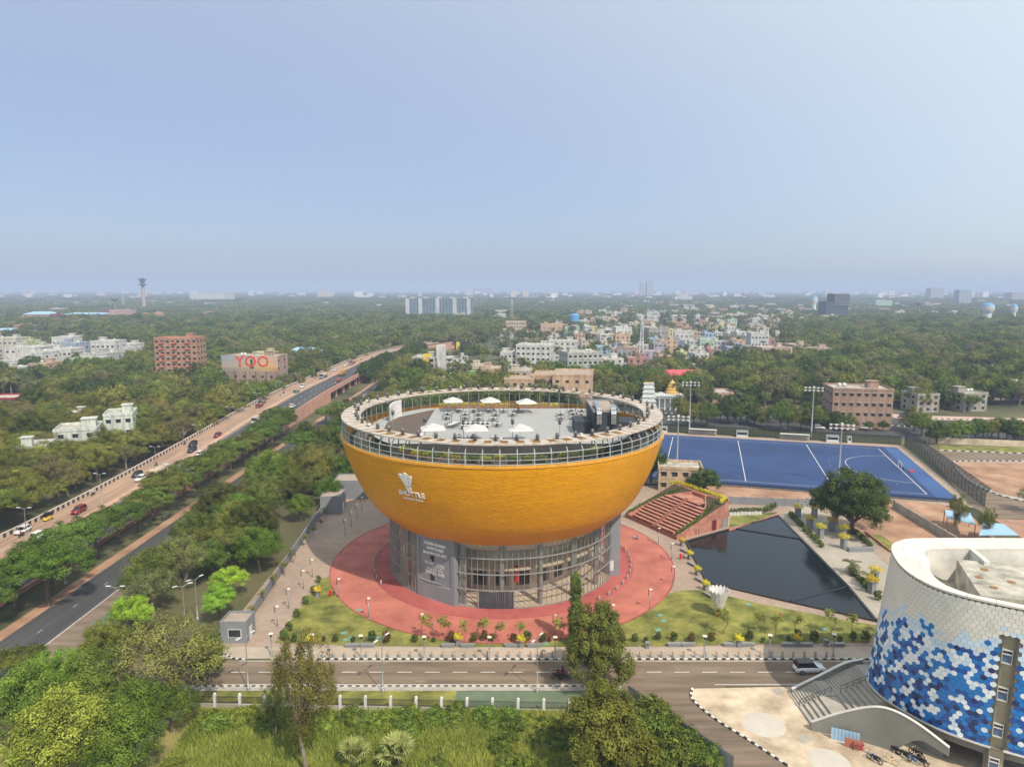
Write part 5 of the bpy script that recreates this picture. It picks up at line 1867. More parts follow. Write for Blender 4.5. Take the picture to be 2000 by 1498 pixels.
# palms: a bent trunk and a crown of drooping fronds
def frond_mesh(nf, L, seed, droop, matname, width=.5, fan=False, stubby=0):
 g = np.random.default_rng(seed)
 V, Fc, T = [], [], []
 for k in range(nf):
  a = 2 * math.pi * k / nf * 1.618 * 2 + g.random() * .3
  el = R_(g.uniform(-25, 75)) if not fan else R_(g.uniform(5, 80))
  tint = g.random()
  dirh = np.array([math.cos(a), math.sin(a), 0]); side = np.array([-math.sin(a), math.cos(a), 0])
  if fan:
   pet = L * .55
   base = dirh * pet * math.cos(el) + np.array([0, 0, pet * math.sin(el)])
   d = dirh * math.cos(el) + np.array([0, 0, math.sin(el)])
   upv = np.cross(side, d)
   ns = 13
   for j in range(ns):
    th = R_(-95 + 190 * j / (ns - 1))
    dd = d * math.cos(th) + side * math.sin(th)
    tip = base + dd * L * .62 + np.array([0, 0, -.18 * L * abs(math.sin(th)) - .1])
    wv = np.cross(dd, upv) * L * .05
    b = len(V)
    V += [base, base + dd * L * .35 + wv, tip, base + dd * L * .35 - wv]
    Fc.append((b, b + 1, b + 2, b + 3)); T.append(np.clip(tint * .6 + .4 * g.random(), 0, 1))
   b = len(V)
   w2 = side * .03
   V += [np.zeros(3) - w2, np.zeros(3) + w2, base + w2, base - w2]; Fc.append((b, b + 1, b + 2, b + 3)); T.append(.3)
   continue
  ns = 9
  pts = []
  p = np.zeros(3); e = el
  for j in range(ns):
   pts.append(p.copy())
   p = p + (dirh * math.cos(e) + np.array([0, 0, math.sin(e)])) * L / ns
   e -= droop / ns
  for j in range(ns - 1):
   p0, p1 = pts[j], pts[j + 1]
   w = width * (0.35 + 0.65 * math.sin(math.pi * min(1, (j + .6) / ns)))
   for sg in (-1, 1):
    for q in range(2):
     pa = p0 + (p1 - p0) * (q * .5); pb = p0 + (p1 - p0) * (q * .5 + .34)
     b = len(V)
     fall = np.array([0, 0, -.55 * w])
     tipv = side * sg * w + (p1 - p0) * .5 + fall
     V += [pa, pb, pb + tipv * .98, pa + tipv]
     Fc.append((b, b + 1, b + 2, b + 3)); T.append(np.clip(tint * .6 + .4 * g.random(), 0, 1))
 me = bpy.data.meshes.new('fronds')
 me.from_pydata([tuple(v) for v in V], [], Fc)
 at = me.attributes.new('tint', 'FLOAT', 'FACE')
 at.data.foreach_set('value', np.array(T, np.float32))
 me.materials.append(M[matname])
 return me
def palm_trunk(h, r, bend):
 mb = MB()
 mb.tube([(bend * (t ** 2), 0, h * t) for t in np.linspace(-.03, 1, 6)], [r * (1.3 - .5 * t) for t in np.linspace(0, 1, 6)], 7)
 return mb
for kd, h, L, nf, bend, sd_ in (('palm', 9.5, 3.6, 26, .8, 31), ('palm2', 8.0, 3.4, 24, -.5, 32)):
 me = frond_mesh(nf, L, sd_, 2.2, 'leaf_palm', .62)
 me.transform(Matrix.Translation((bend, 0, h)))
 PROTO[kd] = ('palm_tree', me, palm_trunk(h, .2, bend).mesh('palm_trunk', 'trunk_pale'), '', 'palm')
me = frond_mesh(16, 2.8, 33, 2.0, 'leaf_palm', .5); me.transform(Matrix.Translation((0, 0, 6.5)))
PROTO['royal'] = ('palm_tree', me, palm_trunk(6.5, .22, 0).mesh('palm_trunk', 'trunk_pale'), '', 'palm')
me = frond_mesh(15, 2.2, 34, 1.5, 'leaf_fan', fan=True); me.transform(Matrix.Translation((0, 0, 1.4)))
PROTO['fanpalm'] = ('fan_palm', me, palm_trunk(1.4, .22, 0).mesh('palm_trunk', 'trunk'), '', 'palm')
me = frond_mesh(12, 1.1, 35, 2.0, 'leaf_palm', .22); me.transform(Matrix.Translation((0, 0, .9)))
PROTO['smallpalm'] = ('small_palm', me, palm_trunk(.9, .07, 0).mesh('palm_trunk', 'trunk'), '', 'palm')
TREES = []
def tree(kind, x, y, s, label, group=None, rz=None, color=(1, 1, 1, 1), z=0.0, sz=None):
 name, me, tm, _, cat = PROTO[kind]
 t = thing(name, label, cat, (x, y, z), random.uniform(0, 6.28) if rz is None else rz, group, (s, s, sz or s * random.uniform(.92, 1.08)))
 c = obj('crown', me, t); c.color = color
 k = obj('trunk', tm, t)
 TREES.append((x, y, s * 5))
 return t
# ---- trees placed one by one: crown centre as seen (u, v), height of that centre, scale
def T(kind, u, v, h, s, label, color=(1, 1, 1, 1), **kw):
 p = G(u, v, h)
 return tree(kind, p.x, p.y, s, label, None, color=color, **kw)
p = G(1165, 1345); tree('dense2', p.x, p.y, .95, 'tall dense olive tree on the verge in front of the service road', rz=.4, sz=1.12, color=(.8, .8, .7, 1))
p = G(1168, 1520); tree('dense2', p.x + .4, p.y, 1.15, 'big bright green tree at the bottom edge beside the metal fence', rz=1.0, sz=.98, color=(1.05, 1.1, .75, 1))
p = G(1124, 1262); tree('column', p.x, p.y, 1.0, 'slim dark column-shaped tree in front of the round arena', rz=0)
p = G(600, 1512); tree('gum', p.x, p.y, 1.1, 'tall thin olive tree with drooping leaves in the grass field', rz=2.2, color=(1.0, .82, .7, 1))
p = G(560, 1430); tree('gum', p.x - 1, p.y - 1, .55, 'short thin tree beside the tall drooping one in the field', rz=.2)
p = G(1672, 1042); tree('dense', p.x - 1.2, p.y, 1.6, 'large dark green tree with a wide crown beside the paved garden', rz=2.0, sz=1.34, color=(.95, 1.0, .9, 1))
p = G(1375, 962); tree('dense', p.x, p.y, .85, 'small dark tree behind the amphitheatre hedge', rz=2.6, sz=.62, color=(.85, .85, .8, 1))
p = G(1288, 945); tree('dense', p.x - 2, p.y + 2, .98, 'dark tree between the yellow bowl and the beige pavilion', rz=.9, sz=1.05, color=(.85, .9, .8, 1))
p = G(1265, 965); tree('dense', p.x - 3, p.y + 2, .75, 'lower dark tree tucked beside the edge of the yellow bowl', rz=3.9, sz=.85, color=(.85, .9, .8, 1))
p = G(1868, 1045); tree('gum', p.x, p.y, .66, 'thin leafy tree by the blue sheds beyond the tiled building', rz=1.2, color=(1, 1, .9, 1))
p = G(1925, 1060); tree('gum', p.x, p.y, .55, 'thin drooping tree at the right of the blue sheds', rz=4.2, color=(1, 1, .9, 1))
p = G(2010, 1000); tree('sparse', p.x, p.y, .7, 'bare brown tree at the right edge by the track', rz=1)
# bottom left: a thicket of big trees, each as it stands in the photograph
for kind, u, v, h, s, lab, col in (
 ('sparse', 330, 1290, 7, 1.5, 'spreading bare-branched tree left of the gate house', (1.03, 1.06, 0.63, 1)),
 ('round2', 115, 1455, 6, 1.25, 'broad yellow-green tree at the bottom left corner', (1.24, 1.42, 0.81, 1)),
 ('round', 235, 1450, 5, .95, 'olive tree beside the white boundary wall at the bottom', (1.08, 1.18, 0.72, 1)),
 ('round', 40, 1365, 6, 1.05, 'dark green tree near the left edge, above the corner tree', (0.86, 1.06, 0.72, 1)),
 ('feather', 110, 1310, 6, 1.0, 'light green feathery tree by the dark frontage road', (0.76, 0.89, 0.81, 1)),
 ('round2', 190, 1330, 5, .9, 'olive tree between the feathery tree and the bare-branched tree', (0.97, 1.12, 0.72, 1)),
 ('umbrella2', 25, 1262, 6, .7, 'thin grey-green tree overhanging the frontage road at the left edge', (0.86, 0.94, 0.72, 1)),
 ('round', 265, 1380, 5, .85, 'dark tree below the bare-branched tree', (0.81, 1.00, 0.63, 1)),
 ('round2', 205, 1245, 4, .75, 'small olive tree at the end of the parking strip', (1.03, 1.12, 0.72, 1)),
 ('round', 330, 1370, 4, .7, 'dark tree over the lane by the white wall', (0.76, 0.94, 0.63, 1)),
 ('dense', 395, 1270, 4, .62, 'dark tree next to the grey gate house', (0.97, 1.24, 0.81, 1)),
 ('feather', 255, 1195, 4, .8, 'bright lime green tree at the edge of the parking strip', (1.40, 1.47, 0.81, 1)),
 ('feather', 352, 1085, 5, .95, 'bright green tree beside the frontage road, middle of the left belt', (1.30, 1.36, 0.81, 1)),
 ('round2', 290, 1130, 5, 1.0, 'grey-olive tree between the two bright green trees', (0.92, 1.04, 0.81, 1)),
 ('feather', 445, 1115, 5, .72, 'yellow-green tree close to the plaza wall', (1.24, 1.30, 0.81, 1)),
 ('feather', 428, 1165, 4, .72, 'green tree below the yellow-green one by the plaza wall', (0.92, 1.12, 0.81, 1)),
 ('round', 505, 1070, 5, 1.0, 'leafy olive tree against the plaza wall', (0.97, 1.12, 0.68, 1)),
 ('sparse', 415, 1075, 4, .7, 'dry grey tree in the grass left of the plaza', (1.08, 1.18, 0.81, 1)),
 ('round', 465, 1005, 6, 1.15, 'dark green tree with a bright top left of the plaza', (0.86, 1.12, 0.72, 1)),
 ('round', 585, 985, 4, .72, 'compact dark tree by the small grey block', (0.81, 1.00, 0.63, 1)),
 ('sparse', 480, 955, 5, .9, 'dry brown tree in the belt left of the arena', (1.08, 1.12, 0.72, 1)),
 ('round', 520, 925, 6, 1.25, 'wide leafy tree in the belt left of the arena', (1.03, 1.18, 0.72, 1)),
 ('round2', 600, 905, 5, 1.0, 'olive tree behind the grey blocks', (1.03, 1.12, 0.72, 1)),
 ('dense', 690, 915, 5, .9, 'green tree half hidden by the left side of the bowl', (1.30, 1.53, 0.90, 1)),
 ('round', 640, 950, 5, .8, 'dark tree above the small grey block', (0.81, 0.94, 0.63, 1)),
 ('dense', 655, 865, 6, 1.0, 'dark tree left of the canopy ring', (0.86, 1.06, 0.72, 1)),
 ('dense', 600, 850, 6, .95, 'dark tree in the belt beyond the leafy trees', (0.97, 1.06, 0.72, 1)),
 ('umbrella', 90, 1118, 6, 1.35, 'big spreading green tree at the left edge between the roads', (0.92, 1.18, 0.77, 1)),
 ('umbrella', 545, 815, 6, 1.2, 'flat-topped tree beside the highway near the underpass', (0.81, 1.06, 0.72, 1)),
 ('umbrella', 590, 860, 6, 1.1, 'flat-topped tree nearer than the underpass', (0.86, 1.06, 0.72, 1)),
 ('umbrella', 635, 800, 6, .9, 'flat-topped tree at the corner of the underpass', (0.81, 1.00, 0.68, 1)),
):
 T(kind, u, v, h, s, lab, col)
def too_close(x, y, d):
 return any((x - a) ** 2 + (y - b) ** 2 < (d * .5 + r * .42) ** 2 for a, b, r in TREES)
# ---- belt between highway and frontage road
k = 0
for y in np.arange(104, 250, 7.6):
 x = -84.2 + random.uniform(-1.3, .6)
 if 256 < y < 268: continue
 if too_close(x, y, 3): continue
 s = random.uniform(.95, 1.3)
 tree(random.choice(['umbrella', 'umbrella', 'umbrella2']), x, y, s, 'flat-topped tree in the row between highway and frontage road, %s from the near end' % nth(k), 'roadside trees along the highway', color=(random.uniform(.7, .9), random.uniform(.85, 1.0), .8, 1))
 k += 1
for y in np.arange(396, 560, 9):
 tree(random.choice(['round', 'dense']), -84 + random.uniform(-1, 1) + xf(y), y, random.uniform(.9, 1.2), 'dark tree beyond the underpass beside the highway, %s from the bridge' % nth(k := k + 1), 'roadside trees along the highway', color=(.8, .85, .75, 1))
# ---- belt left of the highway
HOUSE_GAPS = [(-176, 240, 6), (-171, 287, 6), (-196, 222, 6), (-188, 262, 6)]
k = 0
tries = 0
GRIDL = [(x + random.uniform(-2, 2), y + random.uniform(-2, 2)) for y in np.arange(130, 292, 6.6) for x in np.arange(-116.5, -.76 * y - 14, -6.4)]
for x, y in GRIDL:
 if proj(x, y, 5)[0] < -120: continue
 if any((x - a) ** 2 + (y - b) ** 2 < r * r for a, b, r in HOUSE_GAPS): continue
 if too_close(x, y, .6): continue
 kd = random.choices(['umbrella', 'umbrella2', 'round', 'round2', 'sparse', 'dense'], [3, 4, 2, 3, 1.5, .8])[0]
 if x > -122 and kd in ('dense', 'round'): kd = 'umbrella2'
 s = random.uniform(.7, 1.25)
 br = random.uniform(.85, 1.15)
 tree(kd, x, y, s, 'leafy tree in the wood left of the highway, %s counted by distance in its kind' % nth(k), 'trees left of the highway', color=(br * 1.08, br, br * .8, 1))
 k += 1
# ---- belt between frontage road and plaza, thinning to grass near the wall
k = 0; tries = 0
while k < 95 and tries < 5000:
 tries += 1
 y = random.uniform(108, 345); x = random.uniform(-67, -34 if y > 200 else -51)
 if 258 < y < 284: continue
 if too_close(x, y, 2.6): continue
 kd = random.choice(['round', 'round2', 'round2', 'dense', 'sparse', 'umbrella2'])
 tree(kd, x, y, random.uniform(.7, 1.1), 'tree in the grove left of and behind the arena, %s of the grove' % nth(k), 'grove beside the arena', color=(random.uniform(.8, 1.1), random.uniform(.85, 1.05), .8, 1))
 k += 1
# ---- behind the hockey pitch: a row along the road and the trees beyond
k = 0
for u in range(1330, 1790, 13):
 v = 824 + (u - 1300) * .05 + random.uniform(-14, 6)
 if 1660 < u < 1770: continue
 p = G(u, v)
 kd = random.choice(['round', 'round2', 'dense', 'sparse', 'round'])
 tree(kd, p.x, p.y, random.uniform(.65, 1.15), 'roadside tree behind the hockey pitch, %s from the left' % nth(k), 'trees behind the hockey pitch', color=(.85, .9, .8, 1))
 k += 1
for j, u in enumerate((1697, 1724)):
 p = G(u, 842)
 tree('round', p.x, p.y, .42, 'small clipped round tree on the roadside lawn, %s one' % ('left', 'right')[j], color=(.75, .8, .7, 1))
k = 0
for u in range(1800, 2030, 15):
 v = 866 + random.uniform(-14, 1)
 p = G(u, v)
 kd = ['round', 'royal', 'dense', 'royal', 'round2'][k % 5]
 tree(kd, p.x, p.y, random.uniform(.75, 1.0), '%s beyond the track, %s from the left' % ('slender palm' if kd == 'royal' else 'green tree', nth(k)), 'trees beyond the track', color=(1.0, 1.1, .9, 1))
 k += 1
for j, (u, v) in enumerate(((1180, 752), (1335, 775), (1367, 782), (1375, 752), (1345, 732), (1225, 742), (1240, 762), (1212, 757), (1475, 760), (1493, 775), (1322, 768))):
 p = G(u, v + 28)
 tree(random.choice(['palm', 'palm2']), p.x, p.y, random.uniform(.95, 1.25), 'coconut palm by the temple and red roof, %s from the left' % nth(j), 'coconut palms behind the arena')
for j, (u, v) in enumerate(((25, 770), (70, 762), (140, 762), (102, 768), (285, 690), (10, 765), (210, 780), (235, 770), (165, 765))):
 p = G(u, v + 22)
 tree(random.choice(['palm', 'palm2']), p.x, p.y, random.uniform(1.0, 1.3), 'coconut palm near the black hoarding on the left, %s of them' % nth(j), 'coconut palms on the left')
k = 0; tries = 0
while k < 70 and tries < 3000:                      # between arena, far road and the pink flats
 tries += 1
 u, v = random.uniform(1180, 2030), random.uniform(745, 806)
 p = G(u, v)
 if 1610 < u < 1760 and 780 < v < 835: continue
 if 1290 < u < 1440 and 750 < v < 800: continue
 if too_close(p.x, p.y, 4.5): continue
 kd = random.choice(['round', 'round2', 'dense', 'dense', 'umbrella', 'sparse'])
 tree(kd, p.x, p.y, random.uniform(.8, 1.3), 'tree in the wood beyond the far road, %s by distance among its neighbours' % nth(k), 'trees beyond the far road', color=(.85, .92, .8, 1))
 k += 1
# ---- far woodland: nobody could count it, one object of scattered low trees
def low_tree(name, seed, lobes, n, cr, per, size, leaf):
 g = np.random.default_rng(seed)
 pts = crown_points(g, lobes, n, .1, -.35)
 return leaf_cloud(name, pts, cr * (.7 + .6 * g.random(n)), per, size, leaf, seed, up=.45)
lows, mids = [], []
for i, (lobes, leaf) in enumerate((([(0, 0, 5.6, 4.4, 3.4), (2, 1, 5, 3, 2.4), (-2.2, -.8, 5, 3, 2.5)], 'leaf_green'), ([(0, 0, 5.6, 5.0, 2.6), (-2, 1, 5, 3, 2)], 'leaf_olive'), ([(0, 0, 6.2, 4.2, 4.0), (1.8, -1, 5, 3, 2.6)], 'leaf_dark'), ([(0, 0, 5.2, 4.6, 2.8), (2, 1, 4.6, 3, 2)], 'leaf_dry'))):
 me = low_tree('low_crown', 60 + i, lobes, 60, 1.35, 26, .8, leaf)
 o = bpy.data.objects.new('low_crown_%d' % i, me)
 lows.append(o)
 mids.append(bpy.data.objects.new('mid_crown_%d' % i, low_tree('mid_crown', 80 + i, lobes + [(1.2, -2.2, 4.6, 2.4, 1.9), (-1.5, 2.2, 5.4, 2.2, 1.8)], 120, 1.0, 70, .42, leaf)))
for i in range(2):
 me = frond_mesh(16, 4.0, 70 + i, 2.2, 'leaf_palm', .9); me.transform(Matrix.Translation((0, 0, 10)))
 lows.append(bpy.data.objects.new('low_palm_%d' % i, me)); mids.append(lows[-1])
def in_poly(x, y, poly):
 c = False
 n = len(poly)
 for i in range(n):
  (x0, y0), (x1, y1) = poly[i], poly[i - 1]
  if (y0 > y) != (y1 > y) and x < (x1 - x0) * (y - y0) / (y1 - y0) + x0:
   c = not c
 return c
# town areas in the photograph: houses stand there, trees are fewer and partly palms
TOWN = [[(790, 700), (1000, 650), (1150, 615), (1400, 600), (1520, 620), (1530, 700), (1330, 735), (1230, 745), (830, 760)], [(-60, 655), (90, 645), (260, 672), (255, 725), (-60, 745)]]
CLEAR = [[(480, 641), (550, 627), (600, 628), (560, 642)], [(1785, 713), (1965, 722), (1980, 740), (1880, 745), (1825, 737)], [(1640, 790), (1760, 800), (1760, 835), (1620, 830)]]
BLD_KEEP = []      # (x, y, r) kept free for buildings; filled before scattering
mat('tank_blue2', (.06, .28, .62), .5, .06, .3)
# ================================================================== PLANTERS, BENCHES, SHRUBS, FENCES, VEHICLES (need the leaf clouds)
PA, BE, BI = planter(), bench(), bin_()
for i, (u, v) in enumerate(((895, 1259), (1018, 1263), (1443, 1262), (1557, 1260), (607, 1262), (621, 1165))):
 place(PA, G(u, v, .07), 0, 'grey planter with yellow-green bush, at %s' % ('left of the arena door', 'right of the arena door', 'the middle of the right lawn', 'the right end of the lawn', 'the left corner of the lawn', 'the left walk beside the lawn')[i], 'planters by the lawn')
for i, u in enumerate((688, 718, 875, 913, 999, 1043, 1317, 1344, 1426, 1460, 1541, 1574, 1636)):
 place(BE, G(u, 1263 if u < 1300 else 1261, .06), random.uniform(-.03, .03), 'grey stone bench along the front walk, %s from the left' % nth(i), 'benches along the front walk')
for i, (u, v) in enumerate(((1264, 1265), (1613, 1260))):
 place(BI, G(u, v, .06), 0, 'grey litter bin on the front walk, %s one' % ('left', 'right')[i], 'bins on the front walk')
# pool-side planters and benches
for i, (u, v) in enumerate(((1332, 1066), (1347, 1092), (1362, 1123), (1378, 1152))):
 place(PA, G(u, v, .03), .4, 'grey planter along the left edge of the pool, %s from the back' % nth(i), 'planters beside the pool')
 place(BE, G(u - 1 + 5, v + 12, .03), R_(-62), 'grey bench along the left edge of the pool, %s from the back' % nth(i), 'benches beside the pool')
# tall pedestals with clipped bushes in the paved garden
TP = planter(2.1, 1.0, 'lime', 1.15)
for i, (u, v) in enumerate(((1558, 1010), (1581, 1032), (1602, 1050), (1647, 1071), (1647, 1052), (1624, 1036), (1708, 1138), (1702, 1158), (1630, 1022), (1590, 1010))):
 place(TP, G(u, v, .05), random.uniform(0, .6), 'tall pale pedestal with a flat clipped bush in the paved garden, %s of ten' % nth(i), 'pedestals in the paved garden')
mb = MB(); mb.box(-2.6, -.5, 0, 2.6, .5, .8); o = mb.build('long_planter', 'grey_render'); o.location = G(1680, 1076, .05); o.rotation_euler = (0, 0, R_(3)); tag(o, 'long low grey planter wall at the end of the ball shrubs', 'planter')
# ball shrubs in rows
def shrub(kind, x, y, s, label, group, color=(1, 1, 1, 1), z=.03):
 name, me, tm, _, cat = PROTO[kind]
 t = thing(name, label, cat, (x, y, z), random.uniform(0, 6.28), group, s)
 c = obj('foliage', me, t); c.color = color
 obj('stem', tm, t)
 return t
PROTO['ball'] = ('ball_shrub', leaf_cloud('ball', crown_points(np.random.default_rng(8), [(0, 0, .55, .45, .5)], 40, .1, -1), np.full(40, .2), 30, .14, 'leaf_green', 8), limbs(np.random.default_rng(1), .3, 0, .04, [(0, 0, .5)], 1, .02).mesh('stem', 'trunk'), '', 'shrub')
def row(a, b, n, lab, kind='ball', s=1.0, col=(1, 1, 1, 1), z=.05):
 p, q = G(*a), G(*b)
 for i in range(n):
  c = p.lerp(q, (i + .5) / n)
  shrub(kind, c.x + random.uniform(-.15, .15), c.y + random.uniform(-.15, .15), s * random.uniform(.85, 1.15), lab + ', %s from its far end' % nth(i), lab, col, z)
row((1542, 1008), (1566, 1030), 10, 'clipped shrub in the hedge row by the pool top', s=1.2)
row((1570, 1036), (1608, 1072), 6, 'ball shrub in the left garden row', s=1.3)
row((1662, 1036), (1702, 1072), 6, 'ball shrub in the right garden row', s=1.3)
row((1660, 1118), (1700, 1158), 6, 'ball shrub in the lower garden row', s=1.3)
for i, (u, v) in enumerate(((1663, 1122), (1698, 1146))):
 p = G(u, v)
 name, me, tm, _, cat = PROTO['smallpalm']
 t = thing(name, 'small palm in the paved garden, %s one' % ('upper', 'lower')[i], cat, (p.x, p.y, .05), i, None, 2.2); obj('crown', me, t); obj('trunk', tm, t)
shrub('shrub', *G2(1714, 1172), 1.3, 'dark shrub by the corner of the tiled building', None)
# front lawn shrubs and saplings
k = 0
for u in (560, 575, 632, 655, 690, 727, 755, 810, 847, 880, 925, 945, 960, 1003, 1030, 1060, 1073, 1240, 1262, 1285, 1316, 1350, 1390, 1440, 1463, 1490, 1540, 1556, 1590, 1640, 1665, 1690):
 p = G(u, 1252 + random.uniform(-3, 4))
 shrub('shrub', p.x, p.y, random.uniform(.55, 1.3), 'low dark shrub along the front of the lawn, %s from the left' % nth(k), 'shrubs along the front lawn', random.choice([(1, 1.2, 1, 1), (1.6, .7, .7, 1), (1, 1, 1, 1)]), .07); k += 1
for i, (u, v) in enumerate(((835, 1250), (868, 1252), (907, 1252), (943, 1253), (976, 1253), (1017, 1254), (1093, 1252), (1483, 1235), (1515, 1242), (1558, 1240), (1620, 1238), (1663, 1240), (1410, 1238), (1725, 1240))):
 p = G(u, v); tree('sapling', p.x, p.y, random.uniform(1.0, 1.35), 'young tree on the front lawn, %s from the left' % nth(i), 'young trees on the lawn', z=.07, color=(1.25, 1.25, 1, 1))
for i, (u, v) in enumerate(((622, 1138), (612, 1158), (597, 1180), (580, 1205), (565, 1232), (556, 1250))):
 p = G(u, v); shrub('shrub', p.x, p.y, random.uniform(.9, 1.4), 'green shrub on the left edge of the lawn, %s from the back' % nth(i), 'shrubs on the lawn edge', (1.4, 1.5, 1.2, 1), .05)
for i, (u, v) in enumerate(((572, 1100), (555, 1125), (535, 1150), (512, 1180), (492, 1207), (595, 1068), (613, 1050), (627, 1032), (636, 1015))):
 p = G(u, v); tree('sapling', p.x, p.y, random.uniform(.7, 1.0), 'sapling in a planting square beside the plaza wall, %s of nine' % nth(i), 'saplings beside the plaza wall', z=.03)
# amphitheatre planting: clipped yellow hedge and green bushes on the rim
def hedge(name, label, pts, w, h, z, leaf, seed, dens=9):
 P = [Vector((*p[:2], p[2] if len(p) > 2 else z)) for p in pts]
 cen = []
 g = np.random.default_rng(seed)
 for a, b_ in zip(P[:-1], P[1:]):
  n_ = max(2, int((b_ - a).length * dens))
  for i in range(n_):
   c = a.lerp(b_, i / n_)
   cen.append((c.x + g.normal() * w * .3, c.y + g.normal() * w * .3, c.z + g.random() * h))
 me = leaf_cloud(name, cen, np.full(len(cen), .28), 22, .17, leaf, seed)
 o = obj(name, me); return tag(o, label, 'hedge')
hedge('yellow_hedge', 'bright yellow clipped hedge along the top of the amphitheatre', [AP(WA * .98, DA * .88, HA + .0), AP(WA * .95, DA * 1.0, HA + .2), AP(WA * .05, DA * 1.0, HA + .2), AP(WA * .03, DA * .86, HA - .2)], .4, .7, 0, 'leaf_lime', 21, 16)
hedge('rim_planting', 'green planting on the pool-side slope of the amphitheatre', [AP(WA * .035, DA * .04, 1.15), AP(WA * .03, DA * .4, 2.95), AP(WA * .05, DA * .6, 3.95), AP(WA * .10, DA * .8, 4.9), AP(WA * .14, DA * .95, 5.6)], .9, .5, 0, 'leaf_green', 22, 18)
hedge('rim_planting', 'green planting on the arena-side slope of the amphitheatre', [AP(WA * .965, DA * .04, 1.15), AP(WA * .95, DA * .4, 2.95), AP(WA * .90, DA * .6, 3.95), AP(WA * .84, DA * .8, 4.9), AP(WA * .8, DA * .95, 5.6)], .9, .5, 0, 'leaf_green', 23, 18)
hedge('rim_planting', 'green bushes behind the yellow hedge on the amphitheatre', [AP(WA * .9, DA * 1.04, 4.6), AP(WA * .1, DA * 1.04, 4.6), AP(0, DA * .98, HA)], .7, 1.0, 0, 'leaf_dark', 24, 12)
q1, q2, q3 = G(1424, 1000, .8), G(1488, 998, .8), G(1516, 990, .8)
hedge('trough_hedge', 'dark green hedge in white troughs right of the amphitheatre', [tuple(q1), tuple(q2)], .4, .9, 0, 'leaf_green', 25, 24)
hedge('corner_hedge', 'dark green hedge block beside the troughs', [tuple(G(1490, 1000, .4)), tuple(q3)], .8, 1.2, 0, 'leaf_green', 26, 34)
mb = MB()
for i in range(9):
 c = Vector(q1).lerp(Vector(q2), (i + .5) / 9); m2 = MB(); m2.obox(0, 0, 0, .78, .7, .8); o = m2.build('planting_trough', 'white_paintwork'); o.location = (c.x, c.y, .03); tag(o, 'white trough under the dark hedge, %s from the left' % nth(i), 'trough', 'white troughs under the hedge')
sheet('garden_lawn', px((1424, 1030), (1428, 1008), (1520, 1000), (1500, 1012)), .05, 'grass_lawn')
sheet('small_lawn', px((1695, 1045), (1720, 1044), (1745, 1062), (1735, 1078), (1712, 1062)), .055, 'grass_lawn')
# roof planters
k = 0
mat('planter_box', (.36, .17, .08), .8)
def roof_bed(a0, a1, r, z, lab, seed, n=3):
 t = thing('roof_planter', lab, 'planter', (BX, BY, 0), 0, 'planters on the roof terrace')
 mb = MB()
 g = np.random.default_rng(seed)
 cen = []
 for i in range(n):
  a = a0 + (a1 - a0) * (i + .5) / n
  mb.obox(r * math.cos(a), r * math.sin(a), z, .6, (a1 - a0) * r / n * .9, .5, a)
  for _ in range(9):
   cen.append((r * math.cos(a) + g.normal() * .2, r * math.sin(a) + g.normal() * .35, z + .55 + g.random() * .55))
 mb.build('box', 'planter_box', t)
 obj('foliage', leaf_cloud('foliage', cen, np.full(len(cen), .3), 26, .18, 'leaf_lime' if seed % 3 else 'leaf_bright', seed), t).color = (.75, .8, .8, 1)
for i in range(26):
 a0 = R_(205 + i * 5.2)
 roof_bed(a0, a0 + R_(4.4), 24.3, 25.9 if i % 4 else 26.2, 'planter bed with yellow-green shrubs on the lower terrace front, %s from the left' % nth(i), 200 + i, 3)
for i in range(12):
 x0 = -13.5 + i * 2.25
 if i in (7,): continue
 t = thing('roof_planter', 'planter box with yellow shrubs along the back of the roof deck, %s from the left' % nth(i), 'planter', (BX + x0, BY + 19.5, ZD - .1), 0, 'planters on the roof terrace')
 mb = MB(); mb.box(-1.0, -.3, 0, 1.0, .3, .5); mb.build('box', 'planter_box', t)
 g = np.random.default_rng(300 + i); cen = [(g.uniform(-.9, .9), g.normal() * .15, .6 + g.random() * .5) for _ in range(16)]
 obj('foliage', leaf_cloud('foliage', cen, np.full(16, .3), 28, .18, 'leaf_lime', 300 + i), t).color = (.8, .85, .8, 1)
for i, (a, r) in enumerate(((R_(150), 25.5), (R_(160), 25.8), (R_(10), 25.6), (R_(2), 25.6), (R_(-12), 25.4), (R_(196), 25.6))):
 roof_bed(a, a + R_(6), r, 25.9, 'planter bed with tall green shrubs at the side of the roof terrace, %s of six' % nth(i), 330 + i, 3)
# ---- roof furniture
mat('table_white', (.55, .53, .49), .5, .05, 2)
mat('chair_dark', (.05, .05, .05), .5)
def table(w=.9, d=.9):
 t = thing('cafe_table', '', 'table')
 mb = MB(); mb.box(-w / 2, -d / 2, .70, w / 2, d / 2, .75); mb.build('table_top', 'table_white', t)
 for sx in (-1, 1):
  mb = MB(); mb.tube([(sx * w * .4, -d * .4, 0), (sx * w * .4, -d * .4, .7)], .025, 5); mb.build('leg', 'chair_dark', t)
  mb = MB(); mb.tube([(sx * w * .4, d * .4, 0), (sx * w * .4, d * .4, .7)], .025, 5); mb.build('leg', 'chair_dark', t)
 return t
def chair():
 t = thing('cafe_chair', '', 'chair')
 mb = MB(); mb.box(-.22, -.22, .42, .22, .22, .46); mb.build('seat', 'chair_dark', t)
 mb = MB(); mb.box(-.22, .2, .5, .22, .24, .86); mb.build('backrest', 'chair_dark', t)
 for sx in (-1, 1):
  mb = MB(); mb.tube([(sx * .2, -.2, 0), (sx * .2, -.2, .43)], .018, 4); mb.build('leg', 'chair_dark', t)
  mb = MB(); mb.tube([(sx * .2, .22, 0), (sx * .2, .22, .86)], .018, 4); mb.build('leg', 'chair_dark', t)
 return t
TB, TBL, CH = table(), table(3.6, .9), chair()
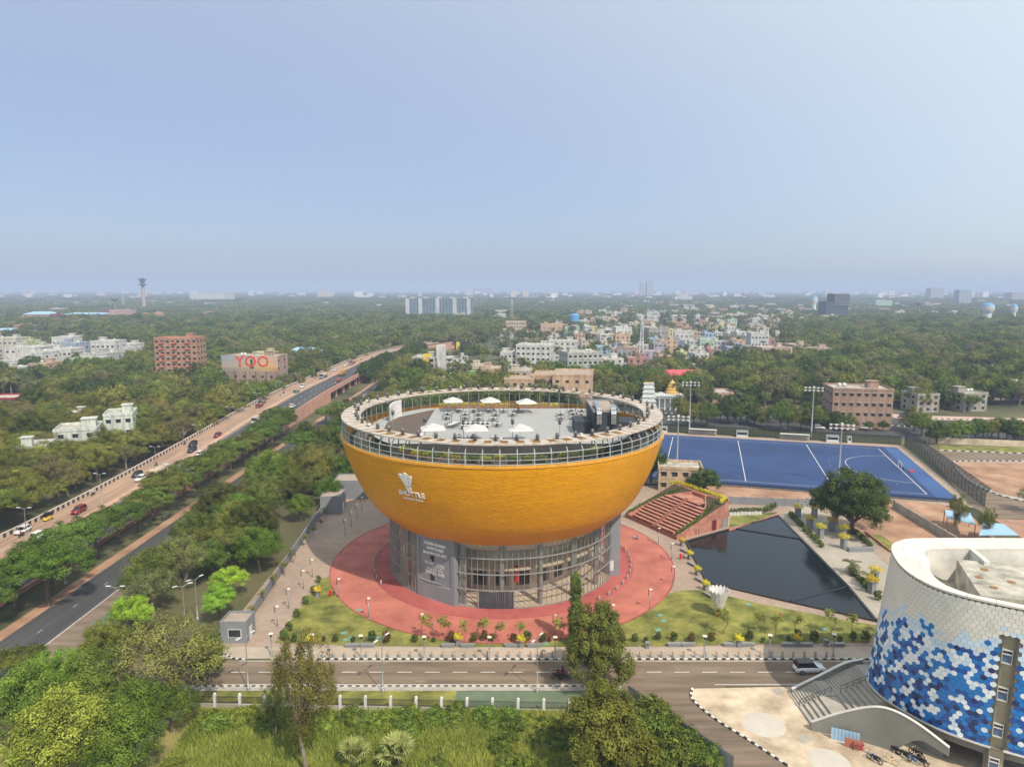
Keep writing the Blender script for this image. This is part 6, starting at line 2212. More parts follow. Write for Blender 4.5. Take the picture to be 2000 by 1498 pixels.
zt = lambda x, y: G(600 + x / 2.667, 720 + y / 2.667, ZD + .75)
seats = []
spots = [(790, 211), (868, 211), (950, 211), (1023, 212), (1100, 212), (732, 229), (822, 231), (893, 230), (983, 230), (1070, 231), (728, 248), (823, 249), (893, 252), (970, 254), (990, 283), (1320, 230), (1320, 250), (1375, 211), (1382, 228), (1382, 247), (1392, 270), (1428, 213), (1425, 232), (790, 350), (862, 350), (980, 352)]
for i, (x, y) in enumerate(spots):
 p = zt(x, y)
 place(TB, (p.x, p.y, ZD), 0, 'small white cafe table on the roof deck, %s counted from the back row left' % nth(i), 'cafe tables on the roof deck')
 for k in range(4):
  a = k * math.pi / 2
  place(CH, (p.x + .72 * math.sin(a), p.y - .72 * math.cos(a), ZD), a + math.pi + random.uniform(-.2, .2), 'dark chair at the %s cafe table of the roof deck, %s side' % (nth(i), ('near', 'right', 'far', 'left')[k]), 'chairs on the roof deck')
for i, (x, y, rz) in enumerate(((758, 284, 1.2), (850, 279, 0), (903, 279, 0), (848, 294, 0), (900, 295, 0))):
 p = zt(x, y)
 place(TBL, (p.x, p.y, ZD), rz, 'long white table in the middle of the roof deck, %s of five' % nth(i), 'long tables on the roof deck')
 for k in range(8):
  lx, ly = -1.35 + .9 * (k % 4), (.72 if k < 4 else -.72)
  c, s_ = math.cos(rz), math.sin(rz)
  place(CH, (p.x + lx * c - ly * s_, p.y + lx * s_ + ly * c, ZD), rz + (0 if k < 4 else math.pi), 'dark chair at the %s long table of the roof deck, %s on its %s side' % (nth(i), nth(k % 4), 'far' if k < 4 else 'near'), 'chairs on the roof deck')
def umbrella():
 t = thing('parasol', '', 'parasol')
 mb = MB(); mb.tube([(0, 0, 0), (0, 0, 2.95)], .035, 6); mb.build('pole', 'white_paintwork', t)
 mb = MB(); mb.obox(0, 0, 0, .9, .9, .08); mb.build('base', 'white_paintwork', t)
 for nm, z0, r0, z1, r1 in (('lower_canopy', 2.2, 2.15, 2.62, 1.15), ('middle_canopy', 2.66, 1.2, 2.88, .62), ('top_canopy', 2.92, .66, 3.12, .02)):
  mb = MB()
  vs = [(r * k * x, r * k * y, z) for z, r in ((z0, r0), (z1, r1)) for x, y, k in ((-1, -1, .95), (0, -1, 1.0), (1, -1, .95), (1, 0, 1), (1, 1, .95), (0, 1, 1), (-1, 1, .95), (-1, 0, 1))]
  mb.add(vs, [(i, (i + 1) % 8, 8 + (i + 1) % 8, 8 + i) for i in range(8)] + [tuple(range(8, 16))])
  mb.build(nm, 'table_white', t)
 return t
UM = umbrella()
for i, (u, v) in enumerate(((885, 803), (958, 803), (1028, 806), (846, 861), (929, 862), (1016, 862))):
 p = G(u, v, ZD); place(UM, (p.x, p.y, ZD), R_(10), 'white tiered parasol on the roof deck, %s' % ('back left', 'back middle', 'back right', 'front left', 'front middle', 'front right')[i], 'parasols on the roof deck')
DLm = thing('deck_lamp', '', 'lamp post')
mb = MB(); mb.tube([(0, 0, 0), (0, 0, 3.2)], .06, 6); mb.build('pole', 'grey_metal', DLm)
o = obj('lamp_base', lbme, DLm, (0, 0, 3.1)); o2 = obj('lamp_dome', ldme, DLm, (0, 0, 3.1))
for i, (u, v) in enumerate(((768, 842), (830, 858), (905, 862), (1001, 862), (1093, 862), (1173, 840), (758, 822), (824, 790), (1092, 790))):
 p = G(u, v, ZD); place(DLm, (p.x, p.y, ZD), 0, 'dark bell-topped lamp post on the roof deck, %s counted from the front left' % nth(i), 'lamp posts on the roof deck')
for j, (u, v) in enumerate(((748, 868), (1232, 872))):
 p = G(u, v, 25.6); mb = MB(); mb.box(-1.2, -.5, 0, 1.2, .5, .9); mb.box(-1.2, .3, .9, 1.2, .5, 1.6)
 o = mb.build('red_sofa', 'red_paint' if j == 0 else 'terracotta'); o.location = (p.x, p.y, 25.55); tag(o, '%s sofa under the canopy, %s side' % (('red', 'left') if j == 0 else ('orange', 'right')), 'sofa')
# ---- giant shuttlecock on the lawn
p = G(1403, 1203)
t = thing('shuttlecock_sculpture', 'giant white shuttlecock sculpture standing on its yellow cork on the lawn', 'sculpture', (p.x, p.y, .07), 0)
mat('cork_yellow', (.68, .36, .03), .5)
mb = MB(); mb.lathe([(.01, 0), (.42, .12), (.6, .42), (.62, .8), (.58, .95)], n=20); mb.build('cork', 'cork_yellow', t, True)
NF = 16
for i in range(NF):
 a = 2 * math.pi * i / NF
 mb = MB()
 pr2 = [(.5, .95, .05), (.85, 2.0, .11), (1.15, 2.9, .17), (1.45, 3.9, .30), (1.62, 4.45, .27), (1.68, 4.75, .05)]
 vs = []
 for r, z, w in pr2:
  for s_ in (-1, 1):
   vs.append((r * math.cos(a) - s_ * w * math.sin(a), r * math.sin(a) + s_ * w * math.cos(a), z))
 vs += [(x * .965, y * .965, z) for x, y, z in vs]
 n2 = 12
 fs = []
 for k in range(5):
  fs += [(2 * k, 2 * k + 1, 2 * k + 3, 2 * k + 2), (n2 + 2 * k, n2 + 2 * k + 2, n2 + 2 * k + 3, n2 + 2 * k + 1), (2 * k, 2 * k + 2, n2 + 2 * k + 2, n2 + 2 * k), (2 * k + 1, n2 + 2 * k + 1, n2 + 2 * k + 3, 2 * k + 3)]
 mb.add(vs, fs); mb.build('feather', 'white_paintwork', t)
for r, z in ((.72, 1.6), (.86, 2.05), (1.02, 2.5)):
 mb = MB(); mb.lathe([(r - .03, z - .07), (r + .03, z - .07), (r + .03, z + .07), (r - .03, z + .07), (r - .03, z - .07)], n=24); mb.build('binding_ring', 'white_paintwork', t)
for i, (u, v) in enumerate(((1516, 1212), (1526, 1213))):
 p = G(u, v); m2 = MB(); m2.lathe([(.12, 0), (.1, .9), (.22, 1.0), (.22, 1.25), (.05, 1.4)], n=10); o = m2.build('hydrant', 'terracotta', None, True); o.location = (p.x, p.y, .07); tag(o, 'brown hydrant post on the right lawn, %s one' % ('left', 'right')[i], 'hydrant')
for i, (u, v) in enumerate(((645, 1165), (1329, 1092))):
 p = G(u, v); t = thing('hydrant', 'red hydrant %s' % ('box on the left lawn beside the pink paving', 'on the paving left of the pool'), 'hydrant', (p.x, p.y, .07)) if False else thing('hydrant', ('red hydrant box on the left lawn beside the pink paving', 'red hydrant on the paving left of the pool')[i], 'hydrant', (p.x, p.y, .07))
 mb = MB(); mb.obox(0, 0, .2, .42, .3, .9); mb.obox(0, 0, 0, .2, .2, .2); mb.build('box', 'red_paint', t)
 mb = MB(); mb.tube([(.6, 0, 0), (.6, 0, .9), (.75, 0, .95)], .06, 6); mb.build('stand_pipe', 'maroon', t)
mat('cover_green', (.16, .30, .22), .7, .2, 2)
for i, (u, v) in enumerate(((672, 1237), (687, 1246), (722, 1246), (738, 1247), (677, 1250), (1289, 1202), (1296, 1213), (1285, 1231), (1462, 1181), (1610, 1230), (1003, 1258), (1065, 1258), (700, 1192))):
 p = G(u, v); m2 = MB(); m2.obox(0, 0, 0, 1.0, .8, .06, random.uniform(0, .5)); o = m2.build('lawn_cover', 'cover_green'); o.location = (p.x, p.y, .075); tag(o, 'green chamber cover in the lawn, %s counted from the left' % nth(i), 'cover', 'chamber covers in the lawn')
# ---- small buildings, walls and fences
def block(name, label, u0, v0, w, d, h, rz=0, m='grey_render', cat='building', roof='block_roof', doors=0, win=False):
 p = G(u0, v0)
 t = thing(name, label, cat, (p.x, p.y, 0), rz)
 mb = MB(); mb.box(0, 0, 0, w, d, h); mb.build('wall', m, t)
 mb = MB(); mb.box(.12, .12, h, w - .12, d - .12, h + .04); mb.build('roof', roof, t)
 mb = MB()
 for a in ((0, 0, w, .15), (0, d - .15, w, d), (0, .15, .15, d - .15), (w - .15, .15, w, d - .15)): mb.box(a[0], a[1], h + .002, a[2], a[3], h + .35)
 mb.build('parapet', m, t)
 if win:
  mb = MB(); mb.box(w * .28, -.04, .95, w * .8, .02, 2.3); mb.build('window_frame', 'white_paintwork', t)
  mb = MB(); mb.box(w * .31, -.06, 1.05, w * .77, -.03, 2.2); mb.build('window_glass', 'window_dark', t)
 if doors:
  mb = MB(); mb.box(w - .02, d * .3, 0, w + .04, d * .6, 2.1); mb.build('door', 'white_paintwork', t)
 return t
block('gate_house', 'small grey gate house with a wide window at the left end of the front walk', 432, 1256, 4.0, 3.6, 3.2, 0, doors=1, win=True)
block('grey_block', 'small grey service block at the far end of the plaza wall', 626, 1005, 5.0, 6.5, 4.2, R_(4), doors=1)
block('grey_block', 'longer grey service building behind the small block', 652, 975, 9.5, 7, 4.6, R_(2), doors=0)
wl = thing('plaza_wall', 'grey boundary wall along the left side of the plaza', 'wall', (0, 0, 0))
a, b_ = G(488, 1212), G(628, 1003)
nseg = 26
for i in range(nseg):
 p, q = a.lerp(b_, i / nseg), a.lerp(b_, (i + .97) / nseg)
 c = (p + q) / 2; mb = MB(); mb.obox(c.x, c.y, 0, (q - p).length, .22, 1.9, math.atan2(q.y - p.y, q.x - p.x)); mb.build('wall_panel', 'grey_render', wl)
block_w = thing('back_wall', 'low grey wall with posts between the earth yard and the plaza garden', 'wall', (0, 0, 0))
def panel_wall(t, pts, h, nper, m='concrete', w=.2, name='wall_panel', post=None):
 for (a, b_) in zip(pts[:-1], pts[1:]):
  a, b_ = Vector(a), Vector(b_)
  n_ = max(1, int((b_ - a).length / nper))
  ang = math.atan2(b_.y - a.y, b_.x - a.x)
  for i in range(n_):
   p, q = a.lerp(b_, i / n_), a.lerp(b_, (i + 1) / n_)
   c = (p + q) / 2
   mb = MB(); mb.obox(c.x, c.y, 0, (q - p).length - .03, w, h, ang); mb.build(name, m, t)
   if post: mb = MB(); mb.obox(p.x, p.y, 0, .3, w + .1, h + post, ang); mb.build('post', m, t)
panel_wall(block_w, [G(1426, 984), G(1560, 989), G(1640, 985)], 1.9, 3.2, 'grey_render', post=.2)
bw2 = thing('yard_wall', 'grey panel wall running diagonally towards the tiled building', 'wall', (0, 0, 0))
panel_wall(bw2, [G(1745, 992), G(1905, 1090)], 2.0, 3.4, 'concrete', post=.2)
bwf = thing('far_wall', 'long pale wall under the palms beyond the track', 'wall', (0, 0, 0))
panel_wall(bwf, [G(1810, 865), G(2060, 876)], 2.2, 6, 'concrete_light')
# garden kerbs in red stone
gk = thing('garden_kerb', 'red stone kerb round the garden beds by the pool', 'kerb', (0, 0, 0))
for pts in ([G(1424, 1038), G(1520, 1006)], [G(1424, 1036), G(1500, 1014)], [G(1690, 1040), G(1742, 1080)]):
 panel_wall(gk, pts, .4, 4, 'sandstone', .3, 'kerb_stone')
# railing in front: white posts and black bars
fn = thing('front_railing', 'black iron railing with white posts along the wild field', 'fence', (0, 0, 0))
fa, fb = G(372, 1379), G(1112, 1392)
n_ = 15
for i in range(n_ + 1):
 c = fa.lerp(fb, i / n_); mb = MB(); mb.obox(c.x, c.y, 0, .36, .36, 1.75); mb.lathe([(.2, 0), (.17, .18), (.01, .24)], c.x, c.y, 8, z=1.75); mb.build('post', 'white_paintwork', fn)
 if i < n_:
  d = fa.lerp(fb, (i + 1) / n_)
  mb = MB()
  for j in range(1, 34):
   q = c.lerp(d, j / 34); mb.obox(q.x, q.y, .5, .03, .03, 1.05)
  o = mb.build('iron_bars', 'black_iron', fn); o['kind'] = 'stuff'
  mb = MB(); mb.tube([(c.x, c.y, .7), (d.x, d.y, .7)], .03, 4); mb.build('lower_rail', 'black_iron', fn)
  mb = MB(); mb.tube([(c.x, c.y, 1.4), (d.x, d.y, 1.4)], .03, 4); mb.build('upper_rail', 'black_iron', fn)
  mb = MB(); mb.obox((c.x + d.x) / 2, (c.y + d.y) / 2, 0, (d - c).length - .42, .3, .5, math.atan2(d.y - c.y, d.x - c.x)); mb.build('base_wall', 'concrete', fn)
# corrugated sheet fence beside the side road
cf = thing('sheet_fence', 'grey corrugated metal fence beside the side road', 'fence', (0, 0, 0))
ca = [G(1226, 1368), G(1233, 1372), G(1330, 1440), G(1432, 1512)]
for a, b_ in zip(ca[:-1], ca[1:]):
 L_ = (b_ - a).length; m_ = max(1, int(L_ / .95)); ang = math.atan2(b_.y - a.y, b_.x - a.x)
 for i in range(m_):
  mb = MB(); p = a.lerp(b_, i / m_); q = a.lerp(b_, (i + 1) / m_); d = (q - p); nn = Vector((-d.y, d.x, 0)).normalized() * .045
  rib = 8
  vs = []
  for j in range(rib + 1):
   c = p.lerp(q, j / rib) + nn * (1 if j % 2 else -1)
   vs += [(c.x, c.y, .05), (c.x, c.y, 2.25 + .03 * ((i * 7) % 3))]
  mb.add(vs, [(2 * j, 2 * j + 2, 2 * j + 3, 2 * j + 1) for j in range(rib)]); mb.build('sheet', 'grey_metal', cf)
# white-washed boundary wall at the bottom left
ww_ = thing('whitewashed_wall', 'crumbling white boundary wall at the bottom left of the field', 'wall', (0, 0, 0))
panel_wall(ww_, [G(372, 1385), G(330, 1410), G(285, 1455), G(225, 1510)], 1.1, 2.6, 'stained_white', .4)
# pitch fences, lights, dugouts, goal
hf = thing('pitch_fence', 'tall dark mesh fence with curved tops at the right end of the hockey pitch', 'fence', (0, 0, 0))
glass_mat('mesh_net', (.38, .42, .44), .6, .02, (.3, .3, .3))
n_ = 26
A_, B_ = Vector((*HP(-10, 36), 0)), Vector((*HP(-10.5, -36), 0))
dd = (B_ - A_).normalized(); outn = Vector((-ax.x, -ax.y, 0))
for i in range(n_ + 1):
 c = A_.lerp(B_, i / n_)
 mb = MB(); mb.tube([c, c + Vector((0, 0, 3.4)), c + outn * .25 + Vector((0, 0, 4.3)), c + outn * 1.1 + Vector((0, 0, 5.0))], .06, 5); mb.build('post', 'dark_metal', hf)
 if i < n_:
  e = A_.lerp(B_, (i + 1) / n_)
  mb = MB(); mb.add([c, e, e + Vector((0, 0, 3.4)), c + Vector((0, 0, 3.4)), e + outn * 1.1 + Vector((0, 0, 5)), c + outn * 1.1 + Vector((0, 0, 5))], [(0, 1, 2, 3), (3, 2, 4, 5)]); mb.build('mesh_panel', 'mesh_net', hf)
  for z in (.2, 1.8, 3.4):
   mb = MB(); mb.tube([c + Vector((0, 0, z)), e + Vector((0, 0, z))], .03, 4); mb.build('rail', 'dark_metal', hf)
nf = thing('side_fence', 'low mesh fence along the near side of the hockey pitch', 'fence', (0, 0, 0))
A_, B_ = Vector((*HP(-6, -34.2), 0)), Vector((*HP(62, -34.2), 0))
n_ = 24
for i in range(n_ + 1):
 c = A_.lerp(B_, i / n_); mb = MB(); mb.tube([c, c + Vector((0, 0, 1.25))], .04, 4); mb.build('post', 'dark_metal', nf)
 if i < n_:
  e = A_.lerp(B_, (i + 1) / n_)
  mb = MB(); mb.add([c, e, e + Vector((0, 0, 1.2)), c + Vector((0, 0, 1.2))], [(0, 1, 2, 3)]); mb.build('mesh_panel', 'mesh_net', nf)
  mb = MB(); mb.tube([c + Vector((0, 0, 1.2)), e + Vector((0, 0, 1.2))], .035, 4); mb.build('rail', 'dark_metal', nf)
bf = thing('back_fence', 'dark mesh fence along the far side of the hockey pitch', 'fence', (0, 0, 0))
A_, B_ = Vector((*HP(-9, 36.5), 0)), Vector((*HP(104, 36.5), 0))
n_ = 30
for i in range(n_ + 1):
 c = A_.lerp(B_, i / n_); mb = MB(); mb.tube([c, c + Vector((0, 0, 3.2))], .05, 4); mb.build('post', 'dark_metal', bf)
 if i < n_:
  e = A_.lerp(B_, (i + 1) / n_); mb = MB(); mb.add([c, e, e + Vector((0, 0, 3.1)), c + Vector((0, 0, 3.1))], [(0, 1, 2, 3)]); mb.build('mesh_panel', 'mesh_net', bf)
def flood(label, u, v, vt):
 p = G(u, v); h = height_at(p.y, vt)
 t = thing('floodlight_mast', label, 'floodlight', (p.x, p.y, 0), R_(-14))
 mb = MB(); mb.lathe([(.42, 0), (.38, .3), (.3, .4), (.16, h)], n=10); mb.build('mast', 'grey_metal', t, True)
 mb = MB(); mb.tube([(-3.2, 0, h - .2), (3.2, 0, h - .2)], .1, 5); mb.tube([(-3.2, 0, h - 1.2), (3.2, 0, h - 1.2)], .1, 5); mb.build('crossbars', 'grey_metal', t)
 for k in range(10):
  mb = MB(); mb.obox(-2.9 + (k % 5) * 1.45, -.15, h - .5 - (k // 5), .6, .35, .5); mb.build('lamp_head', 'white_paintwork', t)
 mb = MB(); mb.lathe([(.01, .5), (.35, .4), (.35, 0)], n=10, z=h - .1); mb.build('top_cap', 'white_paintwork', t)
flood('floodlight mast behind the pitch beside the canopy ring', 1346, 846, 746)
flood('floodlight mast behind the middle of the pitch', 1584, 856, 756)
flood('nearer floodlight mast left of the pavilion', 1322, 912, 812)
flood('nearer floodlight mast behind the large dark tree', 1637, 948, 828)
# dugouts and cabins along the far side
k = 0
for s, w_, kind in ((8, 1.2, 'box'), (13.5, 4, 'cabin'), (26, 10, 'dug'), (44, 4, 'booth'), (58, 10, 'dug'), (73, 4, 'cabin'), (80, 1.4, 'box')):
 c = HP(s, 34.0)
 t = thing({'dug': 'dugout', 'cabin': 'white_cabin', 'box': 'white_box', 'booth': 'officials_booth'}[kind], {'dug': 'pale team dugout with benches behind the hockey pitch, %s' , 'cabin': 'white cabin behind the hockey pitch, %s', 'box': 'small white cabinet behind the hockey pitch, %s', 'booth': 'white officials booth at the middle of the pitch, %s'}[kind] % ('right half' if s < 45 else 'left half'), 'shelter' if kind == 'dug' else 'cabin', (c[0], c[1], .01), math.atan2(ax.y, ax.x) + math.pi)
 if kind == 'dug':
  mb = MB(); mb.box(-w_ / 2, .9, 0, w_ / 2, 1.0, 2.1); mb.build('back_panel', 'concrete', t)
  mb = MB(); mb.box(-w_ / 2, -.5, 2.1, w_ / 2, 1.1, 2.2); mb.build('roof', 'white_paintwork', t)
  mb = MB(); mb.box(-w_ / 2 + .3, .3, .4, w_ / 2 - .3, .8, .5); mb.build('seat', 'grey_metal', t)
  for x in np.linspace(-w_ / 2 + .1, w_ / 2 - .1, 5): mb = MB(); mb.tube([(x, -.4, 0), (x, -.4, 2.1)], .05, 5); mb.build('post', 'grey_metal', t)
 else:
  hgt = 2.4
  mb = MB(); mb.box(-w_ / 2, -.6, 0, w_ / 2, 1.2, hgt); mb.build('body', 'white_paintwork', t)
  mb = MB(); mb.box(-w_ / 2 - .1, -.7, hgt, w_ / 2 + .1, 1.3, hgt + .1); mb.build('roof', 'grey_metal', t)
  mb = MB(); mb.box(-w_ / 2 + .2, -.63, 1.1, w_ / 2 - .2, -.6, 2.0); mb.build('window', 'window_dark', t)
c = HP(0, 0)
t = thing('hockey_goal', 'white hockey goal on the right goal line of the blue pitch', 'goal', (c[0], c[1], .04), math.atan2(ax.y, ax.x))
mb = MB()
for y in (-1.83, 1.83): mb.tube([(0, y, 0), (0, y, 2.14)], .07, 5); mb.tube([(-1.2, y, 0), (0, y, 2.14)], .04, 5)
mb.tube([(0, -1.83, 2.14), (0, 1.83, 2.14)], .07, 5); mb.build('goal_frame', 'white_paintwork', t)
mb = MB(); mb.box(-1.2, -1.8, 0, -1.1, 1.8, .46); mb.build('back_board', 'dark_metal', t)
c = HP(-2.6, -2.6); mb = MB(); mb.obox(0, 0, 0, 1.8, 1.0, .25, .3); o = mb.build('red_mat', 'red_paint'); o.location = (c[0], c[1], .04); tag(o, 'red mat lying behind the hockey goal', 'mat')
# blue sheet roofs by the tiled building
for lab, q in (('large pale blue sheet roof beyond the tiled building', ((1912, 1046), (1990, 1046), (1962, 1025), (1922, 1018))), ('small pale blue sheet roof among the thin trees', ((1850, 1012), (1905, 1025), (1895, 1002), (1845, 996)))):
 P = [G(u, v, 3.2) for u, v in q]
 t = thing('blue_shed', lab, 'shed', (0, 0, 0))
 mb = MB(); mb.add([tuple(p) for p in P] + [(p.x, p.y, 3.3) for p in P], [(3, 2, 1, 0), (4, 5, 6, 7)]); mb.build('roof', 'blue_sheet', t)
 for p in P: mb = MB(); mb.tube([(p.x, p.y, 0), (p.x, p.y, 3.2)], .1, 5); mb.build('post', 'terracotta', t)
# ================================================================== VEHICLES AND PEOPLE
def car(suv=False):
 t = thing('car', '', 'car')
 L, W, H = (4.4, 1.82, 1.66) if suv else (4.1, 1.7, 1.48)
 belt = 1.0 if suv else .9
 st = [(-.5, .62, .42, .55), (-.485, .80, .30, belt * .92), (-.36, .86, .22, belt), (.10, .88, .20, belt), (.28, .88, .20, belt * .97), (.44, .82, .24, belt * .82), (.495, .66, .34, .62)]
 mb = MB()
 vs = []
 for x, w, z0, z1 in st:
  w = w * W / 1.76 / 1.0
  zm = (z0 + z1) / 2
  vs += [(x * L, -w * .9, z0), (x * L, -w, zm), (x * L, -w * .93, z1), (x * L, w * .93, z1), (x * L, w, zm), (x * L, w * .9, z0)]
 n = 6
 fs = [tuple(range(n - 1, -1, -1)), tuple(range((len(st) - 1) * n, len(st) * n))]
 for i in range(len(st) - 1):
  for k in range(n):
   fs.append((i * n + k, i * n + (k + 1) % n, (i + 1) * n + (k + 1) % n, (i + 1) * n + k))
 mb.add(vs, fs); mb.build('body', 'car_paint', t, True)
 tail = -.47 if suv else -.40
 g0 = [(tail, .80), (.20, .80)]; r0 = [(tail + .05, .62), (.04, .62)]
 mb = MB()
 hw, rw = .80 * W / 1.76, .64 * W / 1.76
 mb.add([(tail * L, -hw, belt - .02), (.22 * L, -hw, belt - .02), (.22 * L, hw, belt - .02), (tail * L, hw, belt - .02), ((tail + .06) * L, -rw, H - .07), (.06 * L, -rw, H - .07), (.06 * L, rw, H - .07), ((tail + .06) * L, rw, H - .07)],
           [(0, 1, 5, 4), (1, 2, 6, 5), (2, 3, 7, 6), (3, 0, 4, 7), (4, 5, 6, 7)]); mb.build('windows', 'car_glass', t)
 mb = MB()
 mb.box((tail + .055) * L, -rw - .02, H - .08, .065 * L, rw + .02, H)
 for s in (-1, 1):
  for x0, x1 in ((tail, tail + .06), (-.12, -.10), (.205, .055)):
   mb.tube([(x0 * L, s * (hw + .01), belt - .03), (x1 * L, s * (rw + .01), H - .06)], .045, 4)
 mb.build('roof', 'car_paint', t)
 for sx in (-.31, .31):
  for s in (-1, 1):
   w = bpy.data.objects.new('wheel', None); COL.objects.link(w); w.parent = t; w.location = (sx * L, s * W * .44, .33)
   mb = MB(); mb.tube([(0, -.11, 0), (0, .11, 0)], .33, 14); mb.build('tyre', 'tyre', w)
   mb = MB(); mb.tube([(0, s * .09, 0), (0, s * .125, 0)], .2, 10); mb.build('rim', 'grey_metal', w)
 for s in (-1, 1):
  mb = MB(); mb.obox(.468 * L, s * .58, .62, .16, .32, .14, 0); mb.build('headlight', 'white_paintwork', t)
  mb = MB(); mb.obox(-.488 * L, s * .62, .72, .1, .24, .2, 0); mb.build('tail_light', 'lamp_red', t)
 return t
CAR, SUV = car(False), car(True)
def on_road(u, v):                                    # a place on the highway deck
 z = 0
 for _ in range(6):
  p = G(u, v, z); z = zf(p.y)
 return p
HWY = math.pi / 2
cars = [
 (CAR, (45, 1040), -1, (.75, .74, .70), 'white car half hidden by trees at the left on the highway'),
 (SUV, (78, 1050), 1, (.75, .74, .70), 'white car at the left edge of the highway below the red one'),
 (SUV, (154, 1001), -1, (.22, .008, .012), 'dark red car on the near half of the tan carriageway'),
 (CAR, (268, 930), -1, (.03, .03, .035), 'dark car beside the white car on the tan carriageway'),
 (CAR, (275, 938), -1, (.78, .77, .74), 'white car beside the dark car, left of the tanker'),
 (SUV, (377, 871), -1, (.012, .012, .014), 'black car, the farther of the two black ones'),
 (SUV, (375, 882), -1, (.015, .016, .02), 'black car, the nearer of the two black ones'),
 (CAR, (425, 853), -1, (.20, .01, .015), 'small red car ahead of the black pair'),
 (CAR, (428, 870), 1, (.80, .80, .77), 'white car on the dark carriageway beside the red car'),
 (CAR, (392, 889), 1, (.80, .80, .77), 'white car on the dark carriageway near the trees'),
 (SUV, (499, 837), 1, (.36, .42, .48), 'silver blue car beside the white lorry'),
 (CAR, (571, 796), 1, (.70, .66, .50), 'cream car on the dark carriageway by the flat-topped tree'),
 (CAR, (654, 724), -1, (.7, .7, .68), 'white car near the far bend of the highway'),
 (CAR, (675, 715), -1, (.75, .75, .72), 'small white car beyond the dark tanker lorry'),
 (CAR, (758, 688), -1, (.72, .72, .7), 'farthest white car where the highway vanishes'),
 (SUV, (591, 757), -1, (.7, .68, .62), 'cream jeep on the tan carriageway before the blue lorry'),
]
for pr_, (u, v), d, c, lab in cars:
 p = on_road(u, v)
 place(pr_, (p.x, p.y, p.z + .02), HWY * d + random.uniform(-.03, .03), lab, 'cars on the highway', None, hcol(c))
for pr_, (u, v), rz, c, lab in ((SUV, (1580, 1311), R_(2), (.78, .79, .80), 'white car with a black roof on the service road by the stairs'), (CAR, (672, 795), R_(20), (.8, .8, .78), 'white car on the junction below the underpass'), (CAR, (676, 785), R_(150), (.22, .01, .015), 'red car on the junction below the underpass'), (CAR, (715, 776), R_(60), (.7, .72, .74), 'silver car near the junction beside the canopy'),
  (CAR, (768, 732), R_(80), (.78, .77, .75), 'white car on the road in front of the ochre house'), (SUV, (745, 755), R_(85), (.65, .45, .05), 'yellow van on the road in front of the ochre house'), (CAR, (792, 731), R_(85), (.20, .03, .03), 'maroon car parked behind the yellow kerb'), (CAR, (425, 1015), R_(95), (.8, .8, .8), 'white car on the frontage road behind the dark tree'),
  (CAR, (470, 771), R_(10), (.8, .8, .78), 'white car parked before the hoarding building, left'), (CAR, (485, 772), R_(10), (.78, .78, .76), 'white car parked before the hoarding building, right'), (SUV, (1600, 838), R_(-15), (.5, .5, .5), 'grey car on the far road behind the pitch'), (CAR, (1690, 838), R_(-10), (.75, .75, .72), 'white car on the far road behind the small round trees')):
 p = G(u, v); t = place(pr_, (p.x, p.y, .03), rz, lab, 'cars on the streets', None, hcol(c))
 if 'black roof' in lab:
  for ch in t.children:
   if ch.name.startswith('roof'): ch.color = (.02, .02, .02, 1)
def lorry(kind, colr):
 t = thing('lorry', '', 'lorry')
 mb = MB(); mb.add([(2.6, -1.15, .7), (4.5, -1.15, .7), (4.5, 1.15, .7), (2.6, 1.15, .7), (2.6, -1.1, 2.7), (4.25, -1.1, 2.7), (4.25, 1.1, 2.7), (2.6, 1.1, 2.7), (4.5, -1.15, 1.6), (4.5, 1.15, 1.6)], [(0, 3, 2, 1), (0, 1, 8, 5, 4), (3, 7, 6, 9, 2), (1, 2, 9, 8), (4, 5, 6, 7), (0, 4, 7, 3)]); o = mb.build('cab', 'car_paint', t); o.color = hcol(colr)
 mb = MB(); mb.add([(4.5, -1.0, 1.65), (4.5, 1.0, 1.65), (4.3, .98, 2.55), (4.3, -.98, 2.55)], [(0, 1, 2, 3)])
 for v in range(len(mb.v)): mb.v[v] = (mb.v[v][0] + .02, mb.v[v][1], mb.v[v][2])
 mb.build('windscreen', 'car_glass', t)
 mb = MB(); mb.box(-4.5, -1.0, .65, 2.6, 1.0, .9); mb.build('chassis', 'dark_metal', t)
 if kind == 'tank':
  mb = MB(); mb.tube([(-4.6, 0, 1.95), (-4.5, 0, 1.95), (2.3, 0, 1.95), (2.4, 0, 1.95)], [.8, 1.12, 1.12, .8], 18); mb.build('tank', 'concrete_light', t, True)
  for x in (-3, -.8, 1.4): mb = MB(); mb.lathe([(.3, 0), (.3, .18), (.01, .2)], x, 0, 10, z=3.04); mb.build('tank_hatch', 'grey_metal', t)
 else:
  mb = MB(); mb.box(-4.6, -1.2, .9, 2.4, 1.2, 1.0); mb.box(-4.6, -1.2, 1.0, 2.4, -1.12, 2.1); mb.box(-4.6, 1.12, 1.0, 2.4, 1.2, 2.1); mb.box(-4.6, -1.12, 1.0, -4.5, 1.12, 2.1); mb.box(2.3, -1.12, 1.0, 2.4, 1.12, 2.4); o = mb.build('load_bed', 'car_paint', t); o.color = hcol([q * .8 for q in colr])
  mb = MB(); mb.box(-4.4, -1.05, 1.05, .2, 1.05, 2.5 if kind == 'box' else 2.0); mb.build('load', 'concrete_light' if kind == 'box' else 'terracotta', t)
 for x in (3.5, -2.4, -3.5):
  for s in (-1, 1): mb = MB(); mb.tube([(x, s * .75, .5), (x, s * 1.08, .5)], .5, 12); mb.build('wheel', 'tyre', t)
 return t
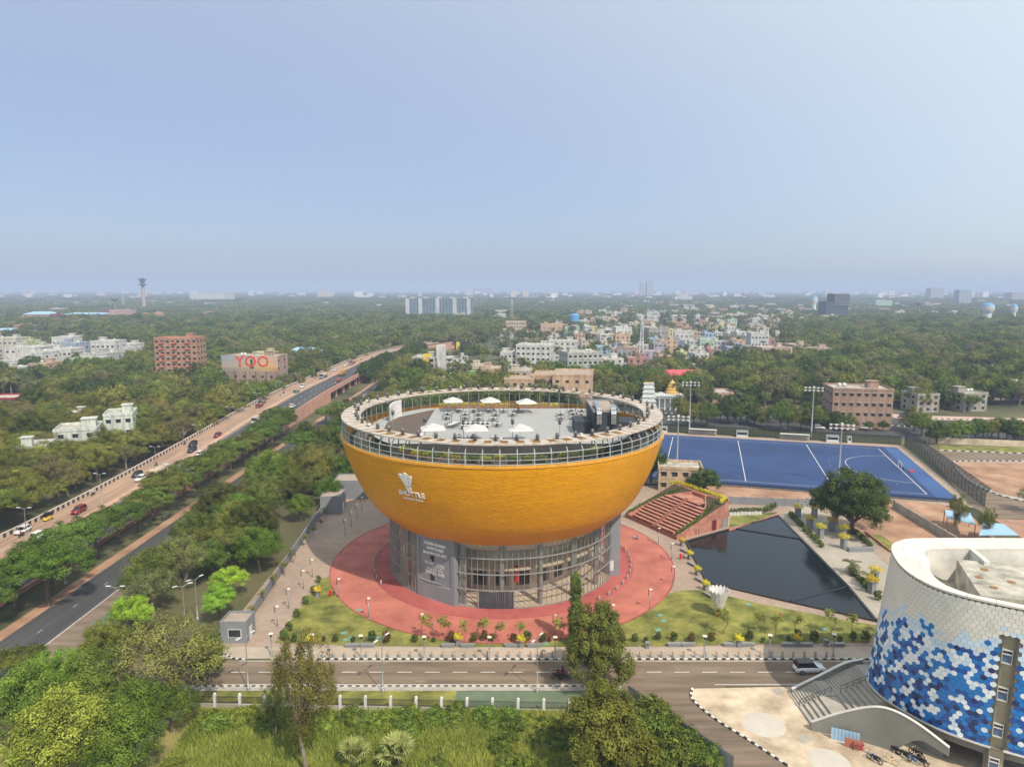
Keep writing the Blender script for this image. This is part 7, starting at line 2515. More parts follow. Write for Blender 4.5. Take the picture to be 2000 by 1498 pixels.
for kind, colr, (u, v), d, lab in (('tank', (.55, .53, .46), (312, 930), 1, 'long cream tanker lorry on the highway'), ('box', (.55, .55, .52), (505, 826), -1, 'white lorry loaded with pale sacks on the highway'), ('tank', (.22, .30, .38), (632, 739), -1, 'dark blue tanker lorry on the tan carriageway'), ('bed', (.55, .30, .06), (668, 733), 1, 'orange lorry on the dark carriageway'), ('bed', (.40, .05, .04), (662, 745), 1, 'small red lorry on the dark carriageway near the bridge'), ('bed', (.32, .22, .16), (688, 712), -1, 'brown lorry near the far bend'), ('bed', (.10, .25, .22), (579, 768), -1, 'small green pickup lorry on the highway'), ('bed', (.24, .02, .02), (507, 795), -1, 'small red pickup on the tan carriageway'), ('bed', (.05, .18, .15), (512, 789), -1, 'small dark green pickup behind the red pickup')):
 t = lorry(kind, colr); p = on_road(u, v)
 k = .62 if 'pickup' in lab or 'small red' in lab else 1.0
 t.location = (p.x, p.y, p.z + .02); t.rotation_euler = (0, 0, HWY * d); t.scale = (k, k, k); tag(t, lab, None, 'lorries on the highway')
def rickshaw():
 t = thing('auto_rickshaw', '', 'rickshaw')
 mb = MB(); mb.add([(-1.2, -.62, .3), (1.0, -.5, .3), (1.35, 0, .35), (1.0, .5, .3), (-1.2, .62, .3), (-1.2, -.62, .95), (.9, -.5, .95), (1.3, 0, .95), (.9, .5, .95), (-1.2, .62, .95)], [(0, 4, 3, 2, 1), (0, 1, 6, 5), (1, 2, 7, 6), (2, 3, 8, 7), (3, 4, 9, 8), (4, 0, 5, 9), (5, 6, 7, 8, 9)]); o = mb.build('body', 'yellow_paint', t)
 mb = MB(); mb.add([(-1.25, -.62, .96), (-1.25, .62, .96), (-1.1, -.6, 1.75), (-1.1, .6, 1.75), (.5, -.58, 1.8), (.5, .58, 1.8), (.95, -.5, 1.0), (.95, .5, 1.0), (-.3, -.62, .96), (-.3, .62, .96), (-.3, -.6, 1.8), (-.3, .6, 1.8)], [(0, 1, 3, 2), (2, 3, 11, 10), (10, 11, 5, 4), (0, 2, 10, 8), (1, 9, 11, 3)]); mb.build('hood', 'black_iron', t)
 mb = MB(); mb.add([(.92, -.48, 1.0), (.92, .48, 1.0), (.5, .55, 1.78), (.5, -.55, 1.78)], [(0, 1, 2, 3)]); mb.build('windscreen', 'car_glass', t)
 for x, y in ((1.0, 0), (-.8, .58), (-.8, -.58)): mb = MB(); mb.tube([(x, y - .07, .22), (x, y + .07, .22)], .22, 12); mb.build('wheel', 'tyre', t)
 return t
RK = rickshaw()
for (u, v), road, rz, lab in (((93, 1016), True, -HWY, 'black and yellow auto rickshaw on the highway at the left'), ((725, 768), False, R_(85), 'yellow auto rickshaw on the road below the ochre house'), ((727, 740), False, R_(85), 'auto rickshaw farther up the road below the ochre house')):
 p = on_road(u, v) if road else G(u, v); place(RK, (p.x, p.y, p.z + .03), rz, lab, 'auto rickshaws')
# people: one skinned body for each pose, clothes as further parts
def body_mesh(pose):
 J = {'pelvis': (0, 0, .95), 'chest': (0, 0, 1.35), 'neck': (0, 0, 1.5), 'head': (0, .02, 1.64), 'crown': (0, .02, 1.76)}
 for s, n in ((-1, 'L'), (1, 'R')):
  J.update({'sh' + n: (s * .19, 0, 1.42), 'el' + n: (s * .25, .02, 1.14), 'ha' + n: (s * .25, .12, .88), 'hp' + n: (s * .1, 0, .92), 'kn' + n: (s * .11, .03, .5), 'an' + n: (s * .11, 0, .07), 'to' + n: (s * .12, .16, .04)})
 if pose == 'ride':
  for k in ('pelvis', 'chest', 'neck', 'head', 'crown'): J[k] = (0, J[k][1] + (.0 if k == 'pelvis' else .12), J[k][2] - .17)
  for s, n in ((-1, 'L'), (1, 'R')):
   J.update({'sh' + n: (s * .19, .1, 1.25), 'el' + n: (s * .3, .32, 1.08), 'ha' + n: (s * .28, .56, 1.0), 'hp' + n: (s * .1, 0, .76), 'kn' + n: (s * .2, .38, .62), 'an' + n: (s * .2, .22, .22), 'to' + n: (s * .2, .38, .2)})
 if pose == 'squat':
  sh = {'pelvis': (0, -.1, .28), 'chest': (0, .12, .62), 'neck': (0, .2, .76), 'head': (0, .26, .88), 'crown': (0, .27, 1.0)}
  J.update(sh)
  for s, n in ((-1, 'L'), (1, 'R')):
   J.update({'sh' + n: (s * .19, .14, .68), 'el' + n: (s * .24, .36, .48), 'ha' + n: (s * .16, .52, .26), 'hp' + n: (s * .1, -.08, .28), 'kn' + n: (s * .17, .28, .5), 'an' + n: (s * .13, .05, .07), 'to' + n: (s * .13, .22, .04)})
 names = list(J)
 E_ = [('pelvis', 'chest'), ('chest', 'neck'), ('neck', 'head'), ('head', 'crown')]
 for n in 'LR': E_ += [('chest', 'sh' + n), ('sh' + n, 'el' + n), ('el' + n, 'ha' + n), ('pelvis', 'hp' + n), ('hp' + n, 'kn' + n), ('kn' + n, 'an' + n), ('an' + n, 'to' + n)]
 rad = {'pelvis': .145, 'chest': .155, 'neck': .06, 'head': .105, 'crown': .08}
 for n in 'LR': rad.update({'sh' + n: .075, 'el' + n: .05, 'ha' + n: .042, 'hp' + n: .095, 'kn' + n: .065, 'an' + n: .045, 'to' + n: .04})
 me = bpy.data.meshes.new('body'); me.from_pydata([J[k] for k in names], [(names.index(a), names.index(b)) for a, b in E_], [])
 o = bpy.data.objects.new('tmp', me); COL.objects.link(o)
 md = o.modifiers.new('s', 'SKIN'); md.use_smooth_shade = True
 for i, k in enumerate(names): me.skin_vertices[0].data[i].radius = (rad[k], rad[k])
 me.skin_vertices[0].data[0].use_root = True
 o.modifiers.new('u', 'SUBSURF').levels = 1
 dg = bpy.context.evaluated_depsgraph_get()
 r = bpy.data.meshes.new_from_object(o.evaluated_get(dg)); bpy.data.objects.remove(o)
 r.materials.clear()
 for mm in ('cloth', 'skin', 'black_hair', 'trousers'): r.materials.append(M[mm])
 hd, nk = Vector(J['head']), Vector(J['neck'])
 for f in r.polygons:
  c = f.center
  if (c - hd).length < .13 or c.z > hd.z + .05: f.material_index = 2 if (c.z > hd.z + .02 or c.y < hd.y - .03) else 1
  elif any((c - Vector(J['ha' + n])).length < .16 for n in 'LR') or (c - nk).length < .05: f.material_index = 1
  elif c.z < J['pelvis'][2] - .02 and not any((c - Vector(J[q + n])).length < .14 for n in 'LR' for q in ('el', 'ha')): f.material_index = 3
 return r
mat('trousers', (.04, .04, .05), .9)
RIDE, SQUAT, STAND = body_mesh('ride'), body_mesh('squat'), body_mesh('stand')
def bike():
 t = thing('motorbike', '', 'motorbike')
 for y in (-.62, .66):
  w = MB(); w.lathe([(.24, -.05), (.31, -.05), (.31, .05), (.24, .05), (.24, -.05)], n=14)
  w.v = [(z, y + x, yy + .31) for x, yy, z in w.v]
  w.build('wheel', 'tyre', t)
 mb = MB(); mb.tube([(0, -.62, .31), (0, -.1, .45), (0, .45, .6), (0, .66, .31)], .06, 6); mb.obox(0, -.05, .3, .24, .45, .34); mb.build('frame', 'dark_metal', t)
 mb = MB(); mb.ball(0, .18, .74, .14, .28, .13, 10); o = mb.build('fuel_tank', 'car_paint', t, True)
 mb = MB(); mb.obox(0, -.32, .7, .24, .66, .1); mb.build('seat', 'tyre', t)
 mb = MB(); mb.tube([(-.33, .38, 1.0), (0, .46, .96), (.33, .38, 1.0)], .025, 5); mb.tube([(0, .46, .96), (0, .66, .31)], .03, 5); mb.build('handlebar', 'grey_metal', t)
 mb = MB(); mb.ball(0, .56, .86, .09, .07, .09, 8); mb.build('headlight', 'white_paintwork', t, True)
 return t
BK = bike()
def rider(loc, rz, lab, cl, bcol):
 b = place(BK, loc, rz, 'motorbike under the ' + lab, 'motorbikes', None, hcol(bcol))
 o = obj('person', RIDE, None, (loc[0], loc[1], loc[2] + .02), rz); o.color = hcol(cl); tag(o, lab, 'person', 'riders')
riders = [((42, 1048), 1, (.5, .1, .1)), ((182, 967), 1, (.7, .7, .7)), ((224, 939), 1, (.2, .2, .25)), ((305, 910), 1, (.1, .1, .12)), ((361, 868), 1, (.1, .1, .1)), ((388, 848), 1, (.3, .3, .3)), ((547, 774), 1, (.6, .6, .6)), ((554, 769), 1, (.1, .1, .1)), ((614, 740), 1, (.6, .6, .62)), ((636, 728), 1, (.1, .1, .1)), ((706, 705), 1, (.5, .1, .1)), ((655, 752), -1, (.6, .6, .6)), ((412, 890), -1, (.3, .35, .5))]
for i, ((u, v), d, c) in enumerate(riders):
 p = on_road(u, v)
 rider((p.x, p.y, p.z + .02), math.pi if d == 1 else 0, 'rider on the highway, %s from the left, %s' % (nth(i), 'in dark clothes' if max(c) < .35 else 'in a %s top' % ('red' if c[0] > 2 * c[1] else 'pale')), c, random.choice([(.02, .02, .02), (.2, .01, .01), (.03, .05, .2)]))
for i, ((u, v), rz, c) in enumerate((((1088, 1325), R_(-88), (.25, .02, .02)), ((1097, 1320), R_(-92), (.02, .02, .02)), ((1102, 1327), R_(-85), (.3, .02, .03)))):
 p = G(u, v); rider((p.x, p.y, .03), rz, 'rider in %s on the service road, %s of three' % ('dark red' if c[0] > .1 else 'black', nth(i)), c, (.03, .02, .02))
for i, ((u, v), c) in enumerate((((757, 745), (.6, .6, .6)), ((766, 744), (.5, .1, .1)), ((780, 730), (.4, .1, .1)), ((759, 752), (.1, .1, .1)), ((1796, 838), (.5, .5, .5)))):
 p = G(u, v); rider((p.x, p.y, .03), R_(5), 'rider on the street below the ochre house, %s of five' % nth(i) if u < 1000 else 'rider on the far road behind the track', c, (.02, .02, .02))
for i, (u, v, c, rz) in enumerate(((1239, 1053, (.62, .62, .6), -1.2), (1246, 1054, (.3, .3, .32), 1.9))):
 p = G(u, v); o = obj('person', SQUAT, None, (p.x, p.y, .11), rz); o.color = hcol(c); tag(o, 'person squatting on the pink paving before the amphitheatre, %s' % ('left, in a pale shirt' if i == 0 else 'right, in a grey shirt'), 'person')
p = G(394, 1330); o = obj('person', STAND, None, (p.x, p.y, .02), 0); o.color = hcol((.6, .6, .6)); tag(o, 'person in a pale shirt standing at the left end of the service road', 'person')
# parked two-wheelers under the tiled building
for i, (u, v, rz, c) in enumerate(((1743, 1468, .5, (.25, .01, .02)), (1766, 1480, .5, (.02, .02, .02)), (1790, 1478, .5, (.05, .01, .02)), (1797, 1492, .5, (.02, .02, .02)), (1708, 1488, .6, (.02, .04, .25)))):
 p = G(u, v); place(BK, (p.x, p.y, .08), rz, 'parked %s motorbike by the tiled building, %s from the left' % ('blue' if c[2] > .2 else 'red' if c[0] > .2 else 'dark', nth((1, 2, 3, 4, 0)[i])), 'parked motorbikes', None, hcol(c))
def cycle(label, u, v, rz, m):
 p = G(u, v); t = thing('bicycle', label, 'bicycle', (p.x, p.y, .07), rz)
 for y in (-.5, .5):
  w = MB(); w.lathe([(.31, -.02), (.34, -.02), (.34, .02), (.31, .02), (.31, -.02)], n=16); w.v = [(z, y + x, yy + .34) for x, yy, z in w.v]; w.build('wheel', 'tyre', t)
 mb = MB(); mb.tube([(0, -.5, .34), (0, -.05, .3), (0, .38, .78), (0, -.12, .72), (0, -.5, .34)], .025, 5); mb.tube([(0, -.05, .3), (0, -.15, .85)], .025, 5); mb.tube([(0, .5, .34), (0, .36, .95)], .025, 5); mb.build('frame', m, t)
 mb = MB(); mb.obox(0, -.15, .86, .12, .24, .05); mb.build('saddle', 'tyre', t)
 mb = MB(); mb.tube([(-.25, .36, .98), (.25, .36, .98)], .02, 5); mb.build('handlebar', 'grey_metal', t)
cycle('red bicycle leaning near the rusty board', 1683, 1468, 1.2, 'red_paint')
cycle('yellow bicycle on the forecourt at the bottom right', 1738, 1492, .9, 'yellow_paint')
cycle('blue bicycle at the bottom edge beside the motorbikes', 1783, 1492, 1.0, 'tank_blue2')
# ================================================================== GRASS FIELD AND UNDERGROWTH
def blades(name, label, n, region, hmin, hmax, seed, tint_bias=0.0, wmul=1.0, clumps=260):
 g = np.random.default_rng(seed)
 (x0, x1, y0, y1) = region
 cx, cy_ = g.uniform(x0, x1, clumps), g.uniform(y0, y1, clumps)
 ct, ch = g.random(clumps), g.uniform(.5, 1.0, clumps)
 idx = g.integers(0, clumps, n)
 P = np.stack([cx[idx] + g.normal(size=n) * 1.0, cy_[idx] + g.normal(size=n) * 1.0], 1)
 keep = (P[:, 0] > x0) & (P[:, 0] < x1) & (P[:, 1] > y0) & (P[:, 1] < y1)
 # left limit: the white boundary wall
 xl = np.interp(P[:, 1], [50, 72, 84], [-46, -40.5, -41])
 xr = np.interp(P[:, 1], [60, 72, 84], [24, 19, 13.5])
 keep &= (P[:, 0] > xl + .8) & (P[:, 0] < xr - .5)
 P, idx = P[keep], idx[keep]; n = len(P)
 h = (hmin + (hmax - hmin) * g.random(n)) * ch[idx]
 a = g.random(n) * 6.283; lean = g.random(n) * 1.1 * h
 w = (.035 + .05 * g.random(n)) * wmul
 V = np.zeros((n, 3, 3))
 V[:, 0, 0] = P[:, 0] - np.sin(a) * w; V[:, 0, 1] = P[:, 1] + np.cos(a) * w
 V[:, 1, 0] = P[:, 0] + np.sin(a) * w; V[:, 1, 1] = P[:, 1] - np.cos(a) * w
 V[:, 2, 0] = P[:, 0] + np.cos(a) * lean; V[:, 2, 1] = P[:, 1] + np.sin(a) * lean; V[:, 2, 2] = h
 me = bpy.data.meshes.new(name)
 me.vertices.add(n * 3); me.vertices.foreach_set('co', V.reshape(-1).astype(np.float32))
 me.loops.add(n * 3); me.loops.foreach_set('vertex_index', np.arange(n * 3, dtype=np.int32))
 me.polygons.add(n); me.polygons.foreach_set('loop_start', np.arange(0, n * 3, 3, dtype=np.int32)); me.polygons.foreach_set('loop_total', np.full(n, 3, np.int32))
 me.update(calc_edges=True)
 t_ = np.clip(.5 * ct[idx] + .25 * g.random(n) + .12 + .3 * np.clip((P[:, 0] + 8) / 20, 0, 1) + .12 * np.sin(P[:, 0] * .35) * np.sin(P[:, 1] * .5), 0, 1)
 at = me.attributes.new('tint', 'FLOAT', 'FACE'); at.data.foreach_set('value', t_.astype(np.float32))
 me.materials.append(M['grass_blade'])
 o = obj(name, me); o['kind'] = 'stuff'; o['label'] = label
 return o
blades('tall_grass', 'tall wild grass filling the field at the bottom of the picture', 420000, (-46, 20, 60, 82.4), .3, 1.0, 41, wmul=1.5, clumps=900)
k = 0
for _ in range(75):
 x, y = random.uniform(-40, 14), random.uniform(66, 81.8)
 if x < np.interp(y, [50, 72, 84], [-46, -40.5, -41]) + 2: continue
 if random.random() < .4: y = random.uniform(79, 81.8)
 name, me, tm, _, cat = PROTO['bush']
 s = random.uniform(.35, .8)
 t = thing(name, 'rank green bush growing in the wild field, %s of the scattered ones' % nth(k), cat, (x, y, 0), random.uniform(0, 6), 'bushes in the wild field', (s, s, s * random.uniform(.7, 1.0)))
 c = obj('foliage', me, t); c.color = random.choice([(1.3, 1.35, 1, 1), (1.0, 1.1, .9, 1), (1.5, 1.4, .9, 1)]); obj('stem', tm, t); k += 1
for i, (u, v, s) in enumerate(((1262, 1410, 1.2), (1300, 1440, 1.1), (1340, 1480, 1.2), (1275, 1460, 1.3), (1390, 1490, .8), (1240, 1480, 1.3), (1310, 1495, 1.2))):
 p = G(u, v); name, me, tm, _, cat = PROTO['bush']
 t = thing(name, 'dark bush against the corrugated metal fence, %s of seven' % nth(i), cat, (p.x, p.y, 0), i, 'bushes along the metal fence', s); c = obj('foliage', me, t); c.color = (.85, .88, .7, 1); obj('stem', tm, t)
for i, (u, v, s) in enumerate(((692, 1500, 1.0), (778, 1500, 1.15))):
 p = G(u, v); name, me, tm, _, cat = PROTO['fanpalm']
 t = thing(name, 'fan palm at the bottom edge of the field, %s one' % ('left', 'right')[i], cat, (p.x, p.y, 0), i * 2, None, s); obj('crown', me, t); obj('trunk', tm, t)
# ================================================================== BUILDINGS OF THE CITY
WHITE, CREAM, PINKC, MINT, SKYB, PEACH, LIL, YEL, GREYC = (.66, .65, .62), (.62, .55, .42), (.55, .36, .29), (.50, .62, .50), (.36, .50, .66), (.60, .42, .29), (.55, .46, .58), (.62, .58, .32), (.36, .36, .35)
wbox = MB(); wbox.box(-.5, -.06, 0, .5, .03, 1); WIN_ME = wbox.mesh('window', 'window_dark')
hood_mb = MB(); hood_mb.box(-.62, -.35, 1.04, .62, .0, 1.14); HOOD_ME = hood_mb.mesh('hood', 'concrete')
def building(name, label, cat, x, y, w, d, h, col, floors=3, cols=4, rz=0.0, roof='flat', mumty=True, win=None, band=False, side_cols=2, group=None, single=False, balc=0, wh=1.2, roofmat='roof_concrete', tank=0, parcol=None):
 """walls, parapet or pitched roof, windows on the front and both sides, stair head and tanks on top"""
 t = thing(name, label, cat, (x, y, 0), rz, group)
 BLD_KEEP.append((x, y, max(w, d) / 2 + 1.5))
 mb = MB(); mb.box(-w / 2, -d / 2, -.3, w / 2, d / 2, h)
 o = mb.build('wall', 'house_wall', t); o.color = hcol(col)
 fh = h / floors
 if roof == 'flat':
  p = 0.7
  mb = MB()
  for a, b_, c, e in ((-w / 2 - .15, -d / 2 - .15, w / 2 + .15, -d / 2 + .12), (-w / 2 - .15, d / 2 - .12, w / 2 + .15, d / 2 + .15), (-w / 2 - .15, -d / 2 + .12, -w / 2 + .12, d / 2 - .12), (w / 2 - .12, -d / 2 + .12, w / 2 + .15, d / 2 - .12)):
   mb.box(a, b_, h - .1, c, e, h + p)
  o = mb.build('parapet', 'house_wall', t); o.color = hcol(parcol or [min(1, q * 1.06) for q in col])
  mb = MB(); mb.box(-w / 2 + .1, -d / 2 + .1, h, w / 2 - .1, d / 2 - .1, h + .06); mb.build('roof', roofmat, t)
 else:
  rh = roof if isinstance(roof, (int, float)) else w * .18
  mb = MB()
  e = .5
  mb.add([(-w / 2 - e, -d / 2 - e, h), (w / 2 + e, -d / 2 - e, h), (w / 2 + e, d / 2 + e, h), (-w / 2 - e, d / 2 + e, h), (-w * .3, 0, h + rh), (w * .3, 0, h + rh)],
               [(0, 1, 5, 4), (1, 2, 5), (2, 3, 4, 5), (3, 0, 4), (3, 2, 1, 0)])
  mb.build('roof', roofmat, t)
 if mumty and roof == 'flat':
  mw, mh = min(4.0, w * .35), 2.6
  sx = random.choice((-1, 1)) * w * .25
  mb = MB(); mb.box(sx - mw / 2, -mw * .2, h + .06, sx + mw / 2, mw * .7, h + mh); mb.box(sx - mw / 2 - .3, -mw * .2 - .3, h + mh, sx + mw / 2 + .3, mw * .7 + .3, h + mh + .2)
  o = mb.build('stair_head', 'house_wall', t); o.color = hcol(col)
  for k in range(tank):
   mb = MB(); mb.lathe([(.01, 0), (.75, 0), (.78, 1.1), (.6, 1.4), (.01, 1.5)], -sx + k * 1.9 - .9, d * .12, 10, z=h + .06); mb.build('water_tank', 'white_paintwork', t, True)
 if band:
  for k in range(1, floors):
   mb = MB(); mb.box(-w / 2 - .2, -d / 2 - .2, k * fh - .15, w / 2 + .2, -d / 2 - .001, k * fh + .12); o = mb.build('floor_band', 'house_wall', t); o.color = hcol([q * .8 for q in col])
 ww = win or min(1.5, w / cols * .5)
 wins = []
 for k in range(floors):
  z = k * fh + fh * .36
  for c in range(cols):
   wins.append((-w / 2 + w * (c + .5) / cols, -d / 2, z, 0, ww))
  for c in range(side_cols):
   for sgn in (-1, 1):
    wins.append((sgn * w / 2, -d / 2 + d * (c + .5) / side_cols, z, sgn * math.pi / 2, ww))
 if single:
  for (a, b_, z, r, w_) in wins:
   o = obj('window', WIN_ME, t, (a, b_, z), r); o.scale = (w_, 1, wh)
   o2 = obj('hood', HOOD_ME, o)
 else:
  mb = MB()
  for (a, b_, z, r, w_) in wins:
   if r == 0: mb.box(a - w_ / 2, b_ - .05, z, a + w_ / 2, b_ + .02, z + wh)
   else: mb.box(a - .05, b_ - w_ / 2, z, a + .05, b_ + w_ / 2, z + wh)
  o = mb.build('window_openings', 'window_dark', t); o['kind'] = 'stuff'
 for k in range(balc):
  mb = MB()
  z = (k + 1) * fh
  bw_ = w * .3
  bx_ = random.choice((-1, 1)) * w * .22
  mb.box(bx_ - bw_ / 2, -d / 2 - 1.1, z - .12, bx_ + bw_ / 2, -d / 2, z)
  mb.box(bx_ - bw_ / 2, -d / 2 - 1.1, z, bx_ + bw_ / 2, -d / 2 - 1.0, z + .8)
  mb.box(bx_ - bw_ / 2, -d / 2 - 1.0, z, bx_ - bw_ / 2 + .1, -d / 2, z + .8)
  mb.box(bx_ + bw_ / 2 - .1, -d / 2 - 1.0, z, bx_ + bw_ / 2, -d / 2, z + .8)
  o = mb.build('balcony', 'house_wall', t); o.color = hcol([q * .92 for q in col])
 return t
def B(name, label, u0, u1, vb, vt, col, floors, cols, d=None, **kw):
 """a building seen between columns u0 and u1, its foot at row vb and its top at row vt"""
 p = G((u0 + u1) / 2, vb)
 w = (u1 - u0) / FPX * math.hypot(p.y, CAMH) * 1.0
 h = height_at(p.y, vt)
 d = d or w * .7
 return building(name, label, kw.pop('cat', 'building'), p.x, p.y + d / 2, w, d, h, col, floors, cols, **kw)
# ---- landmarks
t = B('apartment_tower', 'orange-pink weathered apartment tower of eight floors left of the highway', 306, 386, 752, 662, (.46, .26, .17), 8, 8, d=14, single=True, tank=0, side_cols=3, wh=1.3, rz=R_(4), roofmat='terracotta')
for k in range(1, 8):
 for c in range(3):
  mb = MB(); mb.box(-9 + c * 7.2, -8.0, k * 3.35 + .1, -6.6 + c * 7.2, -7.0, k * 3.35 + 1.1); o = mb.build('balcony', 'terracotta', t)
for c in range(2):
 for k in range(6):
  mb = MB(); mb.box(-12.6 + k * 5, -7.3, .2 + c * 3.3, -9.4 + k * 5, -6.9, 2.7 + c * 3.3); mb.build('open_bay', 'window_dark', t)
BLD_KEEP.append((G(346, 765).x, G(346, 765).y - 8, 16))
# hoarding building with its film poster
t = B('hoarding_building', 'shop building carrying the sunset-coloured film poster beside the highway', 436, 545, 758, 698, (.42, .30, .24), 4, 6, d=16, mumty=True, tank=2, side_cols=2, rz=R_(-6))
hb_ = thing('poster_hoarding', 'wide hoarding with a sunset sky and the orange letters YOO', 'hoarding', (G(493, 768).x, G(493, 768).y - 1.5, 0), R_(-6))
BLD_KEEP.append((G(493, 768).x, G(493, 768).y - 10, 19))
def poster_mat():
 m = bpy.data.materials.new('poster'); m.use_nodes = True
 N, L = m.node_tree.nodes, m.node_tree.links
 b = N['Principled BSDF']; b.inputs['Roughness'].default_value = .6
 tc_ = N.new('ShaderNodeTexCoord'); sp_ = N.new('ShaderNodeSeparateXYZ'); L.new(tc_.outputs['Object'], sp_.inputs[0])
 r1 = N.new('ShaderNodeValToRGB'); e = r1.color_ramp.elements
 e[0].position = 0; e[0].color = (.20, .19, .20, 1); e[1].position = 1; e[1].color = (.60, .22, .05, 1)
 q = e.new(.45); q.color = (.42, .30, .20, 1); q = e.new(.75); q.color = (.66, .40, .08, 1)
 mr_ = N.new('ShaderNodeMapRange'); mr_.inputs[1].default_value = -17; mr_.inputs[2].default_value = 17; L.new(sp_.outputs[0], mr_.inputs[0]); L.new(mr_.outputs[0], r1.inputs[0])
 r2 = N.new('ShaderNodeValToRGB'); e = r2.color_ramp.elements
 e[0].position = 0; e[0].color = (.40, .20, .11, 1); e[1].position = 1; e[1].color = (.26, .38, .52, 1)
 q = e.new(.3); q.color = (.22, .19, .18, 1); q = e.new(.42); q.color = (.50, .36, .25, 1)
 m2 = N.new('ShaderNodeMapRange'); m2.inputs[1].default_value = 10; m2.inputs[2].default_value = 20; L.new(sp_.outputs[2], m2.inputs[0]); L.new(m2.outputs[0], r2.inputs[0])
 mx = N.new('ShaderNodeMix'); mx.data_type = 'RGBA'; mx.inputs[0].default_value = .5; L.new(r1.outputs[0], mx.inputs[6]); L.new(r2.outputs[0], mx.inputs[7])
 L.new(mx.outputs[2], b.inputs['Base Color']); M['poster'] = m
poster_mat()
pw = 52 / FPX * 395
pz0, pz1 = height_at(hb_.location.y, 725), height_at(hb_.location.y, 694)
mb = MB(); mb.box(-pw, -.3, pz0, pw, 0, pz1); mb.build('poster_panel', 'poster', hb_)
mb = MB()
for x in np.linspace(-pw + 1, pw - 1, 6): mb.tube([(x, .3, 0), (x, .3, pz1 - .4)], .15, 6)
mb.build('steel_frame', 'dark_metal', hb_)
mat('poster_orange', (.62, .07, .012), .6)
me = text_mesh('YOO', 8.2, .05); me.transform(Matrix.Rotation(math.pi / 2, 4, 'X')); me.transform(Matrix.Translation((1.5, -.38, pz0 + 2.4))); me.materials.clear(); me.materials.append(M['poster_orange']); obj('lettering', me, hb_)
mat('ink', (.06, .06, .07), .7)
mb = MB(); mb.obox(1.2, -.36, pz0 + 1.4, 2.2, .06, 3.2, 0, 0, .5); mb.ball(1.2, -.36, pz0 + 5.4, .8, .05, .9); mb.build('figure_print', 'ink', hb_)
sb = G(490, 760)
mb = MB()
mb.box(-11, -2, 0, 12, -1.6, 3.2); mb.box(-11, -2.2, 3.2, 12, -1.5, 4.4)
o = mb.build('shop_front', 'white_paintwork'); o.location = (sb.x, sb.y - 2, 0); tag(o, 'white shop fronts and signboards at the foot of the hoarding building', 'shop front')
B('school_building', 'pink building with a pale blue sheet roof behind the hoarding', 560, 618, 712, 690, PINKC, 3, 9, d=22, roof=3.5, roofmat='blue_sheet', rz=R_(-12), mumty=False)
B('block', 'low yellow and white block above the film poster', 495, 535, 725, 690, YEL, 3, 3, d=10)
# glass office, far
t = B('office_block', 'long bluish glass office block with white bands, far behind the arena', 795, 921, 622, 584, (.20, .27, .33), 8, 20, d=40, mumty=False, wh=3.0, rz=R_(-3))
OH = height_at(G(858, 622).y, 584)
for dx in (-58, -34, -2, 30, 56):
 mb = MB(); mb.box(dx - 3.5, -21.5, 0, dx + 3.5, -20.1, OH + 1)
 o = mb.build('white_shaft', 'house_wall', t); o.color = hcol((.6, .62, .64))
for k in range(5):
 mb = MB(); mb.box(-56 + k * 25, -5, OH, -48 + k * 25, 5, OH + 3.5); o = mb.build('roof_plant', 'house_wall', t); o.color = hcol((.5, .5, .52))
t = B('stepped_office', 'dark glass office of stacked offset blocks on the right horizon', 1612, 1656, 626, 590, (.09, .12, .15), 9, 10, d=30, mumty=False, wh=2.0)
SH = height_at(G(1634, 626).y, 574)
mb = MB(); mb.box(-6, -16, SH * .55, 20, 14, SH); o = mb.build('upper_block', 'house_wall', t); o.color = hcol((.08, .11, .15))
mb = MB()
for z in np.arange(SH * .58, SH, 3.6): mb.box(-6.2, -16.2, z, 20.2, -15.9, z + .5)
mb.build('floor_lines', 'concrete', t)
for lab, u0, u1, vb, vt, col, fl, cl in (('left one of the twin grey tower blocks on the horizon', 1250, 1261, 582, 553, (.42, .46, .52), 14, 4), ('right and taller one of the twin grey tower blocks on the horizon', 1263, 1276, 582, 547, (.42, .46, .52), 15, 4),
  ('white long institute building on the left horizon', 372, 440, 592, 573, WHITE, 4, 14), ('white block on the horizon right of the twin towers', 1318, 1352, 592, 579, WHITE, 4, 8), ('pale green office on the right horizon', 1710, 1742, 604, 587, (.45, .62, .52), 5, 6),
  ('patterned blue-grey tower on the right horizon', 1872, 1896, 598, 567, (.36, .44, .52), 8, 5), ('grey tower block left of the patterned tower', 1817, 1842, 588, 563, (.42, .44, .48), 8, 5), ('grey slab on the horizon above the office block', 923, 960, 576, 563, (.40, .42, .48), 6, 9),
  ('unfinished tower block at the right edge of the horizon', 1975, 2005, 592, 572, (.42, .42, .45), 8, 5)):
 B('tower_block', lab, u0, u1, vb, vt, col, fl, cl, mumty=False, side_cols=1)
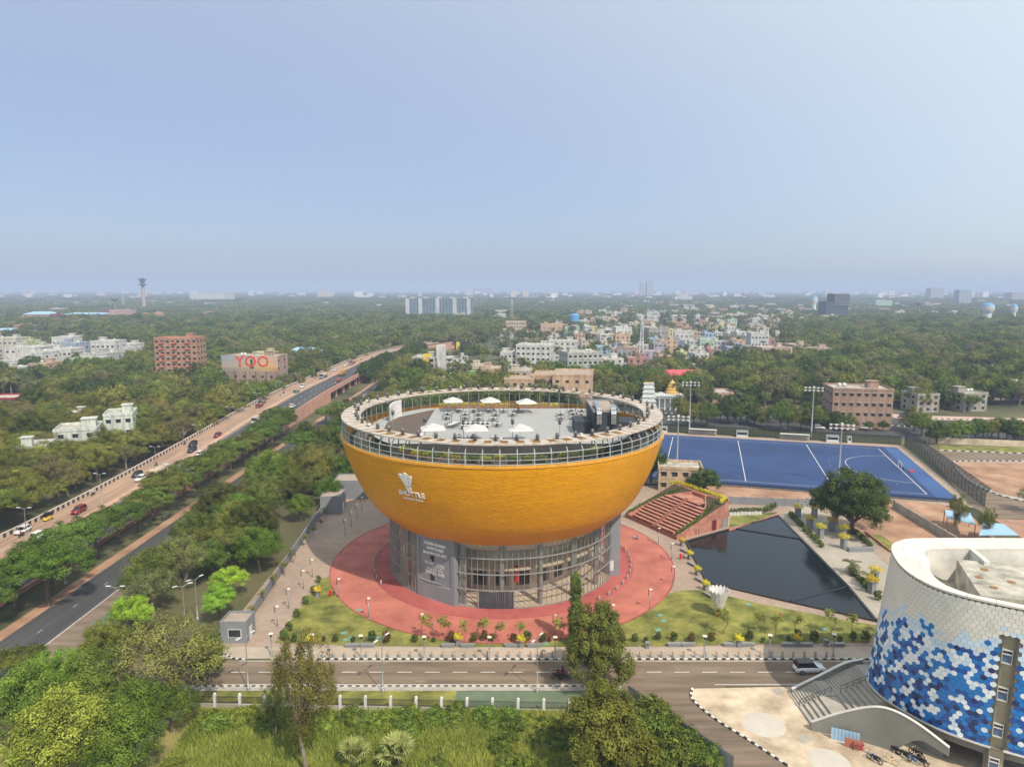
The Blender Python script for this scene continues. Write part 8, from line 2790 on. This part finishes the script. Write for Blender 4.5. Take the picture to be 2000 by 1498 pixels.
# pink institute buildings on the left
for lab, u0, u1, vb, vt, col, kw in (('long pink institute hall under a pale blue roof', 45, 100, 632, 614, PINKC, dict(roof=4, roofmat='blue_sheet', mumty=False)), ('dark red stair block beside the pink institute hall', 100, 116, 638, 614, (.26, .10, .08), {}), ('pink ribbed hall right of the long institute', 215, 253, 625, 606, (.58, .38, .33), {}), ('dark red block beside the ribbed pink hall', 198, 216, 622, 607, (.26, .10, .08), {}),
  ('low pink house below the institute hall', 27, 58, 652, 636, PINKC, {}), ('blue-roofed long shed on the left', 118, 198, 624, 614, (.5, .42, .38), dict(roof=2.5, roofmat='blue_sheet', mumty=False)), ('white house behind the blue-roofed shed', 100, 122, 612, 603, WHITE, {}), ('pink house at the left edge with a blue roof', -10, 25, 660, 645, PEACH, dict(roof=2, roofmat='blue_sheet', mumty=False)),
  ('yellow house with a red roof in the left wood', 303, 316, 630, 613, YEL, dict(roof=3, roofmat='terracotta', mumty=False)), ('red-roofed bungalow in the left wood', 274, 296, 622, 614, CREAM, dict(roof=2.5, roofmat='terracotta', mumty=False)), ('pink house pair in the left wood, left one', 388, 400, 620, 612, PINKC, {}), ('pink house pair in the left wood, right one', 403, 416, 619, 610, PINKC, {})):
 B('institute_building', lab, u0, u1, vb, vt, col, 3, 6, **kw)
# flats and houses around the arena
t = B('apartment_block', 'grey-green apartment block of five floors behind the arena', 1100, 1172, 752, 690, (.50, .51, .46), 5, 7, d=16, single=True, balc=0, rz=R_(14), side_cols=3, tank=2, band=True)
B('apartment_block', 'long white apartment block with blue-grey stripes behind the grey-green one', 1012, 1080, 728, 676, WHITE, 5, 7, d=18, single=True, rz=R_(-10), tank=1)
B('apartment_block', 'white apartment wing with a tall stair head beside the long white block', 1075, 1128, 712, 668, WHITE, 5, 5, d=16, rz=R_(-10), tank=1)
B('apartment_block', 'white house joined to the right of the grey-green apartment block', 1172, 1212, 742, 702, WHITE, 4, 3, d=14, rz=R_(14))
B('office_house', 'four-storey white and ochre house beside the frontage road', 808, 852, 752, 700, (.58, .55, .48), 5, 4, d=18, band=True, rz=R_(-6), win=2.4, wh=1.5)
p = G(850, 752)
mb = MB(); mb.box(-2.5, 0, 0, 2.5, 6, 22); o = mb.build('stair_tower', 'house_wall'); o.color = hcol(WHITE); o.location = (p.x + 3, p.y + 4, 0); tag(o, 'white stair tower standing behind the ochre house', 'tower')
mb = MB(); mb.box(-2.3, -.1, 0, 2.3, 0, 18.0); o = mb.build('ochre_panel', 'yellow_paint'); pp = G(836, 752); o.location = (pp.x, pp.y - .2, 0); tag(o, 'ochre brown wall panel on the four-storey house', 'panel')
B('pink_flats', 'pink four-storey flats with creepers beyond the far road', 1632, 1742, 838, 762, (.40, .26, .19), 4, 8, d=14, single=True, tank=2, rz=R_(-9), side_cols=3)
B('pink_flats', 'pale pink flats in the wood, left block', 1480, 1545, 716, 680, (.56, .42, .34), 4, 5, d=16, rz=R_(10), tank=1)
B('pink_flats', 'pale pink flats in the wood, middle block', 1545, 1580, 706, 675, (.56, .42, .34), 4, 4, d=16, rz=R_(10))
B('pink_flats', 'pale pink flats in the wood, right block', 1572, 1626, 712, 682, (.56, .43, .33), 4, 4, d=16, rz=R_(-14))
for lab, u0, u1, vb, vt in (('grey weathered house right of the pink flats', 1786, 1832, 806, 772), ('grey weathered house with rooftop tanks farther right', 1872, 1926, 804, 770), ('pink-grey house behind the weathered houses', 1838, 1872, 785, 760), ('weathered house at the right edge', 1948, 2010, 782, 750), ('small weathered house among trees left of the grey ones', 1765, 1800, 772, 752)):
 B('weathered_house', lab, u0, u1, vb, vt, (.40, .37, .31), 3, 3, d=11, tank=2, rz=R_(random.uniform(-12, 12)))
# beige complex close behind the arena
for lab, u0, u1, vb, vt, d in (('beige flat-roofed hall close behind the canopy ring, left part', 988, 1045, 795, 742, 12), ('beige hall with sloping parapets behind the canopy ring, middle part', 1045, 1105, 792, 735, 18), ('large beige hall behind the canopy ring, right part', 1085, 1162, 800, 734, 22)):
 B('beige_hall', lab, u0, u1, vb, vt, (.62, .42, .27), 3, 4, d=d, rz=R_(-8), mumty=False, roofmat='block_roof')
B('beige_pavilion', 'beige flat-roofed pavilion between bowl and hockey pitch', 1292, 1374, 960, 917, (.58, .43, .28), 2, 4, d=8, mumty=False, single=True, rz=R_(-10))
B('pink_bungalow', 'pink bungalow with a flat roof left of the floodlight mast', 1366, 1434, 790, 769, PINKC, 2, 4, d=14, single=True, mumty=False, rz=R_(-6))
# red sheet roof hall and temple
t = B('red_roof_hall', 'wide hall with a bright red hipped sheet roof behind the temple', 1292, 1408, 766, 752, (.45, .40, .34), 1, 6, d=30, roof=6.5, roofmat='red_sheet', mumty=False)
B('red_roof_kiosk', 'small kiosk with a pointed red roof in the trees', 1428, 1442, 745, 738, CREAM, 1, 2, d=4, roof=3, roofmat='red_sheet', mumty=False)
mat('temple_white', (.62, .64, .62), .7, .2, 1.5)
mat('temple_gold', (.62, .38, .12), .5, .25, 2)
p = G(1266, 800)
t = thing('temple_gate_tower', 'white tiered temple gate tower behind the right side of the canopy ring', 'temple', (p.x, p.y, 0), R_(-8))
for k in range(6):
 mb = MB(); s = 1 - k * .07; mb.box(-3.3 * s, -2.2 * s, k * 2.0, 3.3 * s, 2.2 * s, k * 2 + 1.7); mb.box(-3.6 * s, -2.5 * s, k * 2 + 1.7, 3.6 * s, 2.5 * s, k * 2 + 2.0)
 for c in range(7): mb.ball((-3 + c) * s, -2.4 * s, k * 2 + 2.1, .28, .28, .38, 6)
 mb.build('tier', 'temple_white', t)
mb = MB()
for c in range(9): mb.ball((-2 + c * .5), 0, 12.5, .16, .16, .4, 6)
mb.build('finials', 'temple_gold', t)
p = G(1302, 798)
t = thing('temple_hall', 'white pillared temple hall with a golden tiered dome', 'temple', (p.x, p.y, 0), R_(-8))
mb = MB(); mb.box(-6.5, -4, 5.2, 6.5, 7, 6.2); mb.box(-7, -4.5, 6.2, 7, 7.5, 6.6); mb.build('roof_slab', 'temple_white', t)
mb = MB(); mb.box(-5, -1, 0, 5, 6.5, 5.2); mb.build('hall_wall', 'temple_white', t)
for c in range(6):
 mb = MB(); mb.lathe([(.4, 0), (.3, .4), (.3, 4.8), (.45, 5.2)], -6 + c * 2.4, -3.6, 8); mb.build('pillar', 'temple_white', t, True)
mb = MB()
for c in range(12): mb.ball(-6.4 + c * 1.16, -4.2, 6.9, .4, .4, .5, 6)
mb.build('roof_figures', 'temple_white', t)
mb = MB(); mb.lathe([(3.0, 6.6), (3.1, 7.6), (2.5, 7.9), (2.6, 9.0), (2.0, 9.3), (2.1, 10.3), (1.5, 10.6), (1.3, 11.6), (.5, 12.2), (.2, 12.9), (.01, 13.2)], 2.5, 3, 14); mb.build('dome', 'temple_gold', t)
# black LED screen on the left, small signboards
def board(name, label, u0, u1, vb, vt, foot, m, cat='signboard', rz=0, writing=None):
 p = G((u0 + u1) / 2, foot)
 t = thing(name, label, cat, (p.x, p.y, 0), rz)
 w = (u1 - u0) / FPX * p.y
 z0, z1 = height_at(p.y, vb), height_at(p.y, vt)
 mb = MB(); mb.box(-w / 2, -.25, z0, w / 2, 0, z1); mb.build('panel', m, t)
 mb = MB()
 for x in (-w * .4, w * .4): mb.tube([(x, .1, 0), (x, .1, z0 + .5)], .14, 6)
 mb.build('posts', 'grey_metal', t)
 if writing:
  for body, size, zz, mm in writing:
   me = text_mesh(body, size, .02); me.transform(Matrix.Rotation(math.pi / 2, 4, 'X')); me.transform(Matrix.Translation((0, -.3, z0 + zz))); me.materials.clear(); me.materials.append(M[mm]); obj('lettering', me, t)
 return t
BLD_KEEP.append((G(54, 790).x, G(54, 790).y - 12, 14))
board('black_screen', 'large black screen on posts among palms at the left edge', 24, 84, 762, 728, 775, 'black_iron', 'screen')
board('white_signboard', 'small white signboard on posts left of the pink tower', 296, 308, 757, 741, 772, 'white_paintwork')
board('orange_signboard', 'orange signboard behind the right end of the canopy', 1332, 1346, 804, 790, 815, 'poster_orange')
mat('sign_green', (.03, .05, .03), .6)
t = board('food_hoarding', 'dark hoarding with a yellow panel and red marks in the trees behind the arena', 888, 910, 685, 667, 700, 'sign_green')
mb = MB(); mb.box(-3, -.4, height_at(G(899, 700).y, 684), -.2, -.3, height_at(G(899, 700).y, 668)); mb.build('yellow_print', 'yellow_paint', t)
board('white_hoarding', 'pale hoarding with a red lower edge on a beige building', 988, 1015, 641, 629, 655, 'white_paintwork')
B('hoarding_house', 'beige building behind the pale hoarding in the town', 988, 1028, 656, 629, (.56, .45, .35), 4, 8, d=16, mumty=False)
mat('road_sign_blue', (.03, .12, .42), .5)
board('blue_road_sign', 'blue road sign above the far road on the right', 1755, 1760, 812, 806, 828, 'road_sign_blue')
# water towers and the tall control tower
mat('tank_blue', (.10, .30, .55), .5, .06, .3)
mat('tank_white', (.60, .62, .62), .6, .1, .3)
def water_tower(label, u, vb, vt, wpx, style, m='tank_white', wm=None):
 p = G(u, vb); h = height_at(p.y, vt); r = wpx / FPX * p.y / 2
 BLD_KEEP.append((p.x, p.y, r + 4))
 t = thing('water_tower', label, 'water tower', (p.x, p.y, 0))
 if style == 'tank':
  mb = MB(); mb.lathe([(.01, h * .5), (r, h * .5), (r, h * .92), (r * .5, h), (.01, h)], n=20); mb.build('tank', m, t, False)
  for k in range(8):
   a = k * math.pi / 4; mb = MB(); mb.tube([(r * .85 * math.cos(a), r * .85 * math.sin(a), 0), (r * .85 * math.cos(a), r * .85 * math.sin(a), h * .5)], .35, 6); mb.build('leg', 'tank_white', t)
 elif style == 'pot':
  mb = MB(); mb.lathe([(r * .62, 0), (r * .62, h * .55)], n=20); mb.build('shaft', m, t, True)
  mb = MB(); mb.lathe([(r * .62, h * .55), (r, h * .68), (r, h * .88)], n=20); mb.build('tank', m, t, True)
  mb = MB(); mb.lathe([(r, h * .885), (r * .95, h * .93), (r * .5, h), (.01, h)], n=20); mb.build('blue_top', wm or 'tank_blue', t, True)
 else:
  mb = MB(); mb.lathe([(r * .25, 0), (r * .22, h * .72)], n=14); mb.build('shaft', m, t, True)
  mb = MB(); mb.lathe([(r * .22, h * .7), (r, h * .93), (r, h), (.01, h)], n=20); mb.build('bowl', m, t, True)
 return t
water_tower('bright blue water tank on legs in the town behind the arena', 1122, 645, 613, 17, 'tank', 'tank_blue')
water_tower('stout white water tower with a blue band, right of the two on the right', 1926, 636, 592, 23, 'pot')
water_tower('slim white water tower near the right edge', 1978, 632, 594, 12, 'pot')
water_tower('pale water tower left of the stepped office', 1589, 612, 578, 12, 'pot')
water_tower('dark mushroom-shaped water tower on the right horizon', 1794, 616, 590, 14, 'mush', 'concrete_grey')
water_tower('dark mushroom-shaped water tower among the trees on the left', 226, 612, 581, 14, 'mush', 'concrete_grey')
water_tower('pale round water tower on the horizon behind the town', 1079, 594, 578, 10, 'pot', wm='tank_white')
p = G(282, 606); hh = height_at(p.y, 543)
t = thing('control_tower', 'tall pale control tower with stacked dark platforms on the left horizon', 'tower', (p.x, p.y, 0))
k = p.y / FPX
mb = MB(); mb.lathe([(3.6 * k, 0), (2.9 * k, hh * .70), (2.9 * k, hh * .76)], n=16); mb.build('shaft', 'concrete', t, True)
mat('tower_dark', (.10, .12, .17), .5)
for z, r in ((.76, 8), (.86, 6), (.92, 8.2)):
 mb = MB(); mb.lathe([(3.2 * k, hh * z), (r * k, hh * (z + .035)), (r * k, hh * (z + .05)), (2.6 * k, hh * (z + .06))], n=18); mb.build('platform', 'tower_dark', t)
mb = MB(); mb.lathe([(2.8 * k, hh * .78), (2.8 * k, hh), (.01, hh)], n=14); mb.build('cab', 'tower_dark', t)
def mast(label, u, vb, vt, wpx):
 p = G(u, vb); h = height_at(p.y, vt); w = wpx / FPX * p.y / 2
 t = thing('lattice_mast', label, 'mast', (p.x, p.y, 0))
 mb = MB()
 for sx, sy in ((-1, -1), (1, -1), (1, 1), (-1, 1)): mb.tube([(sx * w, sy * w, 0), (sx * w * .25, sy * w * .25, h)], .18, 4)
 for i in range(10):
  a, b_ = 1 - .75 * i / 10, 1 - .75 * (i + 1) / 10
  for s in (-1, 1):
   mb.tube([(-w * a, s * w * a, h * i / 10), (w * b_, s * w * b_, h * (i + 1) / 10)], .09, 4)
   mb.tube([(s * w * a, -w * a, h * i / 10), (s * w * b_, w * b_, h * (i + 1) / 10)], .09, 4)
 mb.build('lattice', 'tank_white', t)
 for i in range(5):
  m2 = MB(); a = i * 2.5; m2.obox(math.cos(a) * w * .6, math.sin(a) * w * .6, h * (.72 + .05 * i), .5, .5, 2.4); m2.build('antenna', 'white_paintwork', t)
mast('pale telecom mast in the town behind the canopy ring', 1252, 716, 618, 9)
mast('thin telecom mast right of the office block', 1000, 628, 585, 6)
mast('thin red and white mast on the left horizon', 241, 600, 567, 4)
# marquee and goal on the sports ground
p = G(1936, 733)
t = thing('marquee', 'white pointed marquee tent on the earth sports ground', 'tent', (p.x, p.y, 0))
mb = MB(); mb.add([(-4.5, -4.5, 2.6), (4.5, -4.5, 2.6), (4.5, 4.5, 2.6), (-4.5, 4.5, 2.6), (-1.5, -1.5, 4.2), (1.5, -1.5, 4.2), (1.5, 1.5, 4.2), (-1.5, 1.5, 4.2), (0, 0, 7)], [(0, 1, 5, 4), (1, 2, 6, 5), (2, 3, 7, 6), (3, 0, 4, 7), (4, 5, 8), (5, 6, 8), (6, 7, 8), (7, 4, 8)]); mb.build('canopy', 'white_paintwork', t)
for sx in (-1, 1):
 for sy in (-1, 1):
  mb = MB(); mb.tube([(sx * 4.4, sy * 4.4, 0), (sx * 4.4, sy * 4.4, 2.7)], .08, 5); mb.build('pole', 'grey_metal', t)
BLD_KEEP.append((p.x, p.y, 9))
# left: green-trimmed white houses by the highway, dark grey shop, white town
for lab, u0, u1, vb, vt, col, rz, kw in (('white and mint three-storey house nearest the highway', 100, 172, 905, 842, (.62, .66, .58), 22, dict(single=True)), ('white and mint house farther along the highway', 196, 246, 878, 812, (.62, .66, .58), 22, dict(single=True)), ('white gabled house behind the mint ones', 88, 118, 838, 806, WHITE, 22, {}), ('white house with creepers at the left edge', 20, 70, 935, 880, (.60, .62, .56), 20, {}),
  ('white house between the mint houses', 118, 150, 850, 815, WHITE, 22, {}), ('dark grey shop building with white window frames at the left edge', -30, 30, 822, 780, (.08, .10, .11), 4, dict(single=True, parcol=(.42, .05, .06)))):
 B('house', lab, u0, u1, vb, vt, col, 3, 3, d=12, rz=R_(rz), mumty=(col != (.08, .10, .11)), **kw)
town_left = ((0, 42, 742, 706, WHITE), (38, 88, 735, 690, WHITE), (88, 140, 728, 684, WHITE), (12, 78, 722, 680, WHITE), (78, 110, 712, 676, (.45, .42, .38)), (104, 140, 712, 660, WHITE), (112, 152, 720, 672, (.4, .45, .55)), (140, 186, 742, 702, (.66, .70, .62)), (178, 216, 735, 692, (.5, .5, .47)), (180, 226, 718, 668, WHITE), (215, 256, 714, 682, WHITE), (150, 182, 712, 685, WHITE), (-20, 34, 708, 662, (.58, .55, .45)), (20, 55, 706, 668, (.60, .66, .36)), (58, 92, 745, 712, PEACH), (0, 30, 760, 722, WHITE), (228, 262, 712, 674, WHITE), (60, 100, 702, 676, WHITE), (258, 275, 716, 692, WHITE))
for i, (u0, u1, vb, vt, c) in enumerate(town_left):
 B('town_house', 'house in the dense white town on the left, %s counted from front left' % nth(i), u0, u1, vb, vt, c, 3, random.randint(3, 6), d=16, rz=R_(random.uniform(-8, 8)), group='white town on the left', balc=random.choice((0, 1, 2)), tank=random.choice((0, 1)))
# town behind the arena: nearer houses as in the photograph
near_town = ((862, 888, 768, 742, MINT), (890, 916, 768, 748, LIL), (915, 940, 765, 738, (.42, .68, .32)), (943, 976, 770, 722, PEACH), (996, 1036, 768, 726, (.58, .5, .42)), (1036, 1076, 766, 738, (.50, .28, .28)), (978, 1016, 722, 690, WHITE), (860, 912, 715, 700, WHITE), (1068, 1090, 742, 722, WHITE), (920, 960, 742, 716, CREAM), (980, 1000, 662, 648, WHITE), (1056, 1098, 655, 634, PEACH), (1105, 1132, 656, 640, MINT), (1170, 1234, 662, 645, WHITE), (1212, 1236, 690, 672, CREAM), (1170, 1200, 676, 655, WHITE), (1200, 1232, 668, 640, WHITE), (1166, 1216, 690, 678, SKYB), (1212, 1256, 705, 680, (.38, .28, .22)), (1262, 1300, 706, 688, LIL), (1282, 1336, 690, 668, (.22, .28, .42)), (1320, 1356, 676, 648, WHITE), (1368, 1396, 690, 665, MINT), (1264, 1304, 668, 642, (.4, .37, .33)), (1436, 1466, 676, 650, WHITE), (1466, 1500, 690, 652, (.58, .6, .58)), (1382, 1404, 702, 684, (.48, .26, .22)), (1330, 1364, 738, 722, (.5, .48, .4)), (1420, 1440, 672, 652, WHITE), (1266, 1288, 640, 612, WHITE), (1330, 1346, 710, 690, YEL), (1240, 1264, 722, 706, (.35, .34, .33)), (1284, 1322, 716, 698, PEACH), (1205, 1222, 735, 712, WHITE), (1300, 1318, 726, 712, MINT), (1360, 1384, 706, 690, CREAM))
for i, (u0, u1, vb, vt, c) in enumerate(near_town):
 B('town_house', 'house in the coloured town behind the arena, %s of the nearer ones' % nth(i), u0, u1, vb + 4, vt, c, max(2, int((vb - vt) / 10)), random.randint(3, 5), d=13, rz=R_(random.uniform(-14, 14)), group='coloured town behind the arena', balc=random.choice((0, 1, 2)), tank=random.choice((0, 1)))
# more houses filling the town, placed at random between the named ones
cnt, tries = 0, 0
TOWNP = [(1010, 660), (1150, 612), (1280, 598), (1420, 596), (1530, 612), (1560, 640), (1500, 690), (1330, 730), (1230, 735), (1190, 690), (1080, 670)]
while cnt < 175 and tries < 6000:
 tries += 1
 u, v = random.uniform(1000, 1560), 596 + (random.random() ** .8) * 140
 if not in_poly(u, v, TOWNP): continue
 p = G(u, v)
 if any(abs(p.x - a) < r + 5 and abs(p.y - b) < r + 5 for a, b, r in BLD_KEEP): continue
 w = random.uniform(8, 16); h = random.choice((4, 7, 7, 10, 10, 13))
 c = random.choice([WHITE, WHITE, WHITE, CREAM, CREAM, PINKC, MINT, SKYB, PEACH, LIL, YEL, GREYC, (.48, .26, .22)])
 building('town_house', 'small house deep in the town behind the arena, %s by distance of the smaller ones' % nth(cnt), 'building', p.x, p.y, w, random.uniform(8, 12), h, c, max(1, h // 3), 3, rz=R_(random.uniform(-15, 15)), group='small houses deep in the town')
 cnt += 1
# houses standing singly in the far woods
cnt = 0
for (ua, ub, va, vb_, n_) in ((0, 420, 582, 600, 34), (420, 1000, 580, 606, 22), (1000, 1620, 580, 598, 60), (1620, 2000, 578, 604, 46), (860, 1010, 612, 640, 6), (1650, 1980, 606, 625, 8), (1150, 1620, 598, 636, 60), (1600, 1990, 588, 604, 24)):
 for _ in range(n_):
  u, v = random.uniform(ua, ub), random.uniform(va, vb_)
  p = G(u, v)
  w = random.uniform(9, 22) * (1 + p.y / 9000); h = random.uniform(6, 13)
  building('far_house', 'pale house far off in the hazy woods, %s of those counted along the horizon' % nth(cnt), 'building', p.x, p.y, w, w * .6, h, random.choice([WHITE, WHITE, WHITE, CREAM, PINKC]), max(2, int(h / 4)), 5, group='pale houses on the horizon', mumty=random.random() < .5, side_cols=1)
  cnt += 1
# the far city as one mass
mat('far_white', (.62, .62, .62), .8, .1, .01)
mat('far_cream', (.55, .47, .40), .8, .1, .01)
mb = MB()
for _ in range(1100):
 y = random.uniform(3200, 9000)
 x = random.uniform(-.8, .8) * y
 w = random.uniform(14, 50); h = 9 + random.random() ** 3 * 36
 if random.random() < .35 and x < 0: continue
 mb.obox(x, y, 0, w, w * .7, h, random.uniform(-.3, .3), random.randint(0, 1))
o = mb.build('far_city', ['far_white', 'far_cream']); o['kind'] = 'stuff'; o['label'] = 'far-off city blocks fading into haze along the horizon'
# ================================================================== FAR WOODLAND (scattered after the buildings are known)
def scatter(name, label, pts, objs, seed):
 """one object: points with random turn, size and kind, each carrying a low tree"""
 g = np.random.default_rng(seed)
 pts = np.array(pts)
 for kidx in (0,):
  me = bpy.data.meshes.new(name)
  me.vertices.add(len(pts))
  me.vertices.foreach_set('co', np.c_[pts[:, 0], pts[:, 1], np.zeros(len(pts))].astype(np.float32).reshape(-1))
  for nm, arr, tp in (('sc', pts[:, 2], 'FLOAT'), ('rot', g.random(len(pts)) * 6.28, 'FLOAT')):
   a = me.attributes.new(nm, tp, 'POINT'); a.data.foreach_set('value', arr.astype(np.float32))
  a = me.attributes.new('pick', 'INT', 'POINT'); a.data.foreach_set('value', pts[:, 3].astype(np.int32))
  me.update()
 o = obj(name, me)
 o['kind'] = 'stuff'
 o['label'] = label
 ng = bpy.data.node_groups.new(name, 'GeometryNodeTree')
 ng.interface.new_socket('Geometry', in_out='INPUT', socket_type='NodeSocketGeometry')
 ng.interface.new_socket('Geometry', in_out='OUTPUT', socket_type='NodeSocketGeometry')
 N, L = ng.nodes, ng.links
 gi, go = N.new('NodeGroupInput'), N.new('NodeGroupOutput')
 jg = N.new('GeometryNodeGeometryToInstance')
 for ob in reversed(objs):
  oi = N.new('GeometryNodeObjectInfo')
  oi.inputs['Object'].default_value = ob
  oi.inputs['As Instance'].default_value = True
  L.new(oi.outputs['Geometry'], jg.inputs[0])
 ip = N.new('GeometryNodeInstanceOnPoints')
 ip.inputs['Pick Instance'].default_value = True
 def attr(nm, tp):
  a = N.new('GeometryNodeInputNamedAttribute'); a.data_type = tp; a.inputs[0].default_value = nm
  return a.outputs[0]
 L.new(gi.outputs[0], ip.inputs['Points'])
 L.new(jg.outputs[0], ip.inputs['Instance'])
 L.new(attr('pick', 'INT'), ip.inputs['Instance Index'])
 cx = N.new('ShaderNodeCombineXYZ')
 L.new(attr('rot', 'FLOAT'), cx.inputs[2])
 L.new(cx.outputs[0], ip.inputs['Rotation'])
 L.new(attr('sc', 'FLOAT'), ip.inputs['Scale'])
 L.new(ip.outputs[0], go.inputs[0])
 md = o.modifiers.new('scatter', 'NODES')
 md.node_group = ng
 return o
# single crowns for the middle distance, groups of crowns for the far distance
clump_objs = list(lows)
grp = []
for i in range(3):                                   # a patch of many crowns, far away only
 g = np.random.default_rng(90 + i)
 cen, rad = [], []
 for _ in range(26):
  x, y = g.uniform(-22, 22, 2)
  r = g.uniform(3.4, 5.4)
  for _ in range(7):
   d = g.normal(size=3); d /= np.linalg.norm(d); d[2] = abs(d[2])
   cen.append((x + d[0] * r * .8, y + d[1] * r * .8, g.uniform(3.4, 5.2) + d[2] * r * .75)); rad.append(1.9)
 me = leaf_cloud('patch', cen, rad, 9, 1.9, ['leaf_green', 'leaf_olive', 'leaf_dark'][i], 95 + i, up=.5)
 grp.append(bpy.data.objects.new('wood_patch_%d' % i, me))
g = np.random.default_rng(123)
def blocked(x, y, m=0):
 for (a, b, r) in BLD_KEEP:
  if abs(x - a) < r + m and abs(y - b) < r + m: return True
 return False
cell = {}
for a, b, r in TREES:
 cell.setdefault((int(a // 8), int(b // 8)), []).append((a, b))
near, far = [], []
y = 150.0
while y < 1100:
 step = 7.2 if y < 420 else 8.6
 half = y * .80 + 20
 x = -half
 while x < half:
  xx, yy = x + g.uniform(-2.6, 2.6), y + g.uniform(-2.6, 2.6)
  x += step
  u, v = proj(xx, yy, 0)
  if not (-80 < u < 2080): continue
  if -114 < xx - xf(yy) < -68 and yy < 640: continue
  if -48 < xx < 150 and yy < 262: continue
  if yy < 300 and xx > 40: continue
  if yy < (286 if xx < -100 else 260): continue
  if xx > 20 and 262 <= yy < 330 and v > 795: continue
  if any(in_poly(u, v, c) for c in CLEAR): continue
  if blocked(xx, yy): continue
  i, j = int(xx // 8), int(yy // 8)
  if any((xx - a) ** 2 + (yy - b) ** 2 < 20 for di in (-1, 0, 1) for dj in (-1, 0, 1) for a, b in cell.get((i + di, j + dj), ())): continue
  town = any(in_poly(u, v, c) for c in TOWN)
  if town and g.random() < .62: continue
  if g.random() < .06: continue
  if town or (1150 < u < 1560 and 590 < v < 700):
   pk_ = g.choice([0, 2, 4, 5, 4, 5])
  else:
   pk_ = g.choice([0, 0, 1, 1, 2, 3])
  near.append((xx, yy, (.7 + 1.0 * g.random() ** 1.6) * (.8 if town else 1), pk_))
 y += step
scatter('near_woodland', 'wood of mixed trees just beyond the highway and the far road', [q for q in near if q[1] < 560], mids, 1)
scatter('woodland', 'wood and street trees in the middle distance around the houses', [q for q in near if q[1] >= 560], clump_objs, 3)
y = 1120.0
while y < 9000:
 step = 40 if y < 2500 else 60
 half = y * .80 + 60
 x = -half
 while x < half:
  xx, yy = x + g.uniform(-14, 14), y + g.uniform(-14, 14)
  x += step
  if blocked(xx, yy, 10): continue
  if g.random() < .10: continue
  far.append((xx, yy, g.uniform(.9, 1.3) * (1 if y < 2500 else 1.5), g.integers(0, 3)))
 y += step
scatter('far_woodland', 'far-off woods fading into the haze below the horizon', far, grp, 2)
print('woodland', len(near), 'far', len(far), 'single trees', len(TREES))
# ------------------------------------------------------------------ labels that count look-alikes from the left
KW = {'umbrella_tree': 'flat-topped tree', 'broad_tree': 'round-crowned tree', 'dense_tree': 'dense dark tree', 'sparse_tree': 'dry thin-leaved tree', 'palm_tree': 'palm'}
CN = [('white', WHITE), ('cream', CREAM), ('pink', PINKC), ('mint green', MINT), ('blue', SKYB), ('peach', PEACH), ('lilac', LIL), ('yellow', YEL), ('grey', GREYC), ('brick red', (.48, .26, .22))]
def colour_word(o):
 c = [ch for ch in o.children if ch.name.startswith('wall')]
 if not c: return 'pale'
 c = c[0].color
 return min(CN, key=lambda q: sum((c[i] - q[1][i]) ** 2 for i in range(3)))[0]
def relabel(group, where, houses=False):
 sets = {}
 for o in bpy.data.objects:
  if o.parent is None and o.get('group') == group:
   w = colour_word(o) + ' house' if houses else KW.get(o.name.split('.')[0], 'tree')
   sets.setdefault(w, []).append((proj(o.location.x, o.location.y, 0)[0], o))
 for w, l in sets.items():
  l.sort(key=lambda q: q[0])
  for i, (_, o) in enumerate(l):
   o['label'] = '%s %s, %s such from the left' % (w, where, nth(i)) if houses else '%s %s, %s such from the left' % (w, where, nth(i))
relabel('trees left of the highway', 'in the wood left of the highway')
relabel('grove beside the arena', 'in the grove beside the arena')
relabel('trees beyond the far road', 'in the wood beyond the far road')
relabel('trees behind the hockey pitch', 'along the road behind the hockey pitch')
relabel('small houses deep in the town', 'of small size deep in the town', True)
relabel('pale houses on the horizon', 'far off near the horizon', True)
relabel('coloured town behind the arena', 'in the nearer town behind the arena', True)
relabel('white town on the left', 'in the dense town on the left', True)
# ------------------------------------------------------------------ the hazy air
hz = bpy.data.materials.new('haze_air')
hz.use_nodes = True
hn = hz.node_tree
hn.nodes.remove(hn.nodes['Principled BSDF'])
pv = hn.nodes.new('ShaderNodeVolumePrincipled')
pv.inputs['Color'].default_value = (0.62, 0.74, 1.0, 1)
pv.inputs['Density'].default_value = 0.00025
pv.inputs['Anisotropy'].default_value = 0.0
hn.links.new(pv.outputs[0], hn.nodes['Material Output'].inputs['Volume'])
hb = MB()
hb.box(-15000, -500, -1.2, 15000, 27000, 130)
M['haze_air'] = hz
ho = hb.build('haze', 'haze_air')
ho['kind'] = 'stuff'
ho['label'] = 'pale blue haze in the air over the city'
print('OBJECT COUNT', len(bpy.data.objects))
